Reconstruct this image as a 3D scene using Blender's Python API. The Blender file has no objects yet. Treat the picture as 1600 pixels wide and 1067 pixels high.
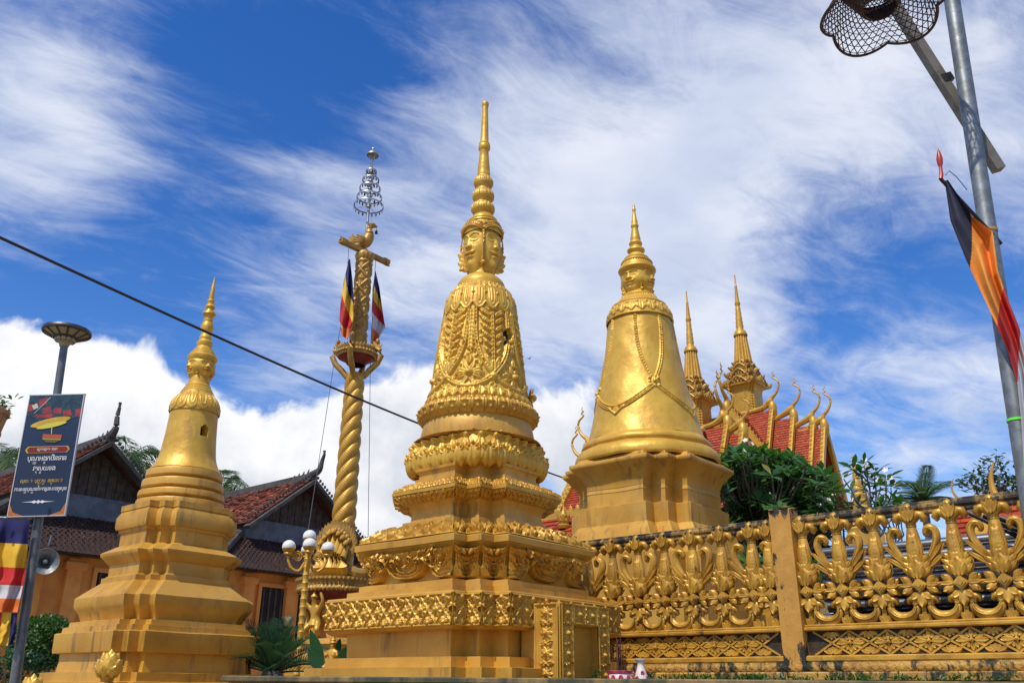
import bpy, math, random
import numpy as np
from math import sin, cos, pi, radians, sqrt, atan2
random.seed(7); RNG = np.random.default_rng(7)
SC = bpy.context.scene
COL = SC.collection

# ------------------------------------------------------------------ camera
F = 1350.0; CX, CY = 800.0, 533.5; EYE = 1.6
TH = radians(21.8); ROLL = radians(0.45)
_fw = np.array([0, cos(TH), sin(TH)]); _u0 = np.array([0, -sin(TH), cos(TH)]); _r0 = np.array([1., 0, 0])
_rt = _r0*cos(ROLL) + _u0*sin(ROLL); _up = _u0*cos(ROLL) - _r0*sin(ROLL)
cd = bpy.data.cameras.new('camera'); cam = bpy.data.objects.new('camera', cd); COL.objects.link(cam)
cd.sensor_width = 36; cd.lens = 36*F/1600; cd.clip_start = .05; cd.clip_end = 6000
from mathutils import Matrix, Vector
cam.matrix_world = Matrix(((_rt[0], _up[0], -_fw[0], 0), (_rt[1], _up[1], -_fw[1], 0), (_rt[2], _up[2], -_fw[2], EYE), (0, 0, 0, 1)))
SC.camera = cam
def proj(p):
    d = np.asarray(p, float) - [0, 0, EYE]; z = d@_fw
    return CX + F*(d@_rt)/z, CY - F*(d@_up)/z, z
def at(px, py, Y):
    """a point of the place, at depth Y, seen at photo pixel px, py"""
    d = _fw + _rt*(px-CX)/F + _up*(CY-py)/F
    return np.array([0, 0, EYE]) + d*(Y/d[1])

# ------------------------------------------------------------------ sun, sky, exposure
SUN_EL = radians(56); SUN_H = np.array([-.56, -.83]); SUN_H /= np.linalg.norm(SUN_H)
sd = bpy.data.lights.new('sun', 'SUN'); sun = bpy.data.objects.new('sun', sd); COL.objects.link(sun)
sd.energy = 3.5; sd.angle = radians(.6); sd.color = (1, .93, .82)
sun.rotation_euler = Vector((-SUN_H[0]*cos(SUN_EL), -SUN_H[1]*cos(SUN_EL), -sin(SUN_EL))).to_track_quat('-Z', 'Y').to_euler()
SC.view_settings.view_transform = 'Standard'; SC.view_settings.look = 'None'
SC.view_settings.exposure = 0.17; SC.view_settings.gamma = 1

def nd(nt, typ, **kw):
    n = nt.nodes.new(typ)
    for k, v in kw.items():
        if k.startswith('i_'):
            key = k[2:]; n.inputs[int(key) if key.isdigit() else key].default_value = v
        else: setattr(n, k, v)
    return n
def math_(nt, op, a, b=None, c=None, clamp=False):
    n = nt.nodes.new('ShaderNodeMath'); n.operation = op; n.use_clamp = clamp
    for i, v in enumerate((a, b, c)):
        if v is None: continue
        if isinstance(v, (int, float)): n.inputs[i].default_value = v
        else: nt.links.new(v, n.inputs[i])
    return n.outputs[0]
def mixc(nt, fac, a, b):
    n = nt.nodes.new('ShaderNodeMix'); n.data_type = 'RGBA'
    for s, v in ((0, fac), (6, a), (7, b)):
        if isinstance(v, (int, float)): n.inputs[s].default_value = v
        elif isinstance(v, tuple): n.inputs[s].default_value = v if len(v) == 4 else v+(1,)
        else: nt.links.new(v, n.inputs[s])
    return n.outputs[2]
def sstep(nt, v, lo, hi):
    n = nt.nodes.new('ShaderNodeMapRange'); n.interpolation_type = 'SMOOTHSTEP'
    n.inputs[1].default_value = lo; n.inputs[2].default_value = hi
    nt.links.new(v, n.inputs[0]); return n.outputs[0]

def make_world():
    w = bpy.data.worlds.new('World'); SC.world = w; w.use_nodes = True
    nt = w.node_tree; nt.nodes.clear(); L = nt.links
    out = nd(nt, 'ShaderNodeOutputWorld'); bg = nd(nt, 'ShaderNodeBackground'); bg.inputs[1].default_value = .13
    sky = nd(nt, 'ShaderNodeTexSky'); sky.sky_type = 'NISHITA'; sky.sun_disc = False
    sky.sun_elevation = SUN_EL; sky.sun_rotation = atan2(SUN_H[0], SUN_H[1]); sky.air_density = 1.0; sky.dust_density = .3; sky.ozone_density = 2.5
    tc = nd(nt, 'ShaderNodeTexCoord'); D = tc.outputs['Generated']
    hs = nd(nt, 'ShaderNodeHueSaturation'); hs.inputs['Hue'].default_value = .514; hs.inputs['Saturation'].default_value = SKY_SAT; hs.inputs['Value'].default_value = SKY_VAL
    L.new(sky.outputs[0], hs.inputs['Color'])
    sep = nd(nt, 'ShaderNodeSeparateXYZ'); L.new(D, sep.inputs[0])
    zz = math_(nt, 'MAXIMUM', math_(nt, 'ADD', sep.outputs[2], .12), .02)
    cmb = nd(nt, 'ShaderNodeCombineXYZ')
    L.new(math_(nt, 'DIVIDE', sep.outputs[0], zz), cmb.inputs[0]); L.new(math_(nt, 'DIVIDE', sep.outputs[1], zz), cmb.inputs[1])
    def field(blobs):
        acc = None
        for (px, py, rad, wt) in blobs:
            d = at(px, py, 1.0) - [0, 0, EYE]; d /= np.linalg.norm(d)
            k = 1.0/(1-cos(rad/1500.0))
            dp = nd(nt, 'ShaderNodeVectorMath', operation='DOT_PRODUCT'); L.new(D, dp.inputs[0]); dp.inputs[1].default_value = tuple(d)
            e = math_(nt, 'EXPONENT', math_(nt, 'MULTIPLY_ADD', dp.outputs['Value'], k, -k))
            acc = math_(nt, 'MULTIPLY', e, wt) if acc is None else math_(nt, 'MULTIPLY_ADD', e, wt, acc)
        return acc
    # high wispy cloud, drawn out in streaks
    mp = nd(nt, 'ShaderNodeMapping'); L.new(cmb.outputs[0], mp.inputs[0]); mp.vector_type = 'TEXTURE'; mp.inputs['Rotation'].default_value = (0, 0, radians(31)); mp.inputs['Scale'].default_value = (1/1.15, 1/1.6, 1)
    n1 = nd(nt, 'ShaderNodeTexNoise', i_Scale=1.35, i_Detail=12.0, i_Roughness=.60, i_Distortion=.55); L.new(mp.outputs[0], n1.inputs[0])
    mp2 = nd(nt, 'ShaderNodeMapping'); L.new(cmb.outputs[0], mp2.inputs[0]); mp2.vector_type = 'TEXTURE'; mp2.inputs['Rotation'].default_value = (0, 0, radians(34)); mp2.inputs['Scale'].default_value = (1/2.2, 1/4.4, 1); mp2.inputs['Location'].default_value = (3.1, 1.7, 0)
    n2 = nd(nt, 'ShaderNodeTexNoise', i_Scale=2.0, i_Detail=12.0, i_Roughness=.66, i_Distortion=.8); L.new(mp2.outputs[0], n2.inputs[0])
    bias = field(CIRRUS)
    v = math_(nt, 'ADD', math_(nt, 'MULTIPLY', n1.outputs[0], .88), math_(nt, 'MULTIPLY', n2.outputs[0], .52))
    v = math_(nt, 'ADD', v, bias)
    m1 = math_(nt, 'MULTIPLY', sstep(nt, v, .575, 1.09), .93)
    n3 = nd(nt, 'ShaderNodeTexNoise', i_Scale=2.4, i_Detail=6.0); L.new(cmb.outputs[0], n3.inputs[0])
    ccol = mixc(nt, sstep(nt, n3.outputs[0], .35, .65), (4.3, 4.8, 6.0), (5.9, 6.15, 6.8))
    c1 = mixc(nt, m1, hs.outputs[0], ccol)
    # low heaped cloud towards the horizon
    nb = nd(nt, 'ShaderNodeTexNoise', i_Scale=9.0, i_Detail=9.0, i_Roughness=.55, i_Distortion=.35); L.new(D, nb.inputs[0])
    cb = math_(nt, 'ADD', field(CUMULUS), math_(nt, 'MULTIPLY_ADD', nb.outputs[0], 1.7, -.85))
    m2 = sstep(nt, cb, .40, .62)
    nb2 = nd(nt, 'ShaderNodeTexNoise', i_Scale=8.0, i_Detail=9.0, i_Roughness=.58); L.new(D, nb2.inputs[0])
    lit = sstep(nt, math_(nt, 'ADD', math_(nt, 'MULTIPLY', nb2.outputs[0], .9), math_(nt, 'MULTIPLY', sep.outputs[2], 1.2)), .55, .95)
    c2 = mixc(nt, m2, c1, mixc(nt, lit, (4.3, 4.6, 5.2), (7.2, 7.2, 7.3)))
    L.new(c2, bg.inputs[0]); L.new(bg.outputs[0], out.inputs[0])
SKY_SAT, SKY_VAL = 1.36, 1.12
CIRRUS = [(80,130,150,.22),(40,270,140,.14),(1080,110,260,.24),(930,330,230,.20),(1380,150,230,.26),(620,330,220,.16),(1480,600,220,.20),(760,150,150,.10),(1150,500,200,.12),(1000,560,240,.16),(1560,150,150,.12),(480,500,160,.10),
          (360,90,180,-.17),(300,300,150,-.04),(1400,400,170,-.30),(560,150,110,-.08),(180,460,170,-.12),(640,40,140,-.06),(30,430,130,-.08),(1330,640,120,-.10),(1270,330,90,-.06),(1560,480,110,-.06)]
CUMULUS = [(110,640,130,1.0),(-30,620,110,.9),(250,690,110,.9),(20,760,160,.9),(330,720,90,.8),(620,680,120,.95),(540,760,120,.8),(480,690,60,.6),(860,690,120,.7),(680,600,60,.5),(400,800,120,.7)]
make_world()

# ------------------------------------------------------------------ materials
MATS = {}
def mat(name, c1, c2=None, rough=.5, metal=0., scale=8., bump=.15, bscale=None, detail=5., stain=None, zstain=None, spec=.5, tint=False, coat=0., lo=.38, hi=.62, streak=None, wave=0., world=False):
    m = bpy.data.materials.new(name); m.use_nodes = True; nt = m.node_tree; L = nt.links
    b = nt.nodes['Principled BSDF']; tc = nd(nt, 'ShaderNodeTexCoord'); O = nd(nt, 'ShaderNodeNewGeometry').outputs['Position'] if world else tc.outputs['Object']
    n = nd(nt, 'ShaderNodeTexNoise', i_Scale=scale, i_Detail=detail, i_Roughness=.6); L.new(O, n.inputs[0])
    col = mixc(nt, sstep(nt, n.outputs[0], lo, hi), c1, c2 or c1)
    if tint:
        a = nd(nt, 'ShaderNodeAttribute', attribute_name='tint')
        rmp = nd(nt, 'ShaderNodeValToRGB'); L.new(a.outputs['Fac'], rmp.inputs[0])
        els = rmp.color_ramp.elements
        while len(els) < len(tint): els.new(.5)
        for e, (p, c) in zip(els, tint): e.position = p; e.color = c+(1,)
        col = mixc(nt, sstep(nt, n.outputs[0], lo, hi), rmp.outputs[0], mixc(nt, .55, rmp.outputs[0], c2 or c1))
    rsock = math_(nt, 'MULTIPLY_ADD', n.outputs[0], .25, rough-.125)
    if stain:
        sc_, amt, scol = stain[:3]; thin = stain[3] if len(stain) > 3 else .08
        mp = nd(nt, 'ShaderNodeMapping'); L.new(O, mp.inputs[0]); mp.inputs['Scale'].default_value = (1, 1, .35)
        s = nd(nt, 'ShaderNodeTexNoise', i_Scale=sc_, i_Detail=8., i_Roughness=.7); L.new(mp.outputs[0], s.inputs[0])
        sv = s.outputs[0]
        if zstain:      # dirt that has settled in a band of heights (a worn rim, a splashed foot)
            sp = nd(nt, 'ShaderNodeSeparateXYZ'); L.new(O, sp.inputs[0])
            for (z0, z1, w) in zstain: sv = math_(nt, 'MULTIPLY_ADD', sstep(nt, sp.outputs[2], z0, z1), w, sv)
        col = mixc(nt, sstep(nt, sv, 1-amt-thin, 1-amt+thin), col, scol)
        metal_s = math_(nt, 'MULTIPLY', math_(nt, 'SUBTRACT', 1., sstep(nt, sv, 1-amt-thin, 1-amt+thin)), metal)
        L.new(metal_s, b.inputs['Metallic'])
    else: b.inputs['Metallic'].default_value = metal
    if streak:          # rain streaks and mould run down the faces
        mp = nd(nt, 'ShaderNodeMapping'); L.new(O, mp.inputs[0]); mp.inputs['Scale'].default_value = (1, 1, .10)
        s = nd(nt, 'ShaderNodeTexNoise', i_Scale=13., i_Detail=7., i_Roughness=.62); L.new(mp.outputs[0], s.inputs[0])
        s2 = nd(nt, 'ShaderNodeTexNoise', i_Scale=1.7, i_Detail=4.); L.new(O, s2.inputs[0])
        k = math_(nt, 'MULTIPLY', sstep(nt, s.outputs[0], .49, .68), sstep(nt, s2.outputs[0], .42, .60)); col = mixc(nt, math_(nt, 'MULTIPLY', k, .75), col, streak[1])
        s3 = nd(nt, 'ShaderNodeTexNoise', i_Scale=24., i_Detail=9., i_Roughness=.75); L.new(O, s3.inputs[0]); col = mixc(nt, math_(nt, 'MULTIPLY', sstep(nt, s3.outputs[0], .635, .70), .75), col, (.06, .045, .02))
        s4 = nd(nt, 'ShaderNodeTexNoise', i_Scale=.9, i_Detail=3.); L.new(O, s4.inputs[0]); col = mixc(nt, math_(nt, 'MULTIPLY', sstep(nt, s4.outputs[0], .48, .62), .4), col, (.64, .40, .10))
    L.new(col, b.inputs['Base Color']); L.new(rsock, b.inputs['Roughness'])
    b.inputs['Specular IOR Level'].default_value = spec
    if coat: b.inputs['Coat Weight'].default_value = coat; b.inputs['Coat Roughness'].default_value = .25
    if bump:
        bn = nd(nt, 'ShaderNodeTexNoise', i_Scale=bscale or scale*5, i_Detail=6., i_Roughness=.65); L.new(O, bn.inputs[0])
        bp = nd(nt, 'ShaderNodeBump'); bp.inputs['Strength'].default_value = bump; bp.inputs['Distance'].default_value = .02
        L.new(bn.outputs[0], bp.inputs['Height']); L.new(bp.outputs[0], b.inputs['Normal'])
        if wave:
            wn = nd(nt, 'ShaderNodeTexNoise', i_Scale=4.5, i_Detail=3.); L.new(O, wn.inputs[0]); wp = nd(nt, 'ShaderNodeBump'); wp.inputs['Strength'].default_value = wave; wp.inputs['Distance'].default_value = .06
            L.new(wn.outputs[0], wp.inputs['Height']); L.new(wp.outputs[0], bp.inputs['Normal'])
    MATS[name] = m; return m
GOLD   = mat('gold_paint', (.58,.325,.042), (.48,.245,.029), .46, .28, 5, .12, 30)
GOLDB  = mat('bright_gold_paint', (.69,.42,.054), (.58,.32,.036), .45, .27, 3.5, .12, 14, stain=(4,.37,(.40,.22,.045),.10), wave=.26)
OCHRE  = mat('ochre_paint', (.61,.328,.043), (.50,.248,.030), .48, .20, 2.2, .14, 22, stain=(3.4,.325,(.20,.115,.035),.10), streak=(.30,(.15,.085,.03)))
OLDG   = mat('aged_gold_paint', (.46,.26,.05), (.33,.18,.033), .5, .3, 7, .15, 40, stain=(9,.36,(.035,.028,.015),.07))
RAILG  = mat('railing_gold', (.60,.335,.045), (.42,.215,.027), .42, .30, 7, .12, 45, stain=(10,.36,(.04,.030,.014),.07), world=True)
RAILT  = mat('weathered_rail', (.36,.22,.05), (.2,.12,.03), .6, .2, 9, .3, 45, stain=(7,.52,(.012,.011,.008),.06))
RAILF  = mat('mossy_kerb', (.5,.29,.06), (.38,.2,.04), .65, .12, 8, .3, 40, stain=(9,.47,(.014,.016,.009),.05))
POSTM  = mat('stained_post', (.56,.29,.05), (.46,.23,.04), .6, .12, 5, .2, 30, stain=(9,.385,(.02,.018,.012),.03), zstain=[(2.78,2.96,.16),(2.0,1.86,.12)])
PIGM   = mat('dark_lattice_ground', (.016,.012,.006), (.05,.03,.01), .7, 0, 14, .2)
ORANGE = mat('orange_limewash', (.74,.31,.062), (.62,.235,.045), .85, 0, 1.3, .1, 14, stain=(1.5,.30,(.52,.33,.18),.05))
WOOD   = mat('old_boards', (.045,.033,.024), (.085,.066,.05), .8, 0, 6, .2, 30)
BARGE  = mat('grey_timber', (.05,.045,.04), (.09,.08,.07), .8, 0, 6, .2)
BLUEB  = mat('blue_grey_boards', (.13,.16,.19), (.09,.11,.135), .7, 0, 4, .15)
TILE   = mat('clay_tile', (.15,.035,.018), (.055,.022,.016), .8, 0, 2.2, .3, 30, tint=[(0,(.05,.022,.014)),(.45,(.25,.068,.032)),(1,(.46,.145,.066))])
TILED  = mat('dark_clay_tile', (.06,.02,.012), (.022,.012,.01), .85, 0, 2.6, .3, 30, tint=[(0,(.028,.014,.010)),(.5,(.10,.036,.020)),(1,(.36,.115,.055))])
TILER  = mat('red_glazed_tile', (.44,.065,.016), (.34,.045,.011), .5, 0, 3, .1, tint=[(0,(.26,.030,.010)),(1,(.46,.078,.018))])
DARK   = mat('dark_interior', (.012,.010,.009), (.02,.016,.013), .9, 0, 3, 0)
REDP   = mat('dark_red_paint', (.2,.02,.015), (.14,.015,.012), .6, 0, 4, .1)
STEEL  = mat('galvanised_steel', (.24,.26,.26), (.16,.175,.175), .5, .6, 14, .06)
STAINL = mat('stainless_pipe', (.36,.37,.38), (.24,.25,.26), .30, .95, 9, .03)
DIRON  = mat('dark_iron', (.05,.05,.055), (.09,.09,.09), .45, .7, 12, .05)
SILVER = mat('tarnished_silver', (.45,.45,.44), (.3,.3,.3), .4, .8, 10, .05)
GREYP  = mat('grey_pole_paint', (.15,.17,.17), (.11,.12,.125), .45, .3, 6, .05)
RUBBER = mat('black_cable', (.012,.012,.013), None, .5, 0, 5, 0)
WHITEG = mat('opal_glass', (.82,.81,.76), (.75,.74,.68), .25, 0, 3, 0)
WOVEN  = mat('bamboo_weave', (.085,.042,.018), (.045,.022,.010), .6, 0, 18, .15)
BAMBOO = mat('bamboo_slats', (.42,.24,.09), (.30,.15,.055), .6, 0, 6, .15)
PORC   = mat('porcelain', (.72,.68,.64), (.66,.60,.56), .18, 0, 6, 0, coat=.4)
ROSE   = mat('rose_glaze', (.42,.03,.07), (.55,.09,.14), .2, 0, 30, 0, coat=.4)
STICK  = mat('incense_stick', (.10,.035,.025), None, .8, 0, 9, 0)
CONC   = mat('mossy_concrete', (.20,.17,.12), (.10,.10,.06), .9, 0, 4, .3, 30, stain=(3,.42,(.05,.055,.03),.1))
EARTH  = mat('sandy_ground', (.33,.27,.2), (.25,.2,.15), .95, 0, .5, .2, 6)
def leafmat(name, a, b, rough=.42, scale=2.5):
    m = mat(name, a, b, rough, 0, scale, 0, tint=[(0, tuple(x*.62 for x in a)), (.5, a), (.955, b), (1, (b[0]*3.2, b[1]*1.25, b[2]))])
    nt = m.node_tree; p = nt.nodes['Principled BSDF']; p.inputs['Subsurface Weight'].default_value = 0
    try: p.inputs['Transmission Weight'].default_value = 0
    except Exception: pass
    o = nt.nodes['Material Output']; t = nd(nt, 'ShaderNodeBsdfTranslucent'); t.inputs[0].default_value = (a[0]*1.6, a[1]*1.7, a[2]*.8, 1)
    ms = nd(nt, 'ShaderNodeMixShader'); ms.inputs[0].default_value = .34
    nt.links.new(p.outputs[0], ms.inputs[1]); nt.links.new(t.outputs[0], ms.inputs[2]); nt.links.new(ms.outputs[0], o.inputs[0]); return m
LEAFA = leafmat('frangipani_leaf', (.035,.11,.024), (.075,.18,.036), .36)
LEAFB = leafmat('palm_leaf', (.045,.10,.03), (.09,.15,.04), .45)
LEAFC = leafmat('clipped_leaf', (.035,.10,.018), (.08,.18,.03), .45)
LEAFD = leafmat('cycad_leaf', (.025,.075,.04), (.045,.12,.058), .42)
LEAFE = leafmat('broad_leaf', (.018,.085,.022), (.035,.13,.03), .35)
LEAFF = leafmat('dark_leaf', (.03,.065,.022), (.06,.11,.03), .5)
PETALW = mat('white_blossom', (.8,.78,.7), (.78,.7,.5), .6, 0, 5, 0)
BARK  = mat('bark', (.11,.09,.07), (.17,.15,.12), .85, 0, 9, .3)
def cloth(name, c): return mat(name, c, tuple(x*.82 for x in c), .8, 0, 3, .08, 60)
C_BLUE = cloth('navy_cloth', (.012,.013,.10)); C_YEL = cloth('yellow_cloth', (.80,.48,.03)); C_RED = cloth('red_cloth', (.58,.025,.022))
C_WHT = cloth('white_cloth', (.62,.60,.62)); C_ORG = cloth('orange_cloth', (.72,.17,.03)); C_NAVY = cloth('faded_navy_cloth', (.02,.02,.045)); C_AMB = cloth('amber_cloth', (.85,.30,.035))

# ------------------------------------------------------------------ mesh tools
class MB:
    def __init__(s): s.v = []; s.f = []; s.n = 0; s.mi = []; s.tint = []
    def add(s, v, f, mi=0, tint=None):
        v = np.asarray(v, float).reshape(-1, 3); s.v.append(v)
        groups = f if isinstance(f, list) and len(f) and isinstance(f[0], np.ndarray) and f[0].ndim == 2 else None
        if groups is None:
            by = {}
            for q in f: by.setdefault(len(q), []).append(q)
            groups = [np.asarray(x, np.int64) for x in by.values()]
        for g in groups:
            s.f.append(g + s.n); s.mi.append(np.full(len(g), mi)); s.tint.append(np.full(len(g), .5) if tint is None else np.broadcast_to(tint, (len(g),)).astype(float))
        s.n += len(v); return s
    def merge(s, o, M=None, mi=None):
        v = np.concatenate(o.v)
        if M is not None: M = np.asarray(M); v = v@M[:3, :3].T + M[:3, 3]
        s.v.append(v)
        for g, a, t in zip(o.f, o.mi, o.tint): s.f.append(g + s.n); s.mi.append(a if mi is None else np.full(len(a), mi)); s.tint.append(t)
        s.n += len(v); return s
    def mesh(s, name, mats, ang=35):
        me = bpy.data.meshes.new(name); V = np.concatenate(s.v) if s.v else np.zeros((0, 3))
        lt = np.concatenate([np.full(len(g), g.shape[1]) for g in s.f]); lv = np.concatenate([g.ravel() for g in s.f])
        me.vertices.add(len(V)); me.vertices.foreach_set('co', V.astype(np.float32).ravel())
        me.loops.add(len(lv)); me.loops.foreach_set('vertex_index', lv.astype(np.int32))
        me.polygons.add(len(lt)); me.polygons.foreach_set('loop_start', np.concatenate([[0], np.cumsum(lt)[:-1]]).astype(np.int32))
        me.polygons.foreach_set('material_index', np.concatenate(s.mi).astype(np.int32))
        me.update(calc_edges=True)
        a = me.attributes.new('tint', 'FLOAT', 'FACE'); a.data.foreach_set('value', np.concatenate(s.tint).astype(np.float32))
        me.polygons.foreach_set('use_smooth', np.ones(len(lt), bool) if ang else np.zeros(len(lt), bool))
        if ang and ang < 180: me.set_sharp_from_angle(angle=radians(ang))
        for m in (mats if isinstance(mats, (list, tuple)) else [mats]): me.materials.append(m)
        return me
    def build(s, name, mats, parent=None, ang=35, label=None):
        o = bpy.data.objects.new(name, s.mesh(name, mats, ang)); COL.objects.link(o)
        if parent is not None: o.parent = parent
        if label: o['label'] = label
        return o
def thing(name, label, cat, loc=(0, 0, 0), rz=0, group=None):
    o = bpy.data.objects.new(name, None); COL.objects.link(o); o.location = tuple(float(x) for x in loc); o.rotation_euler = (0, 0, rz); o.empty_display_size = .2
    o['label'] = label; o['category'] = cat
    if group: o['group'] = group
    return o
def tag(o, label, cat, group=None, kind=None, loc=None, rz=None):
    if label: o['label'] = label; o['category'] = cat
    if group: o['group'] = group
    if kind: o['kind'] = kind
    if loc is not None: o.location = tuple(float(x) for x in loc)
    if rz is not None: o.rotation_euler = (0, 0, rz)
    return o
def kids(o): return list(o.children)
def dup(o, parent=None, loc=None, rz=None, label=None):
    c = o.copy(); COL.objects.link(c)
    if parent is not None: c.parent = parent
    if loc is not None: c.location = tuple(float(x) for x in loc)
    if rz is not None: c.rotation_euler = (0, 0, rz)
    if label: c['label'] = label
    for k in kids(o): dup(k, c)
    return c
def gridf(nx, ny, wrapx=False):
    cols = nx if wrapx else nx-1
    i = np.arange(cols); j = np.arange(ny-1); I, J = np.meshgrid(i, j); I2 = (I+1) % nx
    return np.stack([J*nx+I, J*nx+I2, (J+1)*nx+I2, (J+1)*nx+I], -1).reshape(-1, 4)
def wob(p, s=3., a=.003):
    p = np.asarray(p); x, y, z = (p*s).T
    return a*np.stack([np.sin(y*2.1+1.3)+np.sin(z*3.3+x*1.7+.4)*.7, np.sin(x*1.9+2.2)+np.sin(z*2.7+y*2.3+1.1)*.7, (np.sin(x*2.6+y*2.2+.6)+np.sin(y*4.1-x*3.3))*.6], -1)
def resample(prof, step):
    out = [prof[0]]
    for a, b in zip(prof, prof[1:]):
        n = max(1, int(math.ceil(math.dist(a, b)/step)))
        out += [tuple(np.array(a)+(np.array(b)-np.array(a))*k/n) for k in range(1, n+1)]
    return out
def smooth_prof(prof, n=6):
    """Catmull-Rom through the profile points"""
    P = [np.array(p, float) for p in prof]; P = [2*P[0]-P[1]] + P + [2*P[-1]-P[-2]]; out = []
    for i in range(1, len(P)-2):
        for k in range(n):
            t = k/n; a, b, c, d = P[i-1:i+3]
            out.append(tuple(.5*((2*b)+(-a+c)*t+(2*a-5*b+4*c-d)*t*t+(-a+3*b-3*c+d)*t**3)))
    out.append(tuple(P[-2])); return out
def lathe(mb, prof, seg=48, c=(0, 0), mi=0, sy=1., wobble=0, flute=0, nfl=0):
    """prof: (r, z) from bottom to top or top to bottom"""
    th = np.arange(seg)*2*pi/seg; r = np.array([p[0] for p in prof]); z = np.array([p[1] for p in prof])
    R = r[:, None]*(1+(flute*np.abs(np.cos(th*nfl/2))[None, :] if flute else 0))
    v = np.stack([R*np.cos(th)+c[0], R*np.sin(th)*sy+c[1], np.repeat(z[:, None], seg, 1)], -1).reshape(-1, 3)
    if wobble: v = v + wob(v, 4, wobble)
    mb.add(v, [gridf(seg, len(prof), True)], mi); return mb
def tube(mb, pts, rad, seg=8, mi=0, cap=True, flat=None):
    P = np.asarray(pts, float); n = len(P); R = np.broadcast_to(np.asarray(rad, float), (n,))
    T = np.gradient(P, axis=0); T /= np.linalg.norm(T, axis=1)[:, None]+1e-9
    ref = np.array([0, 0, 1.]) if flat is None else np.asarray(flat[0], float)
    if flat is None and abs(T[:, 2]).mean() > .8: ref = np.array([0, 1., .01])
    A = np.cross(T, ref); A /= np.linalg.norm(A, axis=1)[:, None]+1e-9; B = np.cross(A, T)
    th = np.arange(seg)*2*pi/seg; k = 1. if flat is None else flat[1]
    v = P[:, None]+R[:, None, None]*(A[:, None]*np.cos(th)[None, :, None]+B[:, None]*k*np.sin(th)[None, :, None])
    mb.add(v.reshape(-1, 3), [gridf(seg, n, True)] + ([np.arange(seg)[None, ::-1], (np.arange(seg)+(n-1)*seg)[None]] if cap else []), mi); return mb
def box(mb, c, s, mi=0, rz=0, bev=0., tint=None):
    x, y, z = np.array(s)/2.
    if bev:
        b = min(bev, x*.9, y*.9, z*.9); pr = [(x-b, y-b, -z), (x, y, -z+b), (x, y, z-b), (x-b, y-b, z)]; V = []
        for (a, d, h) in pr: V += [(a, -d, h), (a, d, h), (-a, d, h), (-a, -d, h)]
        f = [(3, 2, 1, 0)] + [(4*k+i, 4*k+(i+1) % 4, 4*k+4+(i+1) % 4, 4*k+4+i) for k in range(3) for i in range(4)] + [(12, 13, 14, 15)]
    else:
        V = [(-x, -y, -z), (x, -y, -z), (x, y, -z), (-x, y, -z), (-x, -y, z), (x, -y, z), (x, y, z), (-x, y, z)]
        f = [(3, 2, 1, 0), (4, 5, 6, 7), (0, 1, 5, 4), (1, 2, 6, 5), (2, 3, 7, 6), (3, 0, 4, 7)]
    V = np.array(V); R = np.array([[cos(rz), -sin(rz), 0], [sin(rz), cos(rz), 0], [0, 0, 1]])
    mb.add(V@R.T+np.array(c), f, mi, tint); return mb
def ell(mb, c, r, seg=12, rings=8, M=None, mi=0):
    ph = np.linspace(-pi/2, pi/2, rings+1); th = np.arange(seg)*2*pi/seg
    v = np.stack([np.cos(ph)[:, None]*np.cos(th)*r[0], np.cos(ph)[:, None]*np.sin(th)*r[1], np.repeat(np.sin(ph)[:, None]*r[2], seg, 1)], -1).reshape(-1, 3)
    if M is not None: v = v@np.asarray(M).T
    mb.add(v+np.array(c), [gridf(seg, rings+1, True)], mi); return mb
def bar(mb, a, b, w, h, mi=0, up=(0, 0, 1)):
    a = np.array(a, float); b = np.array(b, float); t = (b-a)/np.linalg.norm(b-a); s = np.cross(t, up); s /= np.linalg.norm(s); u = np.cross(s, t)
    V = [p+s*sx*w/2+u*sy*h/2 for p in (a, b) for sx, sy in ((-1, -1), (1, -1), (1, 1), (-1, 1))]
    mb.add(V, [(0, 1, 2, 3), (7, 6, 5, 4), (0, 4, 5, 1), (1, 5, 6, 2), (2, 6, 7, 3), (3, 7, 4, 0)], mi); return mb
def leaf(mb, base, tip, nrm, wid, thick=.01, bend=0., n=8, m=5, mi=0, vein=.35, pw=.8, back=True, fat=.45):
    """a solid pointed leaf from base to tip, its face towards nrm, its tip bent along nrm"""
    a = np.array(base, float); b = np.array(tip, float); t = b-a; Ln = np.linalg.norm(t); t /= Ln
    nn = np.array(nrm, float); nn -= t*(nn@t); nn /= np.linalg.norm(nn)+1e-9; s = np.cross(t, nn)
    u = np.linspace(0, 1, n); q = np.linspace(-1, 1, m)
    e = math.log(.5)/math.log(fat); w = wid/2*np.maximum(np.sin(pi*np.clip(u, 0, 1)**e), 0)**pw; w[0] = max(w[0], wid*.12)
    c = a+t*(u*Ln)[:, None]+nn*(bend*u**2)[:, None]
    h = thick*(1-q**2)[None, :]*(1-.3*u[:, None])-vein*thick*np.exp(-(q/.22)**2)[None, :]
    v = c[:, None]+s*(w[:, None]*q)[..., None]+nn*h[..., None]
    mb.add(v.reshape(-1, 3), [gridf(m, n)], mi)
    if back:
        v2 = c[:, None]+s*(w[:, None]*q)[..., None]-nn*(thick*.35*(1-q**2))[None, :, None]
        mb.add(v2.reshape(-1, 3), [gridf(m, n)[:, ::-1]], mi)
    return mb

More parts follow.
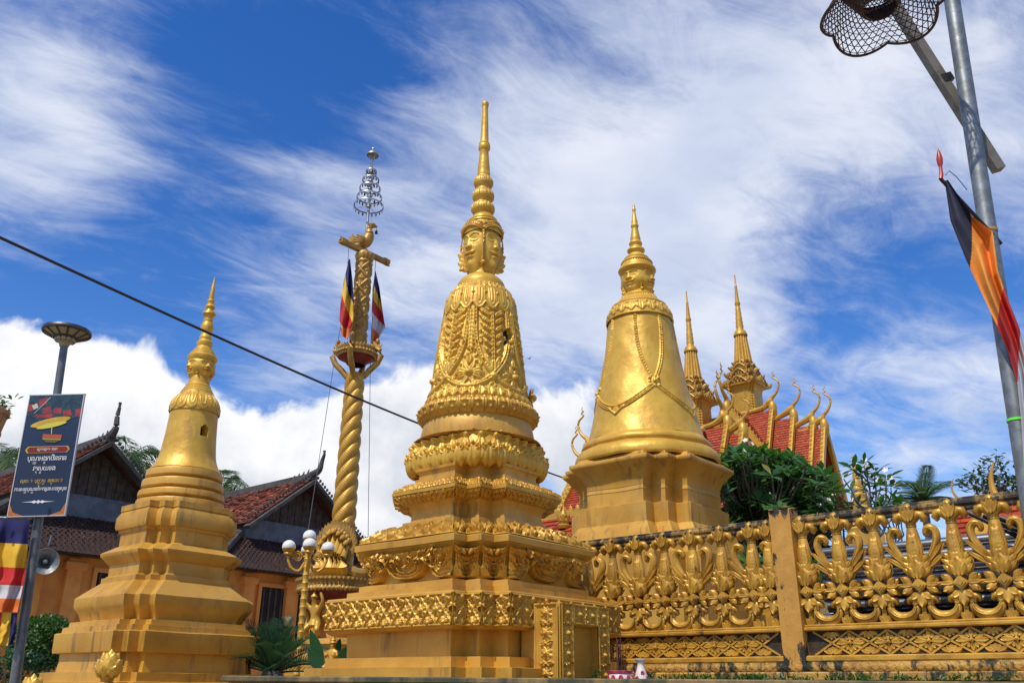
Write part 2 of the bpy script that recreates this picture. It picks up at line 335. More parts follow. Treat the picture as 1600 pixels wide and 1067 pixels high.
class Rel:
    """a height map that carved ornament is stamped into; it becomes real displaced mesh"""
    def __init__(s, w, h, res, wrap=False):
        s.w, s.h, s.wrap = w, h, wrap; s.nx = max(3, int(round(w/res))+(0 if wrap else 1)); s.ny = max(3, int(round(h/res))+1)
        s.u = np.arange(s.nx)*w/s.nx if wrap else np.linspace(0, w, s.nx); s.v = np.linspace(0, h, s.ny); s.H = np.zeros((s.ny, s.nx))
    def _stamp(s, x, y, R, fn, mode='max'):
        for ox in ((0, s.w, -s.w) if s.wrap else (0,)):
            i0, i1 = np.searchsorted(s.u, [x+ox-R, x+ox+R]); j0, j1 = np.searchsorted(s.v, [y-R, y+R])
            if i1 <= i0 or j1 <= j0: continue
            X = s.u[None, i0:i1]-x-ox; Y = s.v[j0:j1, None]-y; h = fn(X, Y); W = s.H[j0:j1, i0:i1]
            if mode == 'max': np.maximum(W, h, out=W)
            elif mode == 'add': W += h
            else: np.minimum(W, np.where(h < 0, h, np.inf), out=W)
    def dot(s, x, y, r, a, sx=1., sy=1.):
        s._stamp(x, y, r*max(sx, sy), lambda X, Y: a*np.sqrt(np.clip(1-(X/(r*sx))**2-(Y/(r*sy))**2, 0, 1)))
    def leaf(s, x, y, ang, ln, wd, a, vein=.4, pw=.7):
        ca, sa = cos(ang), sin(ang)
        def fn(X, Y):
            t = (X*ca+Y*sa)/ln; q = (-X*sa+Y*ca); ok = (t > 0) & (t < 1); w = wd/2*np.sin(pi*np.clip(t, 0, 1)**.8)**pw+1e-9
            k = np.clip(1-(q/w)**2, 0, 1); return np.where(ok, a*np.sqrt(k)*(1-.25*t)-vein*a*np.exp(-(q/(wd*.09))**2)*(k > 0), 0)
        s._stamp(x, y, ln*1.05, fn)
    def curve(s, pts, r0, r1, a):
        P = np.asarray(pts, float); L = np.concatenate([[0], np.cumsum(np.hypot(*np.diff(P, axis=0).T))]); n = max(4, int(L[-1]/max(.004, min(r0, r1)*.6)))
        q = np.linspace(0, L[-1], n); X = np.interp(q, L, P[:, 0]); Y = np.interp(q, L, P[:, 1])
        for k in range(n):
            f = k/(n-1); r = r0+(r1-r0)*f; s.dot(X[k], Y[k], r, a*(.75+.25*r/max(r0, r1)))
    def spiral(s, x, y, R, turns, st, dr, r, a):
        t = np.linspace(0, 1, 40); rr = R*(1-.86*t); an = st+dr*turns*2*pi*t
        s.curve(np.stack([x+rr*np.cos(an), y+rr*np.sin(an)], 1), r, r*.6, a); s.dot(x, y, r*1.3, a*1.1)
    def flower(s, x, y, R, n, a, ph=0., sy=1.):
        for k in range(n):
            an = ph+2*pi*k/n; s.leaf(x+cos(an)*R*.2, y+sin(an)*R*.2*sy, atan2(sin(an)*sy, cos(an)), R*.8*math.hypot(cos(an), sin(an)*sy), R*1.7*pi/n*.62, a*.8)
        s.dot(x, y, R*.27, a*1.2)
    def petal(s, x, y0, y1, w, a):
        """lotus petal, round foot at y0, point at y1"""
        ln = abs(y1-y0); sg = 1 if y1 > y0 else -1
        def fn(X, Y):
            t = (Y*sg)/ln; W = w/2*np.sqrt(np.clip(1-np.clip(t, 0, 1)**2.4, 0, 1))+1e-9; k = np.abs(X)/W; ok = (t >= 0) & (t <= 1) & (k < 1)
            rim = np.exp(-((k-.86)/.13)**2)*.9; body = .62*np.sqrt(np.clip(1-k**2, 0, 1)); mid = .35*np.exp(-(X/(w*.06))**2)
            return np.where(ok, a*np.maximum(rim, body+mid)*(.55+.45*t), 0)
        s._stamp(x, y0, max(ln, w)*1.05, fn)
    def noise(s, a):
        s.H += a*RNG.standard_normal(s.H.shape)
    def lathe(s, prof, mb=None, off=0., mi=0, sy=1., amp=1.):
        """wrap round a turned profile; profile arc length runs along v"""
        mb = mb or MB(); P = np.array(prof, float); L = np.concatenate([[0], np.cumsum(np.hypot(*np.diff(P, axis=0).T))]); q = s.v/s.h*L[-1]
        r = np.interp(q, L, P[:, 0]); z = np.interp(q, L, P[:, 1]); dr = np.gradient(r); dz = np.gradient(z); k = np.hypot(dr, dz)+1e-9
        nr, nz = dz/k, -dr/k
        if nr.mean() < 0: nr, nz = -nr, -nz
        th = s.u/s.w*2*pi; h = s.H*amp+off; R = r[:, None]+h*nr[:, None]
        v = np.stack([R*np.cos(th), R*np.sin(th)*sy, z[:, None]+h*nz[:, None]], -1).reshape(-1, 3)
        mb.add(v, [gridf(s.nx, s.ny, True)], mi); return mb
    def panel(s, mb, o, ux, vy, n, off=.0, mi=0):
        o, ux, vy, n = (np.array(x, float) for x in (o, ux, vy, n)); U, V = np.meshgrid(s.u, s.v)
        mb.add((o+U[..., None]*ux+V[..., None]*vy+(s.H+off)[..., None]*n).reshape(-1, 3), [gridf(s.nx, s.ny)], mi); return mb

# ---- redented square plans (square with two steps at each corner)
def plan(a, n):
    q = np.array([(a, a-2*n), (a-n, a-2*n), (a-n, a-n), (a-2*n, a-n), (a-2*n, a)]); out = []
    for k in range(4):
        c, s_ = [(1, 0), (0, 1), (-1, 0), (0, -1)][k]; out.append(q@np.array([[c, s_], [-s_, c]]))
    return np.concatenate(out)
def sweep(mb, prof, n, cap=(True, True), wobble=.0025, mi=0, M=8):
    rings = []
    for (a, z) in prof:
        P = plan(a, n); R = []
        for j in range(20):
            p, q = P[j], P[(j+1) % 20]; m = M if j % 5 == 4 else 1
            R += [p+(q-p)*k/m for k in range(m)]
        R = np.array(R); rings.append(np.concatenate([R, np.full((len(R), 1), z)], 1))
    N = len(rings[0]); v = np.concatenate(rings); v = v+wob(v, 2.3, wobble)
    f = [gridf(N, len(rings), True)]
    if cap[0]: f.append(np.arange(N)[None, ::-1])
    if cap[1]: f.append((np.arange(N)+(len(rings)-1)*N)[None])
    mb.add(v, f, mi); return mb
def sweep_rel(mb, prof, n, maker, res, off=.004, mi=0, notch=True):
    """carved ornament laid on a swept profile; maker(w, h) -> Rel for a face of width w"""
    P = np.array(prof, float); L = np.concatenate([[0], np.cumsum(np.hypot(*np.diff(P, axis=0).T))]); am = P[:, 0].mean(); cache = {}
    for j in range(20):
        if not notch and j % 5 != 4: continue
        pm = plan(am, n); w = round(float(np.linalg.norm(pm[(j+1) % 20]-pm[j])), 4)
        if w not in cache: cache[w] = maker(w, L[-1])
        R = cache[w]; q = R.v/R.h*L[-1]; a = np.interp(q, L, P[:, 0]); z = np.interp(q, L, P[:, 1]); da = np.gradient(a); dz = np.gradient(z); k = np.hypot(da, dz); na, nz = dz/k, -da/k
        if na.mean() < 0: na, nz = -na, -nz
        A = np.array([plan(x, n)[j] for x in a]); B = np.array([plan(x, n)[(j+1) % 20] for x in a]); e = pm[(j+1) % 20]-pm[j]; e /= np.linalg.norm(e); o = np.array([e[1], -e[0]])
        U = R.u/R.w; h = R.H+off
        xy = A[:, None]+(B-A)[:, None]*U[None, :, None]+o*(h*na[:, None])[..., None]
        v = np.concatenate([xy, (z[:, None]+h*nz[:, None])[..., None]], -1).reshape(-1, 3)
        mb.add(v, [gridf(R.nx, R.ny)], mi)
    return mb
def zpix(X, Y, py):
    z = EYE
    for _ in range(4):
        px = proj((X, Y, z))[0]; z = at(px, py, Y)[2]
    return z
def prof_px(X, Y, rows):
    """(photo row, half width in pixels) -> (radius, height) for something turned about the upright axis X, Y"""
    out = []
    for py, hw in rows:
        z = zpix(X, Y, py); out.append((hw*proj((X, Y, z))[2]/F, z))
    return out
def prof_sq(X, Y, rows, n): return [((r+1.286*n)/1.409, z) for r, z in prof_px(X, Y, rows)]
GRID = radians(-40)     # the whole temple court is laid out on one grid
gx = np.array([cos(GRID), sin(GRID)]); gy = np.array([-sin(GRID), cos(GRID)])
V3 = lambda *a: np.array(a, float)
# ------------------------------------------------------------------ ground
g = MB(); g.add([(-3000, -3000, 0), (3000, -3000, 0), (3000, 3000, 0), (-3000, 3000, 0)], [(0, 1, 2, 3)]); tag(g.build('ground', EARTH, ang=0), None, None, kind='structure')

# ------------------------------------------------------------------ the four-faced heads
def head_mesh(mb, R, z0, z1, NT=320, NZ=130, zlo=-.1, zhi=1.1, smile=.012):
    th = np.arange(NT)*2*pi/NT; Z = np.linspace(zlo, zhi, NZ); T, Zg = np.meshgrid(th, Z)
    core = np.where(Zg < .25, .34, .40)*np.ones_like(T); core = .335+.07/(1+np.exp(-(Zg-.28)/.05))
    acc = core**14
    for k in range(4):
        p = (T-k*pi/2+pi) % (2*pi)-pi; ok = np.abs(p) < radians(84)
        kz = np.sqrt(np.clip(1-((Zg-.52)/.60)**2, 0, 1)); low = np.clip(Zg/.5, 0, 1); low = low*low*(3-2*low)
        ax = .41*kz**.7; ay = .45*kz**.7*(.70+.30*low); c = .17
        A = (np.cos(p)/np.maximum(ax, 1e-3))**2+(np.sin(p)/np.maximum(ay, 1e-3))**2; B = -2*c*np.cos(p)/np.maximum(ax, 1e-3)**2; C = (c/np.maximum(ax, 1e-3))**2-1
        disc = B*B-4*A*C; r = np.where(ok & (disc > 0) & (kz > .05), (-B+np.sqrt(np.maximum(disc, 0)))/(2*A), 0)
        y = r*np.sin(p); z = Zg; ay_ = np.abs(y); G = lambda y0, z_, sy, sz: np.exp(-((ay_-y0)/sy)**2-((z-z_)/sz)**2)
        ns = np.clip((.70-z)/.27, 0, 1)*1/(1+np.exp(-(z-.425)/.012))
        d = .098*ns*np.exp(-(y/(.040+.050*ns))**2)+.050*G(.075, .455, .034, .032)
        zb = .675+.06*np.sin(pi*np.clip((ay_-.03)/.30, 0, 1)); d += .042*np.exp(-((z-zb)/.017)**2)*(ay_ < .29)*(ay_ > .02)
        d += -.055*G(.17, .605, .095, .045)+.046*G(.17, .575, .085, .038)
        ze = .565+.018*np.cos(np.clip((ay_-.17)/.10, -1, 1)*pi/2)*-1+.01; d += -.060*np.exp(-((z-ze)/.015)**2)*np.exp(-((ay_-.17)/.105)**4)
        zs = smile*(ay_/.14)**2; d += .062*np.exp(-((z-.338-zs)/.028)**2)*np.exp(-(y/.15)**4)+.060*np.exp(-((z-.262-zs*.6)/.034)**2)*np.exp(-(y/.12)**4)
        d += -.070*np.exp(-((z-.300-zs)/.014)**2)*np.exp(-(y/.165)**4)-.02*G(0, .385, .02, .03)
        d += .05*G(0, .13, .08, .07)+.022*G(.20, .42, .09, .09)-.02*G(.14, .24, .05, .06)
        r = np.where(r > 0, r+d*np.where(r > .05, 1, 0), 0); acc = acc+np.maximum(r, 0)**14
    r = acc**(1/14)
    # neck below the chin
    v = np.stack([r*R*np.cos(T), r*R*np.sin(T), z0+Zg*(z1-z0)], -1).reshape(-1, 3)
    mb.add(v, [gridf(NT, NZ, True)])
    return lambda ph, zu: np.interp((ph) % (2*pi), th, r[int(np.clip((zu-zlo)/(zhi-zlo)*(NZ-1), 0, NZ-1))], period=2*pi)*R
def diadem(par, rfun, z0, z1, matl, crown):
    """leafy band arching over each brow and dipping where two faces meet"""
    h = z1-z0; cz = np.array([c[1] for c in crown]); cr = np.array([c[0] for c in crown]); o = np.argsort(cz)
    def pt(ph, zu, off):
        z = z0+zu*h; r = max(rfun(ph, min(zu, .95)), float(np.interp(z, cz[o], cr[o], left=0)))+off; return V3(r*cos(ph), r*sin(ph), z)
    mb = MB()
    for k in range(4):
        f = np.linspace(-pi/4, pi/4, 41); zc = lambda a: .775+.115*cos(2*a)**.8 if cos(2*a) > 0 else .775
        for dz, rr in ((0, .022), (.045, .014)): tube(mb, [pt(k*pi/2+a, zc(a)+dz, .006) for a in f], rr*h, 7)
        for j in range(26): a = (j-12.5)/26*pi/2; ell(mb, pt(k*pi/2+a, zc(a)+.022, .012), (.013*h,)*3, 6, 5)
        for j in range(13):
            a = (j-6)*.112; b_ = pt(k*pi/2+a, zc(a)+.05, .004); t_ = pt(k*pi/2+a*1.03, zc(a)+.05+.085*(1-.3*abs(a)), .015*h/.4); e = V3(cos(k*pi/2+a), sin(k*pi/2+a), 0); leaf(mb, b_, t_, e, .085*h, .022*h, .01, 6, 5)
        a = pi/4; e = V3(cos(k*pi/2+a), sin(k*pi/2+a), 0)
        for j in range(4): b_ = pt(k*pi/2+a, .79-.075*j, .012); leaf(mb, b_+V3(0, 0, .03*h), b_-V3(0, 0, .07*h)+e*.012, e, .055*h, .022*h, 0, 6, 5)
    return mb.build('diadem', matl, par)
def ear_flap(par, ang, rad, z0, h, matl, w=.26):
    mb = MB(); e = np.array([cos(ang), sin(ang), 0]); t = np.array([-sin(ang), cos(ang), 0])
    for k in range(6):
        f = k/5; c = e*(rad+w*h*(.05+.42*sin(pi*(.15+.8*f))))+np.array([0, 0, z0+h*(.10+.62*f)])
        leaf(mb, c-e*h*.13-np.array([0, 0, h*.05]), c+e*h*(.15+.05*(k % 2))+np.array([0, 0, h*(.02+.10*f)]), t, h*.23, h*.03, 0, 7, 5, pw=.5)
        leaf(mb, c-e*h*.13-np.array([0, 0, h*.05]), c+e*h*(.15+.05*(k % 2))+np.array([0, 0, h*(.02+.10*f)]), -t, h*.23, h*.03, 0, 7, 5, pw=.5)
    ell(mb, e*(rad+.02*h)+np.array([0, 0, z0+h*.42]), (h*.05, h*.05, h*.36), 10, 8)
    ell(mb, e*(rad+.16*h)+np.array([0, 0, z0+h*.06]), (h*.09, h*.05, h*.055), 10, 8)
    return mb.build('ear_ornament', matl, par)
# ------------------------------------------------------------------ ornament patterns
def lattice_rel(P, a=.022, res=.0048):
    def mk(w, h):
        R = Rel(w, h, res); k = max(1, round(w/P)); p = w/k; m = .022
        for i in range(-1, k+1):
            for s_ in (1, -1): R.curve([(i*p, m if s_ > 0 else h-m), (i*p+p, h-m if s_ > 0 else m)], .0065, .0065, a*.55); R.curve([(i*p+p/2, m if s_ > 0 else h-m), (i*p+p*1.5, h-m if s_ > 0 else m)], .0065, .0065, a*.0+1e-5)
        for i in range(k+1):        # flower bosses between the straps
            x = i*p; R.flower(x, h/2, h*.235, 8, a*.62, pi/8); R.dot(x, h/2, h*.085, a*1.25)
        for i in range(k):
            x = (i+.5)*p; R.flower(x, h/2, h*.10, 4, a*.8, 0)
            for y, s_ in ((m, 1), (h-m, -1)):
                R.dot(x, y+s_*.004, h*.085, a*1.0)
                for an in (.12, .37, .63, .88): R.leaf(x+cos(an*pi)*h*.05, y+s_*h*.03, s_*an*pi, h*.19, h*.11, a*.7)
        for x in (0, w):
            for i in range(k+1): pass
        for i in range(k+1):
            for y, s_ in ((m, 1), (h-m, -1)): R.leaf(i*p, y, s_*pi/2, h*.2, h*.12, a*.6)
        R.curve([(0, .009), (w, .009)], .009, .009, a*.6); R.curve([(0, h-.009), (w, h-.009)], .009, .009, a*.6); return R
    return mk
def petals_rel(P, a=.02, res=.006, up=True, double=True, scroll=False):
    def mk(w, h):
        R = Rel(w, h, res); k = max(1, round(w/P)); p = w/k
        if double:
            for i in range(k+1): R.petal(i*p, 0 if up else h, h*.93 if up else h*.07, p*.8, a*.6)
        for i in range(k):
            x = (i+.5)*p; R.petal(x, 0 if up else h, h*.86 if up else h*.14, p*.95, a)
            if scroll:
                y = h*.45
                for s_ in (-1, 1): R.spiral(x+s_*p*.22, y, p*.15, 1.3, pi/2, s_, p*.035, a*1.2)
                R.leaf(x, h*.15 if up else h*.85, pi/2 if up else -pi/2, h*.65, p*.25, a*1.3)
        return R
    return mk
def leafage_rel(cell, a=.018, res=.006, seed=1):
    def mk(w, h):
        R = Rel(w, h, res); rg = random.Random(seed); nx = max(1, round(w/cell)); ny = max(1, round(h/cell))
        for j in range(ny):
            for i in range(nx+1):
                x = (i+(j % 2)*.5)*w/nx; y = (j+.5)*h/ny
                R.leaf(x, y-cell*.5, pi/2+rg.uniform(-.3, .3), cell*1.1, cell*.55, a)
                for s_ in (-1, 1): R.spiral(x+s_*cell*.36, y+cell*.08, cell*.22, 1.2, rg.uniform(0, 6), s_, cell*.06, a*.9)
                R.dot(x+cell*.5, y-cell*.3, cell*.12, a)
        return R
    return mk
def scroll_cornice(w, h, a=.068, res=.0055):
    R = Rel(w, h, res)
    def shield(x, hw, y0, top):
        """a hanging lobe with a double rim, filled with scrolls and leaves"""
        t = np.linspace(-1, 1, 40); pts = np.stack([x+hw*np.sin(t*pi/2)*np.where(np.abs(t) > .8, 1, 1), y0+(top-y0)*(np.abs(t)**2.6)], 1)
        def body(X, Y):
            k = np.abs(X)/hw; lim = (top-y0)*np.clip(2/pi*np.arcsin(np.clip(k, 0, 1)), 0, 1)**2.6
            return np.where((k < 1) & (Y > lim) , a*.55*np.sqrt(np.clip(1-k**2*.7, 0, 1)), 0)
        R._stamp(x, y0, max(hw, h)*1.1, body)
        R.curve(pts, h*.032, h*.032, a*.95)
        for sc, dy in ((.80, .10), (.58, .22), (.36, .36)):
            p_ = pts[np.abs(t) < .9].copy(); p_[:, 0] = x+(p_[:, 0]-x)*sc; p_[:, 1] = y0+dy*h+(p_[:, 1]-y0)*(1-dy*1.1); R.curve(p_, h*.026, h*.026, a*(.80+.5*dy))
        R.dot(x, y0+h*.50, h*.07, a*1.2); R.leaf(x, y0+h*.55, pi/2, h*.36, h*.16, a*1.15)
        for s_ in (-1, 1):
            if hw > .2: R.spiral(x+s_*hw*.62, y0+h*.60, h*.15, 1.8, pi/2, s_, h*.028, a*1.05); R.spiral(x+s_*hw*.30, y0+h*.74, h*.12, 1.6, -pi/2, -s_, h*.025, a*1.05); R.leaf(x+s_*hw*.4, y0+h*.34, pi/2-s_*.7, h*.26, h*.11, a)
            else: R.leaf(x+s_*hw*.2, y0+h*.62, pi/2-s_*.6, h*.28, h*.12, a*1.05)
    if w > .4:
        shield(w*.5, w*.235, h*.06, h*.72); 
        for s_, x in ((1, 0.), (-1, w)):
            shield(x+s_*w*.075, w*.125, h*.02, h*.7)
            t = np.linspace(0, 1, 30); R.curve(np.stack([x+s_*w*(.17+.16*t), h*(.56+.20*np.cos(t*pi)*-1)+0*t], 1), h*.05, h*.03, a)
            R.spiral(x+s_*w*.235, h*.78, h*.12, 1.7, 0, s_, h*.026, a)
        nn = int(w/.075)
        for i in range(nn+1):
            x = i*w/nn; R.spiral(x, h*.92, h*.075, 1.3, pi/2, 1 if i % 2 else -1, h*.022, a*.8); R.leaf(x+w/nn/2, h*.98, -pi/2, h*.2, h*.09, a*.8)
    else:
        shield(w*.5, w*.49, h*.03, h*.75)
        R.dot(w*.5, h*.9, w*.22, a); 
        for s_ in (-1, 1): R.spiral(w*(.5+s_*.3), h*.92, w*.15, 1.3, 0, s_, w*.05, a*.8)
    for i in range(R.nx):     # keep the ends of the panel from standing off the corner
        e = min(i, R.nx-1-i)*R.w/R.nx; R.H[:, i] *= min(1, .35+e/.03)
    return R
def ring_leaves(mb, prof_r, z0, n, ln, wd, out, up, ph=0., thick=.012, bend=.0, sq=None):
    for k in range(n):
        a = ph+2*pi*k/n; r = prof_r*(sq(a) if sq else 1); e = np.array([cos(a), sin(a), 0])
        leaf(mb, e*r+np.array([0, 0, z0]), e*(r+out)+np.array([0, 0, z0+up]), e*up-np.array([0, 0, out])+e*.001, wd, thick, bend, 7, 5)
    return mb

# ------------------------------------------------------------------ middle stupa
def stupa_middle():
    X, Y = -.292, 7.3; n = .14
    t = thing('stupa', 'tallest golden stupa in the middle, carved all over, with a four-faced head under its spire', 'stupa', (X, Y, 0), GRID)
    S = lambda rows: prof_sq(X, Y, rows, n); C = lambda rows: prof_px(X, Y, rows); z = lambda py: zpix(X, Y, py)
    sweep(MB(), [(S([(1069, 256)])[0][0], 1.6)]+S([(1047, 256), (1046, 226), (1032, 225)]), n).build('base_step', OCHRE, t)
    sweep(MB(), S([(1032, 194), (994, 194)]), n).build('pedestal_wall', OCHRE, t)
    sweep(MB(), S([(995, 222), (993, 226), (946, 225), (944, 223)]), n).build('band_block', OCHRE, t)
    sweep_rel(MB(), S([(992, 225.5), (947, 224.5)]), n, lattice_rel(.152, a=.030), .006).build('carved_band', GOLD, t, 60)
    sweep(MB(), S([(944, 196), (934, 195), (933.5, 178), (924, 177)]), n).build('pedestal_step', OCHRE, t)
    cp = [(924, 158), (908, 157), (895, 160), (884, 169), (875, 180), (872, 183)]
    sweep(MB(), S(cp), n).build('cove', GOLD, t)
    sweep_rel(MB(), S([(921, 158), (908, 157), (895, 160), (884, 169), (876, 179)]), n, scroll_cornice, .006).build('scroll_frieze', GOLD, t, 60)
    sweep(MB(), S([(872.5, 183), (872, 185.5), (863.5, 186), (862.5, 184)]), n).build('cornice_slab', OCHRE, t)
    sl = [(862, 181), (852, 160), (838, 120), (836, 117)]
    sweep(MB(), S(sl), n).build('lotus_slope', GOLD, t)
    sweep_rel(MB(), S([(861, 181), (852, 160), (839, 121)]), n, petals_rel(.16, a=.048, up=False, scroll=True), .006).build('lotus_petals', GOLD, t, 60)
    sweep(MB(), S([(836.5, 116), (827, 115.5), (826, 104), (815, 101.5), (806, 103), (802, 108), (800, 109)]), n).build('waist', OCHRE, t)
    sweep(MB(), S([(800, 110), (793, 121), (787, 132), (783, 132), (775, 118), (768, 103), (767, 100)]), n).build('ledge', GOLD, t)
    sweep_rel(MB(), S([(798, 113), (793, 121), (787.5, 131)]), n, leafage_rel(.055, .018), .006).build('ledge_leaf_carving', GOLD, t, 60)
    sweep_rel(MB(), S([(782, 130.5), (775, 118), (769, 105)]), n, leafage_rel(.05, .018, seed=4), .006).build('ledge_leaf_carving', GOLD, t, 60)
    sweep(MB(), S([(767, 98), (761, 97), (760, 92), (755, 91), (750, 94), (749, 97), (745, 98)]), n).build('waist', OCHRE, t)
    # rounded lotus cushion on a square plan
    p = 3.6; sq = lambda a: (abs(cos(a+0))**p+abs(sin(a))**p)**(-1/p)/(2**.5*.5**(1/p))*.95
    br = C([(747, 98), (744, 108), (735, 113), (722, 112.5), (712, 108), (704, 104), (699, 103)]); brs = smooth_prof(br, 5)
    Ln = sum(math.dist(a, b) for a, b in zip(brs, brs[1:])); W = 2*pi*br[2][0]*.95; R = Rel(W, Ln, .0065, True); k = 28
    for i in range(k):
        x = i*W/k; R.leaf(x, 0, pi/2, Ln*.62, W/k*.95, .035); R.leaf(x+W/k/2, Ln*.25, pi/2, Ln*.6, W/k*.8, .03)
        for s_ in (-1, 1): R.spiral(x+s_*W/k*.27, Ln*.55, W/k*.19, 1.3, -pi/2, s_, W/k*.055, .04)
        R.dot(x, Ln*.62, W/k*.13, .045); R.dot(x+W/k/2, Ln*.86, W/k*.2, .05)
    mb = R.lathe(brs); v = mb.v[0]; an = np.arctan2(v[:, 1], v[:, 0]); kf = (np.abs(np.cos(an))**p+np.abs(np.sin(an))**p)**(-1/p)/(2**.5*.5**(1/p))
    v[:, :2] *= kf[:, None]*.945
    top = br[-1]; ring_leaves(mb, top[0]*.93, top[1]-.055, 28, .1, .125, .055, .062, pi/28, .02, .03, sq); ring_leaves(mb, top[0]*.9, top[1]-.05, 28, .1, .115, .035, .085, 0, .018, .03, sq)
    mb.build('lotus_cushion', GOLDB, t, 60)
    mb = MB(); pr = C([(699, 100), (700, 88), (688, 89), (675, 86), (669, 84)]); lathe(mb, pr, 96, wobble=.002); mb.build('drum', OCHRE, t)
    rp = C([(669, 84), (664, 88), (656, 92), (650, 91), (643, 82), (641, 78)]); rps = smooth_prof(rp, 5); Ln = sum(math.dist(a, b) for a, b in zip(rps, rps[1:])); W = 2*pi*rp[2][0]; R = Rel(W, Ln, .0055, True); k = 30
    for i in range(k):
        x = i*W/k; R.petal(x, Ln*.05, Ln*.78, W/k*.95, .02); R.leaf(x+W/k/2, Ln*.2, pi/2, Ln*.5, W/k*.5, .022); R.dot(x+W/k/2, Ln*.72, W/k*.2, .02); R.dot(x, Ln*.3, W/k*.17, .025)
    mb = R.lathe(rps); ring_leaves(mb, rp[2][0]*.985, rp[2][1]-.005, 30, .08, .085, .024, .034, 0, .012, .014); ring_leaves(mb, rp[2][0]*.96, rp[2][1]-.0, 30, .08, .075, .012, .048, pi/30, .012, .014)
    mb.build('lotus_ring', GOLD, t, 60)
    # bell
    bp = smooth_prof(C([(643, 81), (636, 79), (627, 76), (613, 71), (590, 67.5), (566, 64.5), (535, 60), (502, 54.5)]), 6); Ln = sum(math.dist(a, b) for a, b in zip(bp, bp[1:])); Rb = bp[20][0]; W = 2*pi*Rb; R = Rel(W, Ln, .0058, True); P = W/6
    a = .029; th0 = radians(-30)*Rb
    for k in range(6):
        c = (th0+k*P) % W; m = c+P/2
        for s_ in (-1, 1):
            tt = np.array([(.44, 1.), (.43, .8), (.40, .62), (.30, .45), (.13, .31), (0, .235), (-.16, .165), (-.34, .115), (-.5, .10)]); tt = np.array(smooth_prof([tuple(q) for q in tt], 5))
            for off, rr in ((0, .010), (.062, .010)): R.curve(np.stack([c+s_*(tt[:, 0]*P-off*P*.9), tt[:, 1]*Ln+off*.15], 1), rr, rr, a)
            for q in np.linspace(0, 1, 34):
                i = int(q*(len(tt)-1)); R.dot(c+s_*(tt[i, 0]-.031)*P, tt[i, 1]*Ln, .016, a*.8)
            for j in range(7):
                y = .92-.085*j; f = 1-j*.085
                R.leaf(c+s_*P*.06, y*Ln-.02, pi/2-s_*(.95-.05*j), .16*f, .055*f, a*1.1); R.spiral(c+s_*P*.235*f, (y+.02)*Ln, .022*f, 1.2, 0, s_, .008, a*1.1)
            R.leaf(c+s_*.02, .34*Ln, pi/2-s_*.4, .12, .05, a*1.1)
        for j in range(13): R.leaf(c, (.95-.045*j)*Ln, -pi/2, .05, .045, a*1.2)
        R.leaf(c, .40*Ln, -pi/2, .13, .07, a*1.2); R.dot(c, .235*Ln, .034, a*1.5); R.flower(c, .235*Ln, .05, 4, a*1.3)
        for j in range(10): R.leaf(m, (.97-.045*j)*Ln, -pi/2, .055, .075, a*1.0)
        R.flower(m, .26*Ln, .118, 8, a*1.25, pi/8); R.dot(m, .26*Ln, .035, a*2.0)
        for dx, dy, an in ((0, .36, pi/2), (-.16, .26, pi), (.16, .26, 0), (-.1, .16, -2.5), (.1, .16, -.6)): R.leaf(m+dx*P*.6, dy*Ln, an, .09, .055, a*1.1)
        for j in range(6):
            x = c+(j-2.5)*P/6; R.leaf(x, .005*Ln, pi/2, .11*Ln, .075, a*.95); R.spiral(x+P/12, .05*Ln, .022, 1.3, 0, 1, .008, a)
    for _ in range(2600):       # small curls and buds fill the ground between the big motifs
        x, y = random.uniform(0, W), random.uniform(.02, .985)*Ln; i, j = min(R.nx-1, int(x/W*R.nx)), min(R.ny-1, int(y/Ln*R.ny))
        if R.H[max(0, j-2):j+3, max(0, i-2):i+3].max() < a*.25:
            if random.random() < .5: R.spiral(x, y, .016, 1.1, random.uniform(0, 6), random.choice((-1, 1)), .0055, a*.55)
            else: R.leaf(x, y, random.uniform(.6, 2.5), .038, .022, a*.6)
    x0 = radians(-5)*Rb % W; y0 = .70*Ln
    R._stamp(x0, y0, .13, lambda X_, Y_: np.where((np.abs(X_) < .043+.012*np.sin(Y_*60)) & (np.abs(Y_) < .078+.012*np.sin(X_*90)), -.16, 0)+np.zeros(np.broadcast(X_, Y_).shape), 'min')
    R.lathe(bp).build('bell', GOLDB, t, 70)
    ho = MB(); rr = np.interp(y0, [0, Ln], [bp[0][0], bp[-1][0]]); zh = np.interp(.70, [0, 1], [bp[0][1], bp[-1][1]]); box(ho, (rr-.055, -.028, zh), (.02, .13, .22)); ho.build('hole_shade_panel', DARK, t)  # near-black panel inside the hole: its shade put into the colour
    md = MB(); am = radians(47); e = np.array([cos(am-radians(2)), sin(am-radians(2)), 0]); c0 = e*(bp[9][0]+.015)+np.array([0, 0, z(619)])
    for k in range(8):
        q = 2*pi*k/8; tv = np.array([-e[1], e[0], 0])*cos(q)+np.array([0, 0, 1])*sin(q); leaf(md, c0, c0+tv*.085, e, .06, .03, .02)
    ell(md, c0+e*.03, (.035, .035, .035)); md.build('medallion', GOLDB, t)
    # collar of hanging petals
    kp = smooth_prof(C([(505, 56.5), (500, 56), (485, 54), (470, 49.5), (461, 42), (456, 37)]), 5); Ln = sum(math.dist(a_, b) for a_, b in zip(kp, kp[1:])); W = 2*pi*kp[8][0]; R = Rel(W, Ln, .005, True); k = 18
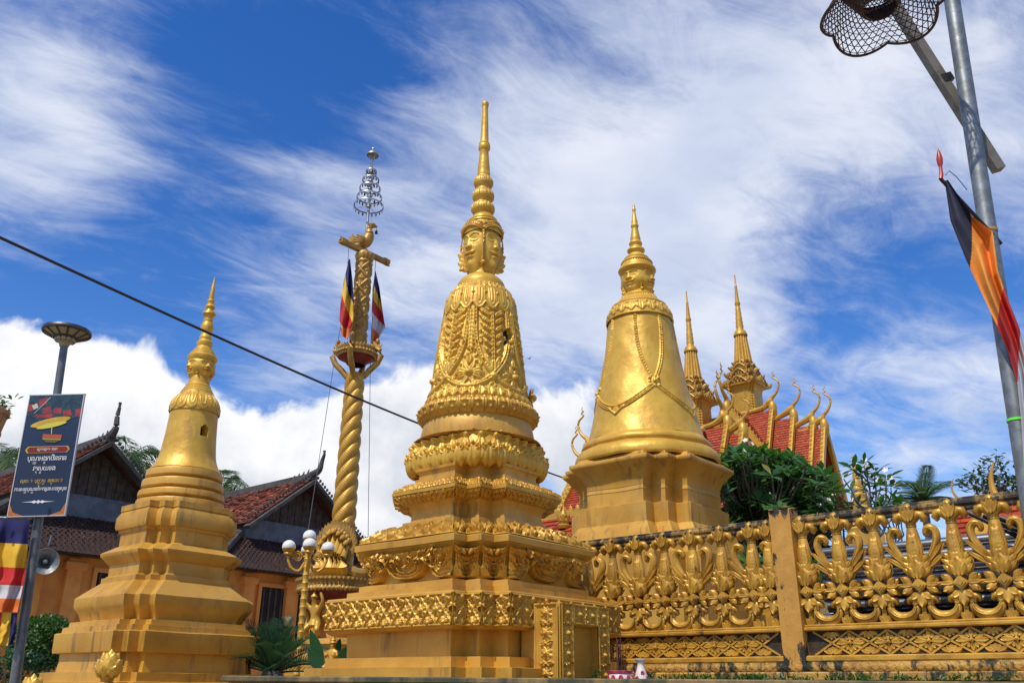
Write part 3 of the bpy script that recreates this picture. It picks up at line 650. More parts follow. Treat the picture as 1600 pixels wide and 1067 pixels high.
    for i in range(k):
        x = (i+.5)*W/k; wd = W/k
        R.H = np.maximum(R.H, np.where((np.abs(((R.u[None, :]-x+W/2) % W)-W/2) < wd*.48) & (R.v[:, None] > Ln*.04+0*R.u[None, :]+Ln*.16*(np.abs(((R.u[None, :]-x+W/2) % W)-W/2)/(wd*.5))**2), .010, 0))
        for s_ in (-1, 1): R.curve([(x+s_*wd*.22, Ln*.62), (x+s_*wd*.22, Ln*.3), (x+s_*wd*.12, Ln*.17), (x, Ln*.13)], .008, .008, .015); R.curve([(x+s_*wd*.5, Ln*.72), (x+s_*wd*.2, Ln*.86), (x, Ln*.74)], .010, .009, .018)
        R.curve([(x, Ln*.62), (x, Ln*.26)], .012, .012, .018); R.dot(x+wd/2, Ln*.5, .014, .024); R.dot(x, Ln*.93, .02, .022); R.dot(x+wd/2, Ln*.93, .015, .02)
        R.curve([(x-wd*.5, Ln*.22), (x-wd*.25, Ln*.08), (x, Ln*.03), (x+wd*.25, Ln*.08), (x+wd*.5, Ln*.22)], .008, .008, .018)
    R.lathe(kp).build('petal_collar', GOLDB, t, 60)
    mb = MB(); lathe(mb, smooth_prof(C([(458, 38), (453, 37.5), (447, 36.5), (441, 32), (436, 25), (433, 20.5), (425, 19), (410, 19)]), 4), 64); mb.build('shoulders', GOLDB, t)
    zc, zt = z(432), z(357); mb = MB(); Rh = C([(390, 31)])[0][0]/.60; rf = head_mesh(mb, Rh, zc, zt); mb.build('four_faced_head', GOLDB, t, 80)
    diadem(t, rf, zc, zt, GOLD, C([(372, 30), (366, 31), (362, 29), (357, 24), (354, 23)]))
    for k in range(4): ear_flap(t, pi/4+k*pi/2, Rh*.44, zc+.08*(zt-zc), (zt-zc)*.62, GOLDB, .2)
    mb = MB(); lathe(mb, C([(372, 30), (366, 31), (362, 29), (357, 24), (354, 23), (352.5, 24.5), (350.5, 24), (349.5, 21.5), (348, 22.5), (346, 22), (345, 19.5), (343, 19), (341, 17), (338.5, 15)]), 64, wobble=.003); mb.build('crown', GOLDB, t)
    mb = MB()
    for (y0_, y1_, hw) in ((337, 317, 18), (317, 296, 16.8), (296, 275.5, 14.7)):
        rows = [(y0_, hw*.72), (y0_-2, hw*.76), (y0_-4, hw*.92), (y0_-8, hw), (y0_-12, hw*.97), (y0_-16, hw*.82), (y0_-18.5, hw*.68), (y1_, hw*.66)]; pp = smooth_prof(C(rows), 4); Ln = sum(math.dist(a_, b) for a_, b in zip(pp, pp[1:])); W = 2*pi*pp[12][0]; R = Rel(W, Ln, .004, True)
        for i in range(16): R.petal((i+.5)*W/16, Ln*.30, Ln*.85, W/16*.95, .008)
        R.lathe(pp, mb)
    mb.build('lotus_bulbs', GOLDB, t, 60)
    mb = MB(); lathe(mb, C([(276, 9.8), (272, 10.2), (270, 9), (266, 9.6), (263, 9.3), (248, 7.8), (237, 6.8), (236, 7.5), (234, 9), (231, 9.4), (228.5, 9.2), (227, 8.2), (225.5, 8.6), (224, 7.4), (222, 6.5), (195, 5.4), (170, 4.4), (168, 4.6)]), 32); mb.build('spire', GOLDB, t)
    mb = MB(); pp = smooth_prof(C([(168.5, 4.2), (166, 5.2), (162.5, 5.5), (160, 4), (158, .6)]), 4); lathe(mb, pp, 20)
    zb = C([(165, 4.6)])[0]; ring_leaves(mb, zb[0], zb[1], 7, .03, .024, .004, .03, 0, .004, -.012); mb.build('bud_finial', GOLDB, t)
    # framed door panel built against the right-hand face
    a_f = S([(970, 225)])[0][0]; zt = z(939.5)-.095; zb = 1.62; w0, w1 = -.06, .56; yo = -.06
    # panel front stands off the band face (local +x)
    dx = .24; fx = a_f+dx; y0, y1 = -.43, .15
    mb = MB(); fw = .14
    bx = lambda ya, yb, za, zb_, xa, xb: box(mb, ((xa+xb)/2, (ya+yb)/2, (za+zb_)/2), (xb-xa, yb-ya, zb_-za), bev=.006)
    bx(y0, y1, zb, zt, a_f-.1, fx-.06)
    bx(y0, y0+fw, zb, zt, fx-.062, fx); bx(y1-fw, y1, zb, zt, fx-.062, fx); bx(y0+fw-.002, y1-fw+.002, zt-fw*1.05, zt, fx-.064, fx-.001)
    sh = mb.build('door_panel', OCHRE, t)
    fr = MB()
    def flw(w, h):
        R = Rel(w, h, .0045); vert = h > w; L_ = max(w, h); wd = min(w, h, .135); k = max(2, int(L_/(wd*.85)))
        for i in range(k):
            q = (i+.5)*L_/k; x, y = (w/2, q) if vert else (q, h/2)
            R.flower(x, y, wd*.40, 8, .018, i*.4); R.flower(x, y, wd*.24, 8, .026, i*.4+.2); R.dot(x, y, wd*.13, .036)
            for s_ in (-1, 1):
                x2, y2 = (w/2+s_*wd*.3, q+L_/k/2) if vert else (q+L_/k/2, h/2+s_*wd*.3)
                R.spiral(x2, y2, wd*.12, 1.3, i, s_, wd*.035, .02); R.dot(w/2 if vert else q+L_/k/2, q+L_/k/2 if vert else h/2, wd*.07, .026)
                R.leaf(w/2 if vert else q+L_/k/2, q+L_/k/2 if vert else h/2, (.5 if s_ > 0 else pi-.5) if vert else s_*pi/2-.5, wd*.3, wd*.13, .018); R.leaf(w/2 if vert else q+L_/k/2, q+L_/k/2 if vert else h/2, (-.5 if s_ > 0 else pi+.5) if vert else s_*pi/2+.5, wd*.3, wd*.13, .018)
        for (p_, q_) in (((0, .008), (w, .008)), ((0, h-.008), (w, h-.008)), ((.008, 0), (.008, h)), ((w-.008, 0), (w-.008, h))): R.curve([p_, q_], .011, .011, .016)
        return R
    Z = zt-zb
    for ya in (y0, y1-fw): flw(fw, Z).panel(fr, (fx+.003, ya, zb), (0, 1, 0), (0, 0, 1), (1, 0, 0))
    flw(y1-y0-2*fw, fw).panel(fr, (fx+.003, y0+fw, zt-fw), (0, 1, 0), (0, 0, 1), (1, 0, 0))
    flw(dx-.03, Z).panel(fr, (a_f+.02, y0-.003, zb), (1, 0, 0), (0, 0, 1), (0, -1, 0))
    fr.build('flower_frame', GOLD, sh, 60)
    return t
stupa_middle()

# ------------------------------------------------------------------ left stupa
def stupa_left():
    X, Y = -3.515, 9.2; n = .10
    t = thing('stupa', 'smaller plain ochre stupa at the left, with an arched niche in its bell and a leaning finial', 'stupa', (X, Y, 0), GRID)
    t['label'] = 'smallest plain ochre stupa, left of the twisted column, with an arched niche in its bell'
    S = lambda rows: prof_sq(X, Y, rows, n); C = lambda rows: prof_px(X, Y, rows); z = lambda py: zpix(X, Y, py)
    b = S([(1119, 182), (1066, 176)]); sweep(MB(), [(b[0][0]*1.05, 0), (b[0][0]*1.05, b[0][1])]+b+S([(1065, 166), (1052, 166)]), n).build('base_step', OCHRE, t)
    sweep(MB(), S([(1052, 144), (1036, 141), (1024, 141), (1023, 148)]), n).build('plinth_wall', OCHRE, t)
    sweep(MB(), S([(1023, 152), (1021, 153), (994, 153), (992.5, 151), (992, 143), (984, 142), (983.5, 134), (976, 133)]), n).build('plinth_slab', OCHRE, t)
    sweep(MB(), S([(976, 119), (974, 118), (964, 122), (957, 128), (952, 131), (940, 131.5), (938, 129), (927, 114), (917, 99), (915.5, 97), (908, 97), (907.5, 92), (905, 90)]), n).build('ogee_tier', OCHRE, t)
    sweep(MB(), S([(905, 88), (888, 88), (886, 92), (881, 97), (876, 103), (871, 104), (869, 101), (863, 88), (860, 82), (859, 79)]), n).build('ledge_tier', OCHRE, t)
    sweep(MB(), S([(859, 78), (840, 78), (839, 81), (835, 82), (834, 86), (830, 88), (816, 88), (810, 84), (806, 81), (805.5, 83), (797, 83), (796.5, 81)]), n).build('cushion_tier', OCHRE, t)
    mb = MB(); rows = []
    for (a_, b_, hw) in ((798, 786, 66), (785.5, 772, 64.5), (771, 755, 61), (754, 739, 57)): rows += [(a_, hw-6.5), (a_-.6, hw-6), (a_-3, hw-1.0), (a_-3.6, hw), (b_+4, hw), (b_+1.5, hw-1), (b_+.4, hw-6)]
    lathe(mb, C(rows+[(738, 52)]), 80, wobble=.003); mb.build('ring_moulding', OCHRE, t)
    bp = smooth_prof(C([(739, 53.5), (728, 47), (715, 42.3), (690, 38.9), (665, 36.8), (644, 35.7)]), 8); Ln = sum(math.dist(a, b) for a, b in zip(bp, bp[1:])); W = 2*pi*.27; R = Rel(W, Ln, .006, True)
    y0 = Ln*(739-678)/(739-644.); 
    def arch(Xg, Yg):
        w = .042*np.ones_like(Xg+Yg); top = .065-np.abs(Xg)*.9+0*Yg; return np.where((np.abs(Xg) < w) & (Yg > -.062) & (Yg < top), -.12, 0)
    R._stamp(0., y0, .1, arch, 'min')
    R.lathe(bp).build('bell', GOLDB, t, 70)
    k = np.argmin(np.abs(np.array([p[1] for p in bp])-z(676))); ni = MB(); box(ni, (bp[k][0]-.105, 0, bp[k][1]), (.02, .12, .17)); ni.build('niche_shade_panel', DARK, t)  # dark panel at the back of the niche paints the shade inside it
    kp = smooth_prof(C([(648, 37.2), (640, 36.6), (631, 33.8), (625, 30), (619, 25), (616, 23.6)]), 5); Ln = sum(math.dist(a, b) for a, b in zip(kp, kp[1:])); W = 2*pi*kp[5][0]; R = Rel(W, Ln, .005, True); k = 14
    for i in range(k):
        x = (i+.5)*W/k; wd = W/k; Xd = np.abs(((R.u[None, :]-x+W/2) % W)-W/2)
        R.H = np.maximum(R.H, np.where((Xd < wd*.47) & (R.v[:, None] > Ln*(.02+.16*(Xd/(wd*.5))**2)), .009, 0))
        q = np.linspace(-1, 1, 30); R.curve(np.stack([x+wd*.33*q, Ln*(.22+.50*np.abs(q)**3)], 1), .0045, .0045, .016); R.curve([(x, Ln*.35), (x, Ln*.75)], .004, .004, .013)
    R.curve([(0, Ln*.97), (W, Ln*.97)], .008, .008, .012)
    mb = R.lathe(kp)
    mb.build('petal_collar', GOLDB, t, 60)
    mb = MB(); lathe(mb, C([(618, 25), (615.5, 24), (613, 24), (611, 21.5), (609, 21.5), (607, 19), (604.5, 19), (602, 16.5), (598, 16), (590, 15)]), 48); mb.build('shoulders', GOLDB, t)
    zc, zt = z(593), z(560); mb = MB(); Rh = C([(575, 22)])[0][0]/.60; rf = head_mesh(mb, Rh, zc, zt, 240, 90); mb.build('four_faced_head', GOLDB, t, 80)
    for k in range(4): ear_flap(t, pi/4+k*pi/2, Rh*.40, zc+.12*(zt-zc), (zt-zc)*.6, GOLDB, .1)
    mb = MB(); lathe(mb, C([(566, 20), (562, 22.5), (559, 22.5), (557.5, 21), (556.5, 19.6), (554, 19.4), (552.5, 17), (550.5, 16.8), (549, 14.5), (547, 14.2), (545.5, 12), (543, 11)]), 56); mb.build('crown', GOLDB, t)
    mb = MB(); lathe(mb, C([(544, 11), (541, 11.3), (538, 12.4), (535.5, 12), (534, 10), (532, 8.9), (529, 9.6), (526.5, 9.2), (525, 7.8), (521, 7.3), (518, 8.8), (513, 10.1), (508, 9), (504, 7), (502.5, 7.6), (500.5, 7.4), (499.5, 6), (496, 6.3), (494, 8.5), (491.5, 10.2), (489, 9.4), (487, 6), (484, 5.2), (482, 6.8), (480, 7.6), (478, 6.6), (476.5, 4.8), (473, 4.6), (471.5, 5.6), (469, 5.2), (467.5, 3.6), (466, 4.1), (450, 2.6), (433, .4)]), 28); mb.build('spire', GOLDB, t)
    return t
stupa_left()

# ------------------------------------------------------------------ right stupa
def stupa_right():
    X, Y = 1.765, 11.0; n = .19
    t = thing('stupa', 'broad smooth golden stupa behind the railing, its bell hung with cord swags and a medallion', 'stupa', (X, Y, 0), GRID)
    S = lambda rows: prof_sq(X, Y, rows, n); C = lambda rows: prof_px(X, Y, rows); z = lambda py: zpix(X, Y, py)
    b = S([(960, 150), (880, 148)]); sweep(MB(), [(b[0][0]+.1, 0), (b[0][0]+.1, b[0][1])]+b+S([(878, 140), (846, 131), (834, 120)]), n, wobble=.006).build('base_step', OCHRE, t)
    sweep(MB(), S([(834, 119.5), (806, 119), (805, 117)]), n, wobble=.008).build('lower_course', OCHRE, t)
    sweep(MB(), S([(805, 107), (785, 106), (784, 107), (778, 105)]), n, wobble=.008).build('upper_course', OCHRE, t)
    sweep(MB(), S([(778, 105.5), (772, 106), (764, 110), (756, 117), (750, 124), (746, 129), (744.5, 130.5), (741, 131), (739, 129.5), (737, 119), (735, 117.5), (732, 116)]), n, wobble=.006).build('cornice', OCHRE, t)
    mb = MB(); lathe(mb, smooth_prof(C([(733, 111), (729, 113), (722, 112), (715, 107), (711.5, 100), (710, 99), (706, 101), (701, 99.5), (697, 95), (694, 91.5)]), 4), 96, wobble=.005); mb.build('ring_moulding', GOLDB, t)
    bp = smooth_prof(C([(695, 92), (688, 89.5), (670, 84), (636, 75), (600, 65.5), (581, 61), (545, 54.5), (505, 49)]), 6); zz = np.array([p[1] for p in bp]); Ls = np.concatenate([[0], np.cumsum([math.dist(a, b_) for a, b_ in zip(bp, bp[1:])])]); Ln = Ls[-1]; W = 2*pi*.62; R = Rel(W, Ln, .0075, True)
    V = lambda py: np.interp(z(py), zz, Ls); a = .022; q = W/4
    for k in range(4):
        c = (radians(-45)/(2*pi)*W+k*q) % W
        for s_ in (-1, 1):
            tt = np.linspace(0, 1, 40); dl = radians(21.5)/(2*pi)*W; xs = c+s_*dl*(1-tt**2.6); ys = V(505)+(V(617)-V(505))*tt
            for o in (-.016, .016): R.curve(np.stack([xs+o, ys], 1), .0085, .0085, a*.85)
            for f in np.linspace(.02, .97, 26): R.dot(np.interp(f, tt, xs), np.interp(f, tt, ys), .014, a*.8)
        tt = np.linspace(0, 1, 60); xs = c+q*tt; sg = 1-np.abs(2*tt-1)**1.5; ys = V(621)-(V(621)-V(657))*sg
        for o, r_ in ((0, .010), (.030, .009), (-.028, .009)): R.curve(np.stack([xs, ys+o], 1), r_, r_, a)
        m = c+q/2; yb = V(657); R.curve([(m-.10, yb+.02), (m, yb-.085), (m+.10, yb+.02)], .013, .013, a*1.2); R.leaf(m, yb+.03, -pi/2, .12, .08, a)
        R.flower(c, V(619), .085, 8, a*1.6); R.dot(c, V(619), .034, .055)
        for sx_, sy_ in ((1, 1), (-1, 1), (1, -1), (-1, -1)): R.dot(c+sx_*.055, V(619)+sy_*.055, .025, .035)
    # trowelled plaster is never even
    R.H += .004*np.sin(R.u[None, :]*9/W*2*pi+np.sin(R.v[:, None]*5)*1.5)*np.sin(R.v[:, None]*7+1)
    R.lathe(bp).build('bell', GOLDB, t, 70)
    kp = smooth_prof(C([(508, 51), (503, 50.5), (495, 48.5), (484, 42), (475, 33.5), (468, 26), (464, 23.5)]), 5); Ln2 = sum(math.dist(a_, b_) for a_, b_ in zip(kp, kp[1:])); W2 = 2*pi*kp[12][0]; R = Rel(W2, Ln2, .0055, True); k = 20
    R.curve([(0, .016), (W2, .016)], .016, .016, .016); R.curve([(0, Ln2*.50), (W2, Ln2*.50)], .012, .012, .018); R.curve([(0, Ln2*.93), (W2, Ln2*.93)], .016, .016, .022)
    for i in range(k):
        x = i*W2/k; R.leaf(x, Ln2*.09, pi/2, Ln2*.36, W2/k*.8, .019)
        for s_ in (-1, 1): R.spiral(x+s_*W2/k*.34, Ln2*.22, W2/k*.2, 1.2, 0, s_, .012, .018)
        R.dot(x+W2/k/2, Ln2*.4, .025, .02)
    for i in range(48): R.dot(i*W2/48, Ln2*.86, .016, .018)
    R.lathe(kp).build('collar', GOLDB, t, 60)
    mb = MB(); lathe(mb, smooth_prof(C([(466, 26), (463, 23.5), (461, 20), (457, 18), (445, 17.5)]), 3), 48); mb.build('neck', GOLDB, t)
    zc, zt = z(463), z(421); mb = MB(); Rh = C([(445, 27)])[0][0]/.60; rf = head_mesh(mb, Rh, zc, zt, 280, 110, smile=.03); mb.build('four_faced_head', GOLDB, t, 80)
    for k in range(4): ear_flap(t, pi/4+k*pi/2, Rh*.41, zc+.02*(zt-zc), (zt-zc)*.75, GOLDB, .06)
    mb = MB(); pp = C([(430, 24), (427, 28.5), (424.5, 29.5), (422, 28.5), (420.5, 25.5), (417, 25), (415, 23.5), (412.5, 23.3), (411, 21), (408, 19.5), (406.5, 20), (404.5, 18.5), (403, 14.5), (400, 13), (398, 11)]); lathe(mb, pp, 64)
    for k in range(40):
        an = 2*pi*k/40; r1, z1 = C([(413.5, 24)])[0]; r2, z2 = C([(410, 21.5)])[0]; tube(mb, [(r1*cos(an), r1*sin(an), z1), (r2*cos(an+.22), r2*sin(an+.22), z2)], .012, 5)
    mb.build('crown', GOLDB, t)
    mb = MB(); lathe(mb, C([(399, 10.5), (397, 10), (395.5, 12), (393, 13.9), (391, 13.5), (388.5, 9.6), (386, 8.4), (384, 9.2), (381.5, 10.5), (379, 9.4), (377, 7.8), (373, 8), (371, 7.4), (358, 4.9), (356.5, 5), (355, 6), (353.5, 6.3), (351.5, 5.4), (350, 4.6), (346.5, 4.9), (345, 4.2), (333, 2.4), (331, 2.2), (329, 2.9), (327, 2.9), (325, 1.9), (323.5, 2.1), (317, .3)]), 32); mb.build('spire', GOLDB, t)
    return t
stupa_right()
def onplane(px, py, P, N):
    d = at(px, py, 1.)-[0, 0, EYE]; N = np.array(N, float); return np.array([0, 0, EYE])+d*(((np.array(P)-[0, 0, EYE])@N)/(d@N))
# ------------------------------------------------------------------ raised platform with a beaded edge
PZ = 1.655
TERR = mat('terrace_top', (.30,.20,.07), (.17,.12,.05), .8, 0, 2.0, .3, 30, stain=(3,.5,(.05,.055,.03),.1))
def platform():
    t = thing('platform', 'low raised terrace with a beaded golden edge under the middle stupa and railing', 'terrace', (0, 0, 0))
    x0 = at(346, 1053, 5.6)[0]; x1 = 7.5; y0, y1 = 5.6, 9.6
    mb = MB(); box(mb, ((x0+x1)/2, (y0+y1)/2, PZ-.018), (x1-x0, y1-y0, .036), bev=.008); mb.build('slab', TERR, t)
    mb = MB(); box(mb, ((x0+x1)/2+.05, (y0+y1)/2+.05, (PZ-.04)/2), (x1-x0-.2, y1-y0-.2, PZ-.04)); mb.build('wall', OCHRE, t)
    mb = MB(); box(mb, ((x0+x1)/2, y0+.05, PZ-.078), (x1-x0-.06, .06, .08), bev=.01); mb.build('edge_moulding', OCHRE, t)
    mb = MB()
    for k in range(int(3.2/.034)): ell(mb, (x0+.07+k*.034, y0+.015, PZ-.056), (.013, .013, .013), 8, 6)
    for k in range(12): ell(mb, (x0+.03, y0+.07+k*.034, PZ-.056), (.013, .013, .013), 8, 6)
    mb.build('bead_row', GOLDB, t)
platform()

# ------------------------------------------------------------------ carved railing
def railing():
    RA = radians(140); P0 = (3.188, 6.06)
    t = thing('railing', 'carved gold railing of leafy balusters and scrolls, weathered black along its top', 'railing', (P0[0], P0[1], 0), RA)
    SL = [(-1.6, 1.236), (1.406, 3.33)]
    for (a, b) in SL:
        c, w = (a+b)/2, b-a
        mb = MB(); box(mb, (c, 0, 2.83), (w, .075, .05), bev=.018); box(mb, (c, 0, 2.795), (w, .05, .03), bev=.006); box(mb, (c, 0, 2.86), (w, .035, .02), bev=.006)
        v = mb.v[0]; mb.build('top_rail', RAILT, t)
        mb = MB(); box(mb, (c, 0, 2.29), (w, .04, .034), bev=.008); mb.build('middle_rail', RAILG, t)
        mb = MB(); box(mb, (c, 0, 2.022), (w, .10, .03), bev=.008); box(mb, (c, 0, 2.045), (w, .07, .018), bev=.006); mb.build('sill', RAILG, t)
        mb = MB(); box(mb, (c, -.03, 1.92), (w, .05, .18)); mb.build('lattice_ground', PIGM, t)
        mb = MB(); P = .2715; k0 = int(math.floor((a-.917)/P))-1
        st = MB()
        def lobe(x, z, an, r0, r1, wd, th_=.024):
            e = V3(cos(an), 0, sin(an)); o = V3(x, -.006, z); leaf(mb, o+e*r0, o+e*r1, (0, 1, 0), wd, th_, .003, 6, 5, vein=.3, fat=.55, pw=.6)
        for k in range(k0, k0+16):
            x = .917+k*P
            for sx in (-1, 1):
                for sz in (-1, 1):
                    p, q = V3(x+sx*P/2, .002, 1.921), V3(x, .002, 1.921+sz*.082)
                    if min(p[0], q[0]) > a and max(p[0], q[0]) < b: bar(st, p, q, .012, .014)
            if a+.10 < x < b-.10:
                for an, r1 in ((0, .106), (pi, .106), (pi/2, .072), (-pi/2, .072)):
                    lobe(x, 1.921, an, .012, r1, .050, .03)
                    for s_ in (-1, 1): lobe(x, 1.921, an+s_*(.42 if r1 > .08 else .62), .022, r1*.82, .040, .024)
                box(mb, (x, .014, 1.921), (.028, .03, .028), bev=.008); ell(mb, (x, .030, 1.921), (.008, .008, .008), 8, 6)
            xm = x+P/2
            if a+.06 < xm < b-.06:
                for zc, s_ in ((2.0, -1), (1.842, 1)):
                    for da in (-1.15, -.6, 0, .6, 1.15): lobe(xm, zc, s_*pi/2+da, .008, .058 if abs(da) < 1 else .074, .040, .024)
        st.build('lattice_straps', RAILG, t, 20)
        mb.build('lattice_flowers', RAILG, t)
        mb = MB(); box(mb, (c, 0, 1.813), (w, .14, .045), bev=.01); mb.build('base_ledge', RAILG, t)
    c, w = (SL[0][0]+SL[1][1])/2, SL[1][1]-SL[0][0]
    mb = MB(); box(mb, (c, .0, 1.757), (w, .15, .066), bev=.004)
    R = Rel(w, .062, .007)
    for k in range(int(w/.06)): R.flower(.03+k*.06, .031, .028, 5, .014, k); R.leaf(.06+k*.06, 0, pi/2, .05, .03, .012)
    R.panel(mb, (SL[0][0], .078, 1.727), (1, 0, 0), (0, 0, 1), (0, 1, 0)); mb.build('carved_foot_moulding', RAILF, t, 60)
    mb = MB()
    x = SL[0][0]
    while x < SL[1][1]-.1:
        L_ = random.uniform(.45, .7); L_ = min(L_, SL[1][1]-x); box(mb, (x+L_/2, .03+random.uniform(-.004, .004), 1.69), (L_-.006, .24, .064), bev=.010); x += L_
    mb.build('kerb', RAILF, t)
    mb = MB(); box(mb, (1.321, .0, 2.33), (.17, .17, 1.19), bev=.012); v = mb.v[0]; mb.build('post', POSTM, t)
    mb = MB(); ns = 14
    for k in range(70):
        ell(mb, (1.321+random.uniform(-.085, .085), random.uniform(-.085, .085), 2.925+random.uniform(-.012, .012)), (random.uniform(.012, .03),)*2+(random.uniform(.006, .014),), 7, 5)
    mb.build('post_moss_crust', RAILT, t)
    # one baluster, built once
    def baluster():
        mb = MB(); b = mb
        pr = smooth_prof([(.02, 2.335), (.055, 2.35), (.074, 2.385), (.072, 2.43), (.057, 2.475), (.053, 2.50), (.056, 2.55), (.051, 2.60), (.040, 2.66), (.031, 2.705)], 5); Ln = sum(math.dist(p, q) for p, q in zip(pr, pr[1:])); W = 2*pi*.055; R = Rel(W, Ln, .005, True)
        for f in (W/4, 3*W/4):
            for j in range(6):
                for s_ in (-1, 1): R.leaf(f+s_*.006, Ln*(.42+.065*j), pi/2-s_*(.75-.03*j), .060-.003*j, .028, .013)
            R.leaf(f, Ln*.40, pi/2, Ln*.52, .018, .015)
        R.lathe(pr, b, sy=.72)
        for k in range(3): lathe(b, [(.034, 2.695+.012*k), (.039, 2.701+.012*k), (.034, 2.707+.012*k)], 14, sy=.8)
        ba = b.build('baluster', RAILG, t, 70)
        b = MB()
        for (z0, ln, sp) in ((2.345, .10, .062), (2.388, .10, .066), (2.435, .09, .058)):
            for s_ in (-1, 1):
                for sg in (-1, 1): leaf(b, V3(s_*sp*.45, sg*.022, z0), V3(s_*(sp+.034), sg*.020, z0+ln*.70), (s_*.35, sg, 0), .046, .018, .006, 6, 5)
        for sg in (-1, 1):
            leaf(b, V3(0, sg*.034, 2.335), V3(0, sg*.062, 2.460), (0, sg, 0), .068, .026, .004, 7, 5)
            for s_ in (-1, 1): leaf(b, V3(s_*.014, sg*.040, 2.34), V3(s_*.054, sg*.054, 2.418), (s_*.3, sg, 0), .054, .020, .004, 7, 5); leaf(b, V3(s_*.022, sg*.030, 2.42), V3(s_*.042, sg*.042, 2.515), (s_*.3, sg, 0), .046, .016, .004, 6, 5)
        b.build('bud', RAILG, ba, 62)
        b = MB()
        for sg in (-1, 1):
            for (s0, y) in ((.058, .050), (.042, .060), (.024, .068)):
                V = [(s0, 0), (0, s0), (-s0, 0), (0, -s0)]
                vv = [(x, sg*y*.5, 2.29+z_) for x, z_ in V]+[(x*.86, sg*y, 2.29+z_*.86) for x, z_ in V]; b.add(vv, [(4, 5, 6, 7)]+[(i, (i+1) % 4, 4+(i+1) % 4, 4+i) for i in range(4)])
        b.build('diamond_boss', RAILG, ba, 20)
        b = MB()
        for sg in (-1, 1):
            for s_ in (-1, 1):
                leaf(b, V3(s_*.052, sg*.018, 2.300), V3(s_*.122, sg*.034, 2.350), (0, sg, 0), .058, .022, .010, 6, 5); leaf(b, V3(s_*.045, sg*.018, 2.285), V3(s_*.122, sg*.034, 2.232), (0, sg, 0), .058, .022, .010, 6, 5)
                leaf(b, V3(s_*.05, sg*.024, 2.29), V3(s_*.136, sg*.036, 2.29), (0, sg, 0), .042, .024, .0, 6, 5)
                leaf(b, V3(s_*.004, sg*.014, 2.238), V3(s_*.068, sg*.032, 2.192), (0, sg, 0), .060, .026, .006, 6, 5, pw=.5)
            leaf(b, V3(0, sg*.014, 2.250), V3(0, sg*.034, 2.135), (0, sg, 0), .080, .030, .0, 7, 5, pw=.55, fat=.4)
            for s_ in (-1, 0, 1): leaf(b, V3(s_*.008, sg*.008, 2.045), V3(s_*.034, sg*.022, 2.125-abs(s_)*.025), (0, sg, 0), .042, .018, 0, 6, 5)
        box(b, (0, 0, 2.15), (.03, .02, .22))
        b.build('leaf_tails', RAILG, ba, 62)
        b = MB()
        for s_ in (-1, 1):
            tube(b, [(s_*.010, .0, 2.722), (s_*.034, .0, 2.760), (s_*.060, 0, 2.782), (s_*.084, 0, 2.776), (s_*.094, 0, 2.752), (s_*.084, 0, 2.733), (s_*.070, 0, 2.738)], [.018, .028, .034, .034, .030, .018, .006], 10, flat=((0, 1, 0), 1.5))
        for sg in (-1, 1):
            leaf(b, V3(0, sg*.034, 2.735), V3(0, sg*.056, 2.838), (0, sg, 0), .062, .024, .0, 7, 5, pw=.55, fat=.5)
            for s_ in (-1, 1): leaf(b, V3(s_*.012, sg*.036, 2.74), V3(s_*.048, sg*.048, 2.822), (s_*.2, sg, 0), .044, .022, .0, 6, 5, pw=.55)
        lathe(b, smooth_prof([(.022, 2.80), (.036, 2.83), (.030, 2.852), (.012, 2.868), (.002, 2.874)], 4), 14, sy=1.1)
        for k in range(6): a_ = k*pi/3; leaf(b, V3(.03*cos(a_), .033*sin(a_), 2.815), V3(.03*cos(a_), .033*sin(a_), 2.856), (cos(a_), sin(a_), 0), .034, .01, .004, 5, 3)
        b.build('fleuron_cap', RAILG, ba, 62)
        return ba
    B = baluster()
    plume = MB()
    def frond(mb, s_, pts, rad, fl=1.25):
        P = np.array(smooth_prof(pts, 6)); r = np.interp(np.linspace(0, 1, len(P)), np.linspace(0, 1, len(rad)), rad)
        tube(mb, np.stack([s_*P[:, 0], np.zeros(len(P)), P[:, 1]], 1), r, 10, flat=((0, 1, 0), fl))
        for o in (-.45, .45): tube(mb, np.stack([s_*(P[:, 0]+o*r*.8), np.zeros(len(P)), P[:, 1]], 1), r*.40, 7, flat=((0, 1, 0), 3.4))
    for s_ in (-1, 1):
        frond(plume, s_, [(.045, 2.40), (.085, 2.47), (.135, 2.545), (.158, 2.605), (.155, 2.655), (.128, 2.683), (.098, 2.672), (.090, 2.640), (.106, 2.628)], [.010, .019, .026, .028, .028, .028, .026, .019, .009])
        for pts, wd in (([(.055, 2.41), (.205, 2.58)], .036), ([(.055, 2.385), (.196, 2.495)], .038)):
            for sg in (-1, 1): leaf(plume, V3(s_*pts[0][0], sg*.010, pts[0][1]), V3(s_*pts[1][0], sg*.020, pts[1][1]), (s_*.2, sg, 0), wd, .020, .010, 8, 5, fat=.6)
    pm = plume.mesh('plumes', RAILG, 62)
    cr = MB(); an = np.linspace(radians(165), radians(375), 34); rr = np.interp(np.linspace(0, 1, 34), [0, .08, .5, .92, 1], [.019, .026, .040, .026, .019])
    P = np.stack([np.cos(an)*.090, np.zeros(34), 2.148+np.sin(an)*.072], 1); tube(cr, P, rr, 10, flat=((0, 1, 0), .95))
    for s_ in (-1, 1): tube(cr, [(s_*.088, 0, 2.160), (s_*.085, 0, 2.188), (s_*.066, 0, 2.204), (s_*.045, 0, 2.197), (s_*.038, 0, 2.178), (s_*.050, 0, 2.168)], [.026, .028, .027, .023, .015, .006], 10, flat=((0, 1, 0), 1.15))
    for o, y in ((.0, .036), (-.014, .034)): P2 = P.copy(); P2[:, 0] *= (1+o*6); P2[:, 1] += y; P2[:, 2] -= o*.6; tube(cr, P2, rr*.20, 6)
    cm = cr.mesh('crescent_scroll', RAILG, 62)
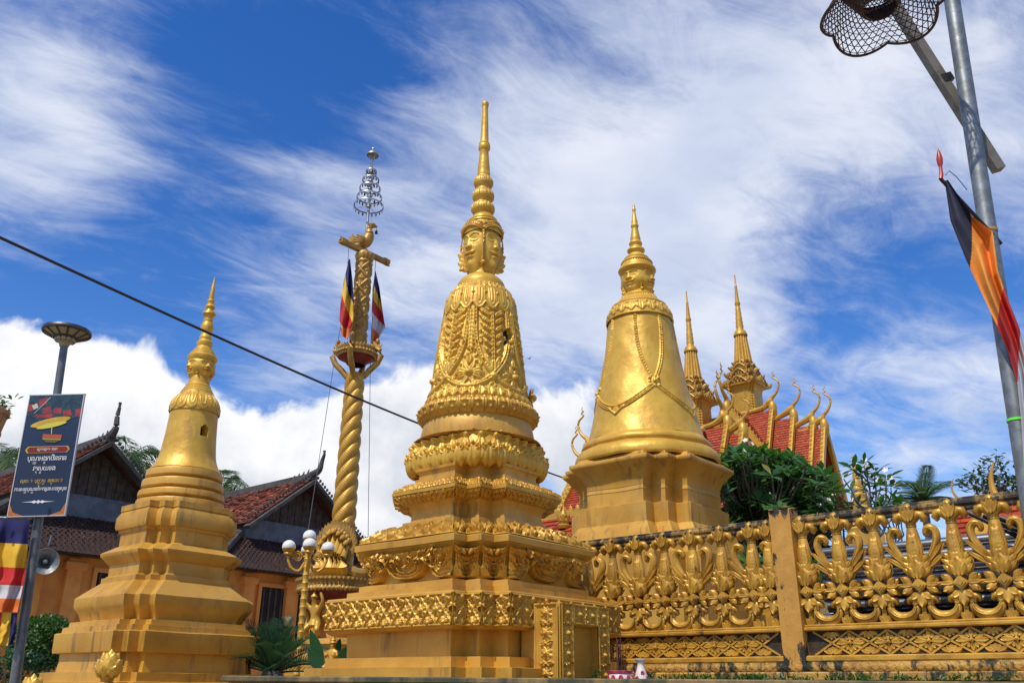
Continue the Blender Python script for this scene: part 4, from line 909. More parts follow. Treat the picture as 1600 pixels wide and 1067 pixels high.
    right = [1.188]+[.917-.2715*k for k in range(9)]; left = [1.47]+[1.615+.2685*k for k in range(7)]
    first = True; allb = []
    for i, s in enumerate(right): allb.append((s, i % 2 == 1))
    for i, s in enumerate(left): allb.append((s, i % 2 == 1))
    for s, pl in allb:
        if s > 3.3 or s < -1.5: continue
        b = B if first else dup(B); b.location = (s, 0, 0); b.parent = t; first = False
        if pl:
            o = bpy.data.objects.new('plumes', pm); COL.objects.link(o); o.parent = b
    for lst in (right, left):
        for a, b in zip(lst, lst[1:]):
            if abs(a-b) < .2 or max(a, b) > 3.3 or min(a, b) < -1.5: continue
            o = bpy.data.objects.new('crescent_scroll', cm); COL.objects.link(o); o.parent = t; o.location = ((a+b)/2, 0, 0)
railing()

# ------------------------------------------------------------------ stack of steel pipes behind the railing
RD = V3(cos(radians(140)), sin(radians(140)), 0); RN = V3(-sin(radians(140)), cos(radians(140)), 0); RP0 = V3(3.188, 6.06, 0)
def pipes():
    mb = MB(); r = .042; L_ = 3.2; y = np.array([0., L_])
    pr = [(r*.82, 0.02), (r*.82, 0), (r, 0), (r, L_), (r*.82, L_), (r*.82, L_-.02)]; lathe(mb, pr, 18); me = mb.mesh('pipe', STAINL)
    for row in range(12):
        for col in range(2):
            s0 = 1.20+random.uniform(-.05, .05); p = RP0+RD*s0-RN*(.33+.088*col+(.04 if row % 2 else 0)); p[2] = 1.70+row*.0835
            o = bpy.data.objects.new('steel_pipe', me); COL.objects.link(o)
            o.rotation_euler = Vector((-RD[0], -RD[1], 0)).to_track_quat('Z', 'Y').to_euler(); o.location = p
            tag(o, 'long shiny steel pipe lying in the stack behind the right half of the railing', 'pipe', 'steel pipes stacked behind the railing')
    mb = MB()
    for k in range(6):
        pass
    for k in range(7):
        a = RP0+RD*(.02-.10*k)-RN*.16; b = RP0+RD*(-.75-.10*k)-RN*(.26); b[2] = 2.30+random.uniform(-.1, .1); a = a+V3(0, 0, 2.79-.03*k)
        m = MB(); tube(m, [a-V3(*a), b-a], .018, 8); o = m.build('iron_rod', DIRON); tag(o, 'thin dark iron rod leaning down against the steel pipes at the right edge', 'rod', 'dark rods leaning on the pipe stack', loc=a)
pipes()

# ------------------------------------------------------------------ incense pot, sticks, vase
def pots():
    p = at(970, 1060, 6.5); p[2] = PZ-.045; W = 35*.5/1350*7.0
    t = thing('incense_pot', 'small round rose-red and white porcelain incense pot on the terrace', 'pot', p)
    h = zpix(p[0], p[1], 1047)-p[2]; mb = MB()
    lathe(mb, smooth_prof([(W*.55, 0), (W*.85, .02), (W*1.0, h*.45), (W*.93, h*.72), (W*.86, h*.82)], 5), 40); mb.build('bowl', PORC, t)
    mb = MB(); lathe(mb, [(W*.84, h*.78), (W*.98, h*.84), (W*1.02, h*.97), (W*.98, h), (W*.86, h), (W*.84, h*.86)], 40); lathe(mb, [(W*1.005, h*.30), (W*1.02, h*.34), (W*1.005, h*.38)], 40); mb.build('rim', ROSE, t)
    for k in range(10):
        mb = MB(); a = 2*pi*k/10+.2; e = V3(cos(a), sin(a), 0); ell(mb, e*W*.985+V3(0, 0, h*.55), (.008, .008, .008), 7, 5)
        for j in range(6): q = 2*pi*j/6; ell(mb, e*W*.985+V3(-e[1], e[0], 0)*cos(q)*.010+V3(0, 0, h*.55+sin(q)*.012), (.008, .008, .008), 7, 5)
        mb.build('painted_flower', ROSE, t)
    mb = MB(); lathe(mb, [(0, h*.9), (W*.85, h*.9)], 24); mb.build('ash', CONC, t)
    for k in range(11):
        a = random.uniform(0, 6.28); r = random.uniform(0, W*.55); m = MB(); L_ = random.uniform(.16, .24); tube(m, [(0, 0, 0), (random.uniform(-.014, .014), random.uniform(-.01, .01), L_)], .0026, 5)
        tag(m.build('incense_stick', STICK), 'thin dark incense stick standing in the rose-red pot', 'incense stick', 'incense sticks in the pot', loc=p+V3(cos(a)*r-.01, sin(a)*r, h*.86))
    m = MB(); tube(m, [(0, 0, 0), (.006, 0, .42)], .0022, 5); tag(m.build('incense_stick', STICK), 'longest thin incense stick in the pot, reaching up to the lattice band', 'incense stick', loc=p+V3(.005, 0, h*.86))
    p = at(1002, 1060, 6.55); p[2] = PZ-.045; h = zpix(p[0], p[1], 1029)-p[2]; w = .047
    t = thing('flower_vase', 'tall waisted white porcelain vase painted with red roses, beside the incense pot', 'vase', p)
    pr = smooth_prof([(w*.7, 0), (w*.95, .02), (w*1.0, h*.28), (w*.82, h*.5), (w*.52, h*.74), (w*.55, h*.86), (w*.85, h*.985), (w*.83, h), (w*.5, h*.9)], 5); mb = MB(); lathe(mb, pr, 32); mb.build('body', PORC, t)
    g_ = MB()
    for k in range(7):
        mb = MB(); a = 2*pi*k/7+.35; f = (.30, .5, .34, .62)[k % 4]; rr = np.interp(f*h, [q[1] for q in pr], [q[0] for q in pr]); e = V3(cos(a), sin(a), 0); c = e*rr+V3(0, 0, f*h)
        for j in range(5): q = 2*pi*j/5; ell(mb, c+V3(-e[1], e[0], 0)*cos(q)*.008+V3(0, 0, sin(q)*.010), (.007, .007, .008), 7, 5)
        mb.build('painted_rose', ROSE, t)
        for s_ in (-1, 1): leaf(g_, c-V3(0, 0, .012), c-V3(0, 0, .03)+V3(-e[1], e[0], 0)*s_*.015, e, .011, .003, 0, 5, 3)
    g_.build('painted_leaves', LEAFC, t)
    mb = MB(); lathe(mb, [(w*.84, h*.97), (w*.88, h*.985), (w*.86, h*1.003), (w*.8, h*1.003)], 32); mb.build('lip', PORC, t)
pots()

# ------------------------------------------------------------------ lotus bud posts at the lower left
def lotus_post(px, ytop, Y, lab, wpx, hpx):
    p = at(px, ytop, Y); zt = p[2]; k = .93*Y/cos(atan2(p[0], Y))/F; r = wpx/2*Y*1.0/F; hb = hpx*Y*.866/F
    t = thing('lotus_post', lab, 'post', (p[0], p[1], 0), GRID)
    mb = MB(); box(mb, (0, 0, (zt-hb-.22)/2), (r*2.6, r*2.6, zt-hb-.22), bev=.01); mb.build('shaft', OCHRE, t)
    mb = MB(); z0 = zt-hb; lathe(mb, smooth_prof([(r*1.1, z0-.22), (r*1.2, z0-.16), (r*.6, z0-.12), (r*.9, z0-.06), (r*.5, z0-.03), (r*.7, z0)], 4), 28); mb.build('neck', OCHRE, t)
    mb = MB(); lathe(mb, smooth_prof([(r*.5, z0-.01), (r*.93, z0+hb*.25), (r*.86, z0+hb*.5), (r*.42, z0+hb*.78), (r*.10, z0+hb*.95), (.002, zt)], 5), 28)
    for (n, za, zb_, ra, rb, ph) in ((7, .0, .40, .62, 1.08, 0), (7, .12, .62, .82, .86, .45), (6, .30, .85, .8, .48, 0)):
        for j in range(n):
            a = ph+2*pi*j/n; e = V3(cos(a), sin(a), 0); leaf(mb, e*r*ra+V3(0, 0, z0+hb*za), e*r*rb+V3(0, 0, z0+hb*zb_), e, r*1.05, .022, .004, 7, 5, vein=.15)
    mb.build('lotus_bud', GOLDB, t, 60)
lotus_post(175, 1013, 6.6, 'gilded lotus-bud post in front of the smallest ochre stupa', 33, 44)
lotus_post(54, 1051, 6.6, 'lotus-bud post showing only its round top at the bottom left corner', 33, 44)

# ------------------------------------------------------------------ twisted column with the sacred goose
def skin_figure(name, joints, bones, rad, matl, par, sub=2, loc=None, rot=0, scale=1.):
    me = bpy.data.meshes.new(name); me.from_pydata([tuple(j) for j in joints], bones, []); o = bpy.data.objects.new(name, me); COL.objects.link(o)
    o.modifiers.new('skin', 'SKIN'); me.skin_vertices.new() if not me.skin_vertices else None
    for sv, r in zip(me.skin_vertices[0].data, rad): sv.radius = (r, r)
    me.skin_vertices[0].data[0].use_root = True
    o.modifiers.new('sub', 'SUBSURF').levels = sub; o.modifiers['sub'].render_levels = sub
    dg = bpy.context.evaluated_depsgraph_get(); m2 = bpy.data.meshes.new_from_object(o.evaluated_get(dg)); o.modifiers.clear(); o.data = m2; m2.materials.clear(); m2.materials.append(matl)
    m2.polygons.foreach_set('use_smooth', np.ones(len(m2.polygons), bool)); o.parent = par
    if loc is not None: o.location = loc
    o.rotation_euler = (0, 0, rot); o.scale = (scale,)*3; return o
def atlant(par, ang, rad, ztop, h):
    """crouching winged bearer with both arms raised to the cornice above"""
    J = [(0, 0, .34), (0, .02, .50), (0, .05, .64), (0, .07, .72), (0, .09, .82), (0, .10, .88), (.13, .05, .65), (.24, .10, .78), (.17, .12, .98), (-.13, .05, .65), (-.24, .10, .78), (-.17, .12, .98), (.10, .02, .32), (.17, .16, .20), (.12, -.02, .04), (-.10, .02, .32), (-.17, .16, .20), (-.12, -.02, .04), (.13, .07, .0), (-.13, .07, .0)]
    Bn = [(0, 1), (1, 2), (2, 3), (3, 4), (4, 5), (2, 6), (6, 7), (7, 8), (2, 9), (9, 10), (10, 11), (0, 12), (12, 13), (13, 14), (0, 15), (15, 16), (16, 17), (14, 18), (17, 19)]
    R_ = [.10, .085, .11, .04, .065, .05, .05, .04, .033, .05, .04, .033, .075, .06, .04, .075, .06, .04, .025, .025]
    o = skin_figure('bearer_figure', [tuple(np.array(j)*h) for j in J], Bn, [r*h for r in R_], GOLD, par, 2, (cos(ang)*rad, sin(ang)*rad, ztop-h), ang-pi/2)
    mb = MB(); lathe(mb, [(.075*h, .86*h), (.085*h, .88*h), (.06*h, .91*h), (.05*h, .93*h), (.03*h, .97*h), (.004, 1.06*h)], 14, c=(0, .10*h)); mb.build('crown', GOLDB, o)
    mb = MB()
    for s_ in (-1, 1):
        for k in range(4): leaf(mb, V3(s_*.07*h, -.06*h, (.45+.06*k)*h), V3(s_*(.28-.03*k)*h, -.16*h, (.30+.16*k)*h), (0, -1, .2), .09*h, .015*h, 0, 6, 4)
    mb.build('wings', GOLD, o)
    mb = MB(); lathe(mb, [(.11*h, .26*h), (.135*h, .30*h), (.10*h, .42*h)], 14, c=(0, .02*h)); ell(mb, (0, .165*h, .835*h), (.014*h, .02*h, .016*h), 6, 5); mb.build('loincloth', GOLDB, o)
    return o
def column():
    X, Y = -3.07, 16.
    t = thing('twisted_column', 'tall gilded column of twisted naga bodies, topped by a goose and tiers of silver hoops', 'column', (X, Y, 0), GRID)
    C = lambda rows: prof_px(X, Y, rows); z = lambda py: zpix(X, Y, py)
    mb = MB(); q = C([(1062, 74), (1040, 72), (1038, 60), (1010, 58), (1008, 66), (1000, 64), (998, 42)]); lathe(mb, [(q[0][0], 0)]+q, 8); mb.build('base_step', OCHRE, t, 20)
    mb = MB(); lathe(mb, C([(1000, 40), (932, 40)]), 8); mb.build('pedestal', ORANGE, t, 20)
    mb = MB(); lathe(mb, C([(940, 41), (934, 48), (929, 58), (926.5, 60)]), 48); mb.build('soffit', REDP, t)
    cp = C([(927, 61), (924, 64), (920, 61), (914, 62), (909, 65), (906, 66)]); cps = smooth_prof(cp, 4); Ln = sum(math.dist(a, b) for a, b in zip(cps, cps[1:])); W = 2*pi*cp[0][0]; R = Rel(W, Ln, .014, True)
    for k in range(60): R.petal((k+.5)*W/60, Ln*.15, Ln*.62, W/60*.9, .03); R.dot((k+.5)*W/60, Ln*.82, .03, .03); R.dot(k*W/60, Ln*.06, .025, .03)
    mb = R.lathe(cps); r0, z0 = cps[-1]; lathe(mb, [(r0, z0), (.1, z0+.01)], 48); mb.build('carved_cornice', OLDG, t, 60)
    for k in range(4): atlant(t, pi/4*(2*k+1)-.55, C([(950, 50)])[0][0], z(928), .80)
    # naga hood at the foot: seven heads before a leafy fan, facing the court
    fa = radians(-100)-GRID; f = V3(cos(fa), sin(fa), 0); s = V3(-sin(fa), cos(fa), 0); zb = z(905)
    mb = MB()
    for k in range(17):
        a = (k-8)*.15; b_ = f*.30+s*sin(a)*.16+V3(0, 0, zb+.22+.1*cos(a)); t_ = f*.26+s*sin(a)*.42+V3(0, 0, zb+.38+.64*max(0, cos(a))**.8)
        for sg in (1, -1): leaf(mb, b_, t_, f*sg, .17, .035, .03 if sg > 0 else 0, 8, 5, pw=.5)
    for k in range(11):
        a = (k-5)*.2; c_ = f*.33+s*sin(a)*.30+V3(0, 0, zb+.40+.42*cos(a)); ell(mb, c_, (.05, .05, .06), 8, 6)
    mb.build('naga_hood', OLDG, t)
    mb = MB()
    for k in range(7):
        a = (k-3)*.30; tp = s*sin(a)*.30+V3(0, 0, zb+.30+.44*cos(a)*(1-.05*abs(k-3))); rt_ = f*.40+s*(k-3)*.075+V3(0, 0, zb+.05)
        tube(mb, [rt_, rt_+f*.12+V3(0, 0, .12), (rt_+tp+f*.46)*.5+f*.10+V3(0, 0, .02), tp+f*.36, tp+f*.44+V3(0, 0, .05), tp+f*.54+V3(0, 0, .0)], [.085, .095, .065, .042, .050, .015], 9)
    mb.build('naga_heads', GOLD, t)
    mb = MB()
    for s_ in (-1, 1):
        a = np.linspace(0, 1, 40); rr = .30+.34*a; an = fa+s_*(.35+1.5*a); tube(mb, np.stack([rr*np.cos(an), rr*np.sin(an), zb+.10+.03*np.sin(a*9)+.16*np.maximum(a-.75, 0)*4], 1), np.interp(a, [0, .8, 1], [.12, .09, .02]), 10)
    mb.build('naga_coils', OLDG, t)
    # twisted shaft
    cp = C([(905, 21), (880, 20), (850, 19.5), (760, 18), (700, 17), (640, 16), (585, 15)]); NZ = 420; zz = np.linspace(cp[0][1], cp[-1][1], NZ); rr = np.interp(zz, [p[1] for p in cp], [p[0] for p in cp]); NT = 96; th = np.arange(NT)*2*pi/NT
    ph = (4*th[None, :]-2*pi*zz[:, None]/.275); lob = np.abs(np.cos(ph/2))**.55; sc = .012*np.abs(np.sin(8*ph/2))*np.abs(np.sin(zz[:, None]*60+th[None, :]*9))
    r = rr[:, None]*(.76+.22*lob)+sc*.8; v = np.stack([r*np.cos(th), r*np.sin(th), np.repeat(zz[:, None], NT, 1)], -1).reshape(-1, 3); mb = MB(); mb.add(v, [gridf(NT, NZ, True)]); mb.build('twisted_shaft', GOLD, t, 70)
    # flared tray held by the naga necks
    zr = z(556); Rr = C([(556, 29.5)])[0][0]; mb = MB(); lathe(mb, [(.17, zr-.20), (.24, zr-.12), (Rr*.9, zr-.05), (Rr*.97, zr-.04)], 48); mb.build('tray_underside', REDP, t)
    rp = [(Rr*.95, zr-.05), (Rr*1.0, zr-.05), (Rr*1.04, zr), (Rr*1.0, zr+.08), (Rr*.9, zr+.09), (.15, zr+.06)]; mb = MB(); lathe(mb, rp, 48)
    for k in range(36):
        a = 2*pi*k/36; e = V3(cos(a), sin(a), 0); ell(mb, e*Rr*1.03+V3(0, 0, zr+.02), (.04, .04, .035), 8, 6); leaf(mb, e*Rr*.97+V3(0, 0, zr+.06), e*Rr*1.04+V3(0, 0, zr+.16), e, .09, .02, 0, 5, 4)
    mb.build('tray_rim', OLDG, t)
    for k in range(4):
        a = radians(-90-20)-GRID+k*pi/2+.25; e = V3(cos(a), sin(a), 0); mb = MB()
        tube(mb, [e*.16+V3(0, 0, zr-.46), e*.27+V3(0, 0, zr-.32), e*.42+V3(0, 0, zr-.17), e*.495+V3(0, 0, zr-.01), e*.46+V3(0, 0, zr+.10), e*.38+V3(0, 0, zr+.14), e*.32+V3(0, 0, zr+.10)], [.05, .062, .060, .055, .05, .045, .02], 10)
        for j in range(5): leaf(mb, e*.38+V3(0, 0, zr+.10), e*(.38+.13*sin((j-2)*.5))+V3(0, 0, zr+.12+.22*cos((j-2)*.5)), V3(-e[1], e[0], 0), .09, .02, 0, 6, 4)
        ell(mb, e*.40+V3(0, 0, zr+.30), (.04, .04, .06), 8, 6); mb.build('naga_bracket', OLDG, t, 62)
    up = C([(552, 12.5), (540, 11.5), (480, 11), (412, 11)]); Ln = up[-1][1]-up[0][1]; W = 2*pi*up[1][0]; R = Rel(W, Ln, .013, True)
    for j in range(10):
        for k in range(3):
            x0, y0 = (k+(j % 2)*.5)*W/3, j*Ln/10; R.curve([(x0, y0), (x0+W/6, y0+Ln/10)], .024, .024, .035); R.curve([(x0, y0), (x0-W/6, y0+Ln/10)], .024, .024, .035); R.flower(x0, y0+Ln/10, .07, 4, .04); R.leaf(x0, y0+Ln/40, pi/2, Ln/14, .1, .03)
    R.lathe(up).build('carved_shaft', OLDG, t, 60)
    mb = MB(); cpp = C([(414, 11.5), (411, 13.2), (408, 12), (405, 13.5), (399, 14), (396, 12), (394, 6), (391, 5)]); lathe(mb, cpp, 32)
    for k in range(14): a = 2*pi*k/14; e = V3(cos(a), sin(a), 0); leaf(mb, e*cpp[2][0]+V3(0, 0, cpp[2][1]), e*cpp[4][0]*1.06+V3(0, 0, cpp[4][1]), e, .09, .02, 0, 5, 4)
    mb.build('capital', OLDG, t)
    zbk = z(397); mb = MB(); bar(mb, (0, -.58, zbk+.04), (0, .58, zbk+.04), .10, .09)
    for s_ in (-1, 1):
        for k in range(3): leaf(mb, V3(0, s_*.45, zbk+.04), V3(0, s_*(.66+.02*k), zbk+.10-.07*k+.03), (1 if k % 2 else -1, 0, .3), .11, .05, 0, 6, 5)
        box(mb, (0, s_*.60, zbk+.05), (.13, .10, .14), bev=.03)
    mb.build('crossbeam', OLDG, t)
    # goose
    fx = radians(10)-GRID; e = V3(cos(fx), sin(fx), 0); zz_ = z(396); mb = MB()
    pts = [(-.24, .18), (-.17, .17), (-.08, .20), (.0, .27), (.05, .38), (.06, .48), (.045, .58), (.07, .65), (.12, .67), (.17, .655), (.22, .64)]; rad = [.02, .06, .10, .125, .115, .085, .06, .06, .065, .038, .008]
    P = np.array(smooth_prof(pts, 4)); rr_ = np.interp(np.linspace(0, 1, len(P)), np.linspace(0, 1, len(rad)), rad); tube(mb, P[:, :1]*e+np.stack([P[:, 0]*0, P[:, 0]*0, P[:, 1]+zz_], 1), rr_, 12); mb.build('goose', OLDG, t, 70)
    g_ = [o for o in t.children if o.name.startswith('goose')][-1]; mb = MB(); sd_ = V3(-e[1], e[0], 0)
    for s_ in (-1, 1):
        for k in range(4): leaf(mb, e*.03+sd_*s_*.10+V3(0, 0, zz_+.26), e*(-.20-.03*k)+sd_*s_*(.16)+V3(0, 0, zz_+.34-.06*k), sd_*s_, .10, .025, .0, 6, 4)
    mb.build('wings', OLDG, g_); mb = MB()
    for k in range(5): leaf(mb, e*-.22+V3(0, 0, zz_+.18), e*(-.40+.05*abs(k-2))+V3(0, 0, zz_+.16+.07*k), sd_, .09, .025, 0, 6, 4)
    mb.build('tail', OLDG, g_); mb = MB()
    for s_ in (-1, 1): tube(mb, [sd_*s_*.05+V3(0, 0, zz_+.14), sd_*s_*.05+e*.03+V3(0, 0, zz_+.06), sd_*s_*.05+V3(0, 0, zz_), sd_*s_*.05+e*.08+V3(0, 0, zz_)], [.035, .022, .02, .012], 7)
    mb.build('legs', OLDG, g_); mb = MB(); h0 = e*.20+V3(0, 0, zz_+.645); tube(mb, [h0, h0-V3(0, 0, .08)], .004, 5); lathe(mb, [(.004, h0[2]-.07), (.03, h0[2]-.11), (.035, h0[2]-.16), (.0, h0[2]-.17)], 12, c=(h0[0], h0[1])); mb.build('bell_pendant', DIRON, g_)
    # silver umbrella of hoops
    mb = MB(); tube(mb, [(0, 0, z(392)), (0, 0, z(262))], [.035, .022], 10); mb.build('mast', SILVER, t)
    for (py, hw) in ((322, 23), (308.5, 19.5), (294.5, 16.2), (281.5, 13), (268, 8.3)):
        rr_, zc = C([(py, hw)])[0]; mb = MB(); lathe(mb, [(rr_-.01, zc-.014), (rr_, zc-.018), (rr_+.005, zc), (rr_, zc+.018), (rr_-.01, zc+.014)], 40); hp = mb.build('hoop', SILVER, t); mb = MB()
        for k in range(2): a = k*pi/2+.4; tube(mb, [(rr_*cos(a), rr_*sin(a), zc), (-rr_*cos(a), -rr_*sin(a), zc)], .005, 5)
        lathe(mb, [(.03, zc-.06), (.055, zc-.03), (.05, zc), (.055, zc+.03), (.03, zc+.06)], 12); mb.build('spokes', SILVER, hp); mb = MB()
        for k in range(int(10+rr_*34)): a = 2*pi*k/int(10+rr_*34); e_ = V3(cos(a), sin(a), 0); leaf(mb, e_*rr_+V3(0, 0, zc-.02), e_*rr_*1.0+V3(0, 0, zc-.09), e_, .045, .006, 0, 5, 3)
        mb.build('leaf_pendants', DIRON, hp)
    q = C([(262, 1.2), (252, 1.2)]); mb = MB()
    for k in range(3): a = 2*pi*k/3; tube(mb, [(0, 0, q[0][1]-.05), (.04*cos(a), .04*sin(a), z(256)), (.07*cos(a), .07*sin(a), z(245))], .012, 6)
    mb.build('cap_struts', SILVER, t); mb = MB(); lathe(mb, C([(244, 9.3), (243.4, 10), (242, 9.6), (238.5, 6.5), (236, 3), (235, 1.8), (233.8, 2.3), (232, 2.2), (230, .5)]), 28); mb.build('cap', SILVER, t)
    return t
column()
# ------------------------------------------------------------------ tiled roofs
def tile_slope(mb, o, ux, vy, w, h, tw, th_, lift=.035, jit=.012, tintf=None):
    """rows of single clay tiles over a slope: o lower left, ux along the eave, vy up the slope"""
    o, ux, vy = (np.array(x, float) for x in (o, ux, vy)); ux /= np.linalg.norm(ux); vy /= np.linalg.norm(vy); n = np.cross(ux, vy)
    if n[2] < 0: n = -n
    nr = max(1, int(round(h/th_))); nc = max(1, int(round(w/tw))); tw, th_ = w/nc, h/nr
    for r in range(nr):
        sh = (r % 2)*.5
        for c in range(nc+1):
            u0 = max(0, (c-sh)*tw); u1 = min(w, (c+1-sh)*tw)
            if u1-u0 < tw*.15: continue
            j = random.gauss(0, jit); lo = lift+abs(random.gauss(0, jit))*.6; v0 = r*th_-.02+j*.5; v1 = (r+1.05)*th_
            P = [o+ux*(u0+.006)+vy*v0+n*lo, o+ux*(u1-.006)+vy*v0+n*(lo+j*.5), o+ux*(u1-.006)+vy*v1+n*.004, o+ux*(u0+.006)+vy*v1+n*.004]
            Q = [P[0]-n*lo*.9, P[1]-n*lo*.9]
            mb.add(P+Q, [(0, 1, 2, 3), (4, 5, 1, 0), (5, 2, 1), (4, 0, 3)], 0, tintf() if tintf else random.random())
    mb.add([o, o+ux*w, o+ux*w+vy*h, o+vy*h], [(0, 1, 2, 3)], 0, .2); return mb
def poly_prism(mb, pts, d, mi=0):
    """planar polygon pushed along d"""
    p = np.array(pts, float); n = len(p); mb.add(np.concatenate([p, p+np.array(d, float)]), [tuple(range(n)), tuple(range(2*n-1, n-1, -1))]+[(i, n+i, n+(i+1) % n, (i+1) % n) for i in range(n)], mi); return mb
RGX = V3(gx[0], gx[1], 0); RGY = V3(gy[0], gy[1], 0)
def house(apex_px, Y, hw, rise, L_, lab, chofa_px, skirt=(1.7, 1.5), wz=None, win=(), pil=(), shed_drop=.55):
    A = at(apex_px[0], apex_px[1], Y); H = A[2]
    t = thing('temple_house', lab, 'house', (A[0], A[1], 0), GRID)
    He = H-rise; sl = math.hypot(hw, rise); bo = .55      # verge overhang beyond the gable wall
    for s_ in (-1, 1):
        mb = MB(); tile_slope(mb, (-L_, s_*hw, He), (1, 0, 0), (0, -s_*hw, rise), L_, sl, .13, .115, .03, .014, lambda: min(1, max(0, random.gauss(.50, .27)))); mb.build('roof_slope', TILE, t, 0)
    # gable boards
    g = MB(); poly_prism(g, [(-bo, -hw*.86, He+.16*rise), (-bo, hw*.86, He+.16*rise), (-bo, 0, H-.12)], (-.08, 0, 0)); nb = 13
    for k in range(nb):
        y = (k+.5-nb/2)*hw*1.7/nb; top = H-.14-abs(y)/hw*rise; zb = He+.10*rise
        if top-zb > .1: box(g, (-bo+.015+random.uniform(0, .012), y, (top+zb)/2), (.03, hw*1.7/nb-.02, top-zb))
    g.build('gable_boards', WOOD, t)
    for s_ in (-1, 1):
        mb = MB(); bar(mb, (.02, s_*hw*1.04, He-.04*rise-.08), (.02, 0, H-.10), .09, .30, up=(1, 0, 0)); mb.v[0][:] += 0; b = mb.build('bargeboard', BARGE, t)
        mb = MB()
        for k in range(22):
            f = (k+.5)/22; p = V3(.02, s_*hw*1.04*(1-f), He-.04*rise+(H-He+.04*rise)*f+.10); leaf(mb, p, p+V3(0, s_*.07, .09), (1, 0, 0), .10, .04, 0, 5, 3)
        mb.build('verge_crest', BARGE, b)
    mb = MB(); bar(mb, (.05, 0, H+.04), (-L_, 0, H+.02), .22, .20)
    for k in range(5): leaf(mb, (-.3-.22*k, 0, H+.1), (-.22-.22*k, 0, H+.30-.03*k), (0, 1, 0), .10, .04, 0, 5, 3)
    mb.build('ridge', BARGE, t)
    tip = onplane(chofa_px[0], chofa_px[1], A, gy.tolist()+[0]); w_ = tip-A; lx, lz = w_@RGX, w_[2]
    P = np.array(smooth_prof([(-.45, -.05), (-.05, .10), (.12+lx*.35, lz*.28), (lx*.85, lz*.62), (lx*1.02, lz*.85), (lx, lz)], 6)); mb = MB(); tube(mb, np.stack([P[:, 0], P[:, 0]*0, H+P[:, 1]], 1), np.interp(np.linspace(0, 1, len(P)), [0, .2, .5, .9, 1], [.10, .12, .07, .035, .045]), 8); mb.build('horn_finial', BARGE, t)
    # blue-grey board band, then the lower skirt roof round the front and the court side
    sx, sz = skirt; z1 = He+.02
    mb = MB(); box(mb, (-bo+.06, 0, z1-.10), (.1, hw*1.8, .56)); box(mb, (-bo-L_/2, -hw*.88, z1-.12), (L_, .1, .5)); mb.build('board_band', BLUEB, t)
    zt = z1-.34; sl2 = math.hypot(sx, sz); y0 = -hw*1.0; x0 = -bo+.08
    tf = lambda: min(1, max(0, random.gauss(.28, .24)))
    def skirt_face(o, u, out, W):       # trapezoid with hipped corners
        nr = int(sl2/.115)
        for r in range(nr):
            f0, f1 = r/nr, (r+1.06)/nr; ext0 = sx*(1-f0); cw = W+2*ext0*0
            a0 = o+out*(sx*(1-f0))+V3(0, 0, -sz*(1-f0)); a1 = o+out*(sx*(1-f1))+V3(0, 0, -sz*(1-f1)); e0, e1 = sx*(1-f0), sx*(1-f1); n = int((W+2*e0)/.13); n_ = np.cross(u, a1-a0); n_ /= np.linalg.norm(n_); n_ = n_ if n_[2] > 0 else -n_
            for c in range(n):
                q0, q1 = c/n, (c+1)/n-.02; j = abs(random.gauss(0, .012))+.026
                P = [a0+u*(-e0+(W+2*e0)*q0)+n_*j, a0+u*(-e0+(W+2*e0)*q1)+n_*j, a1+u*(-e1+(W+2*e1)*q1)+n_*.005, a1+u*(-e1+(W+2*e1)*q0)+n_*.005]
                mb.add(P+[P[0]-n_*j, P[1]-n_*j], [(0, 1, 2, 3), (4, 5, 1, 0), (5, 2, 1), (4, 0, 3)], 0, tf())
        e = sx; mb.add([o-V3(0, 0, 0), o+u*W, o+out*sx+V3(0, 0, -sz)+u*(W+e), o+out*sx+V3(0, 0, -sz)-u*e], [(0, 1, 2, 3)], 0, .1)
    mb = MB(); skirt_face(V3(x0, y0, zt), V3(0, 1, 0), V3(1, 0, 0), -2*y0); mb.build('skirt_roof', TILED, t, 0)
    mb = MB(); skirt_face(V3(x0-L_, y0, zt), V3(1, 0, 0), V3(0, -1, 0), L_); mb.build('skirt_roof', TILED, t, 0)
    mb = MB(); tube(mb, [(x0, y0, zt+.06), (x0+sx*.5, y0-sx*.5, zt-sz*.5+.08), (x0+sx*1.03, y0-sx*1.03, zt-sz+.12), (x0+sx*1.12, y0-sx*1.12, zt-sz+.42)], [.13, .12, .11, .03], 8); mb.build('hip_ridge', BARGE, t)
    zw = zt-sz+.12; x1 = x0+sx-.55; y1 = y0-sx+.55; mb = MB(); box(mb, ((x1+x0-L_)/2, 0, zw/2), (x1-x0+L_, -2*y1, zw)); wl = mb.build('wall', ORANGE, t)
    mb = MB(); box(mb, (x1-.1, 0, zw-.06), (.6, -2*y1+.5, .14)); box(mb, ((x1+x0-L_)/2, y1+.1, zw-.08), (x1-x0+L_, .6, .14)); mb.build('eave_beam', BARGE, t)
    for (px, py, w_, h_) in win:          # openings in the wall that faces the court on the right-hand side
        p = onplane(px, py, A+RGX*(x1), gx.tolist()+[0]); ly = (p-A)@RGY; fr = MB()
        box(fr, (x1-.02, ly, p[2]), (.1, w_, h_)); o = fr.build('window', DARK, t); fr = MB()
        for s_ in (-1, 1): box(fr, (x1+.02, ly+s_*(w_/2+.05), p[2]), (.12, .1, h_+.2))
        box(fr, (x1+.02, ly, p[2]+h_/2+.05), (.12, w_, .1)); box(fr, (x1+.04, ly, p[2]-h_/2-.05), (.18, w_+.3, .1)); fr.build('window_frame', ORANGE, o); fr = MB()
        for k in range(4): box(fr, (x1+.035, ly+(k-1.5)*w_/4, p[2]), (.03, .05, h_))
        fr.build('shutter_slats', WOOD, o)
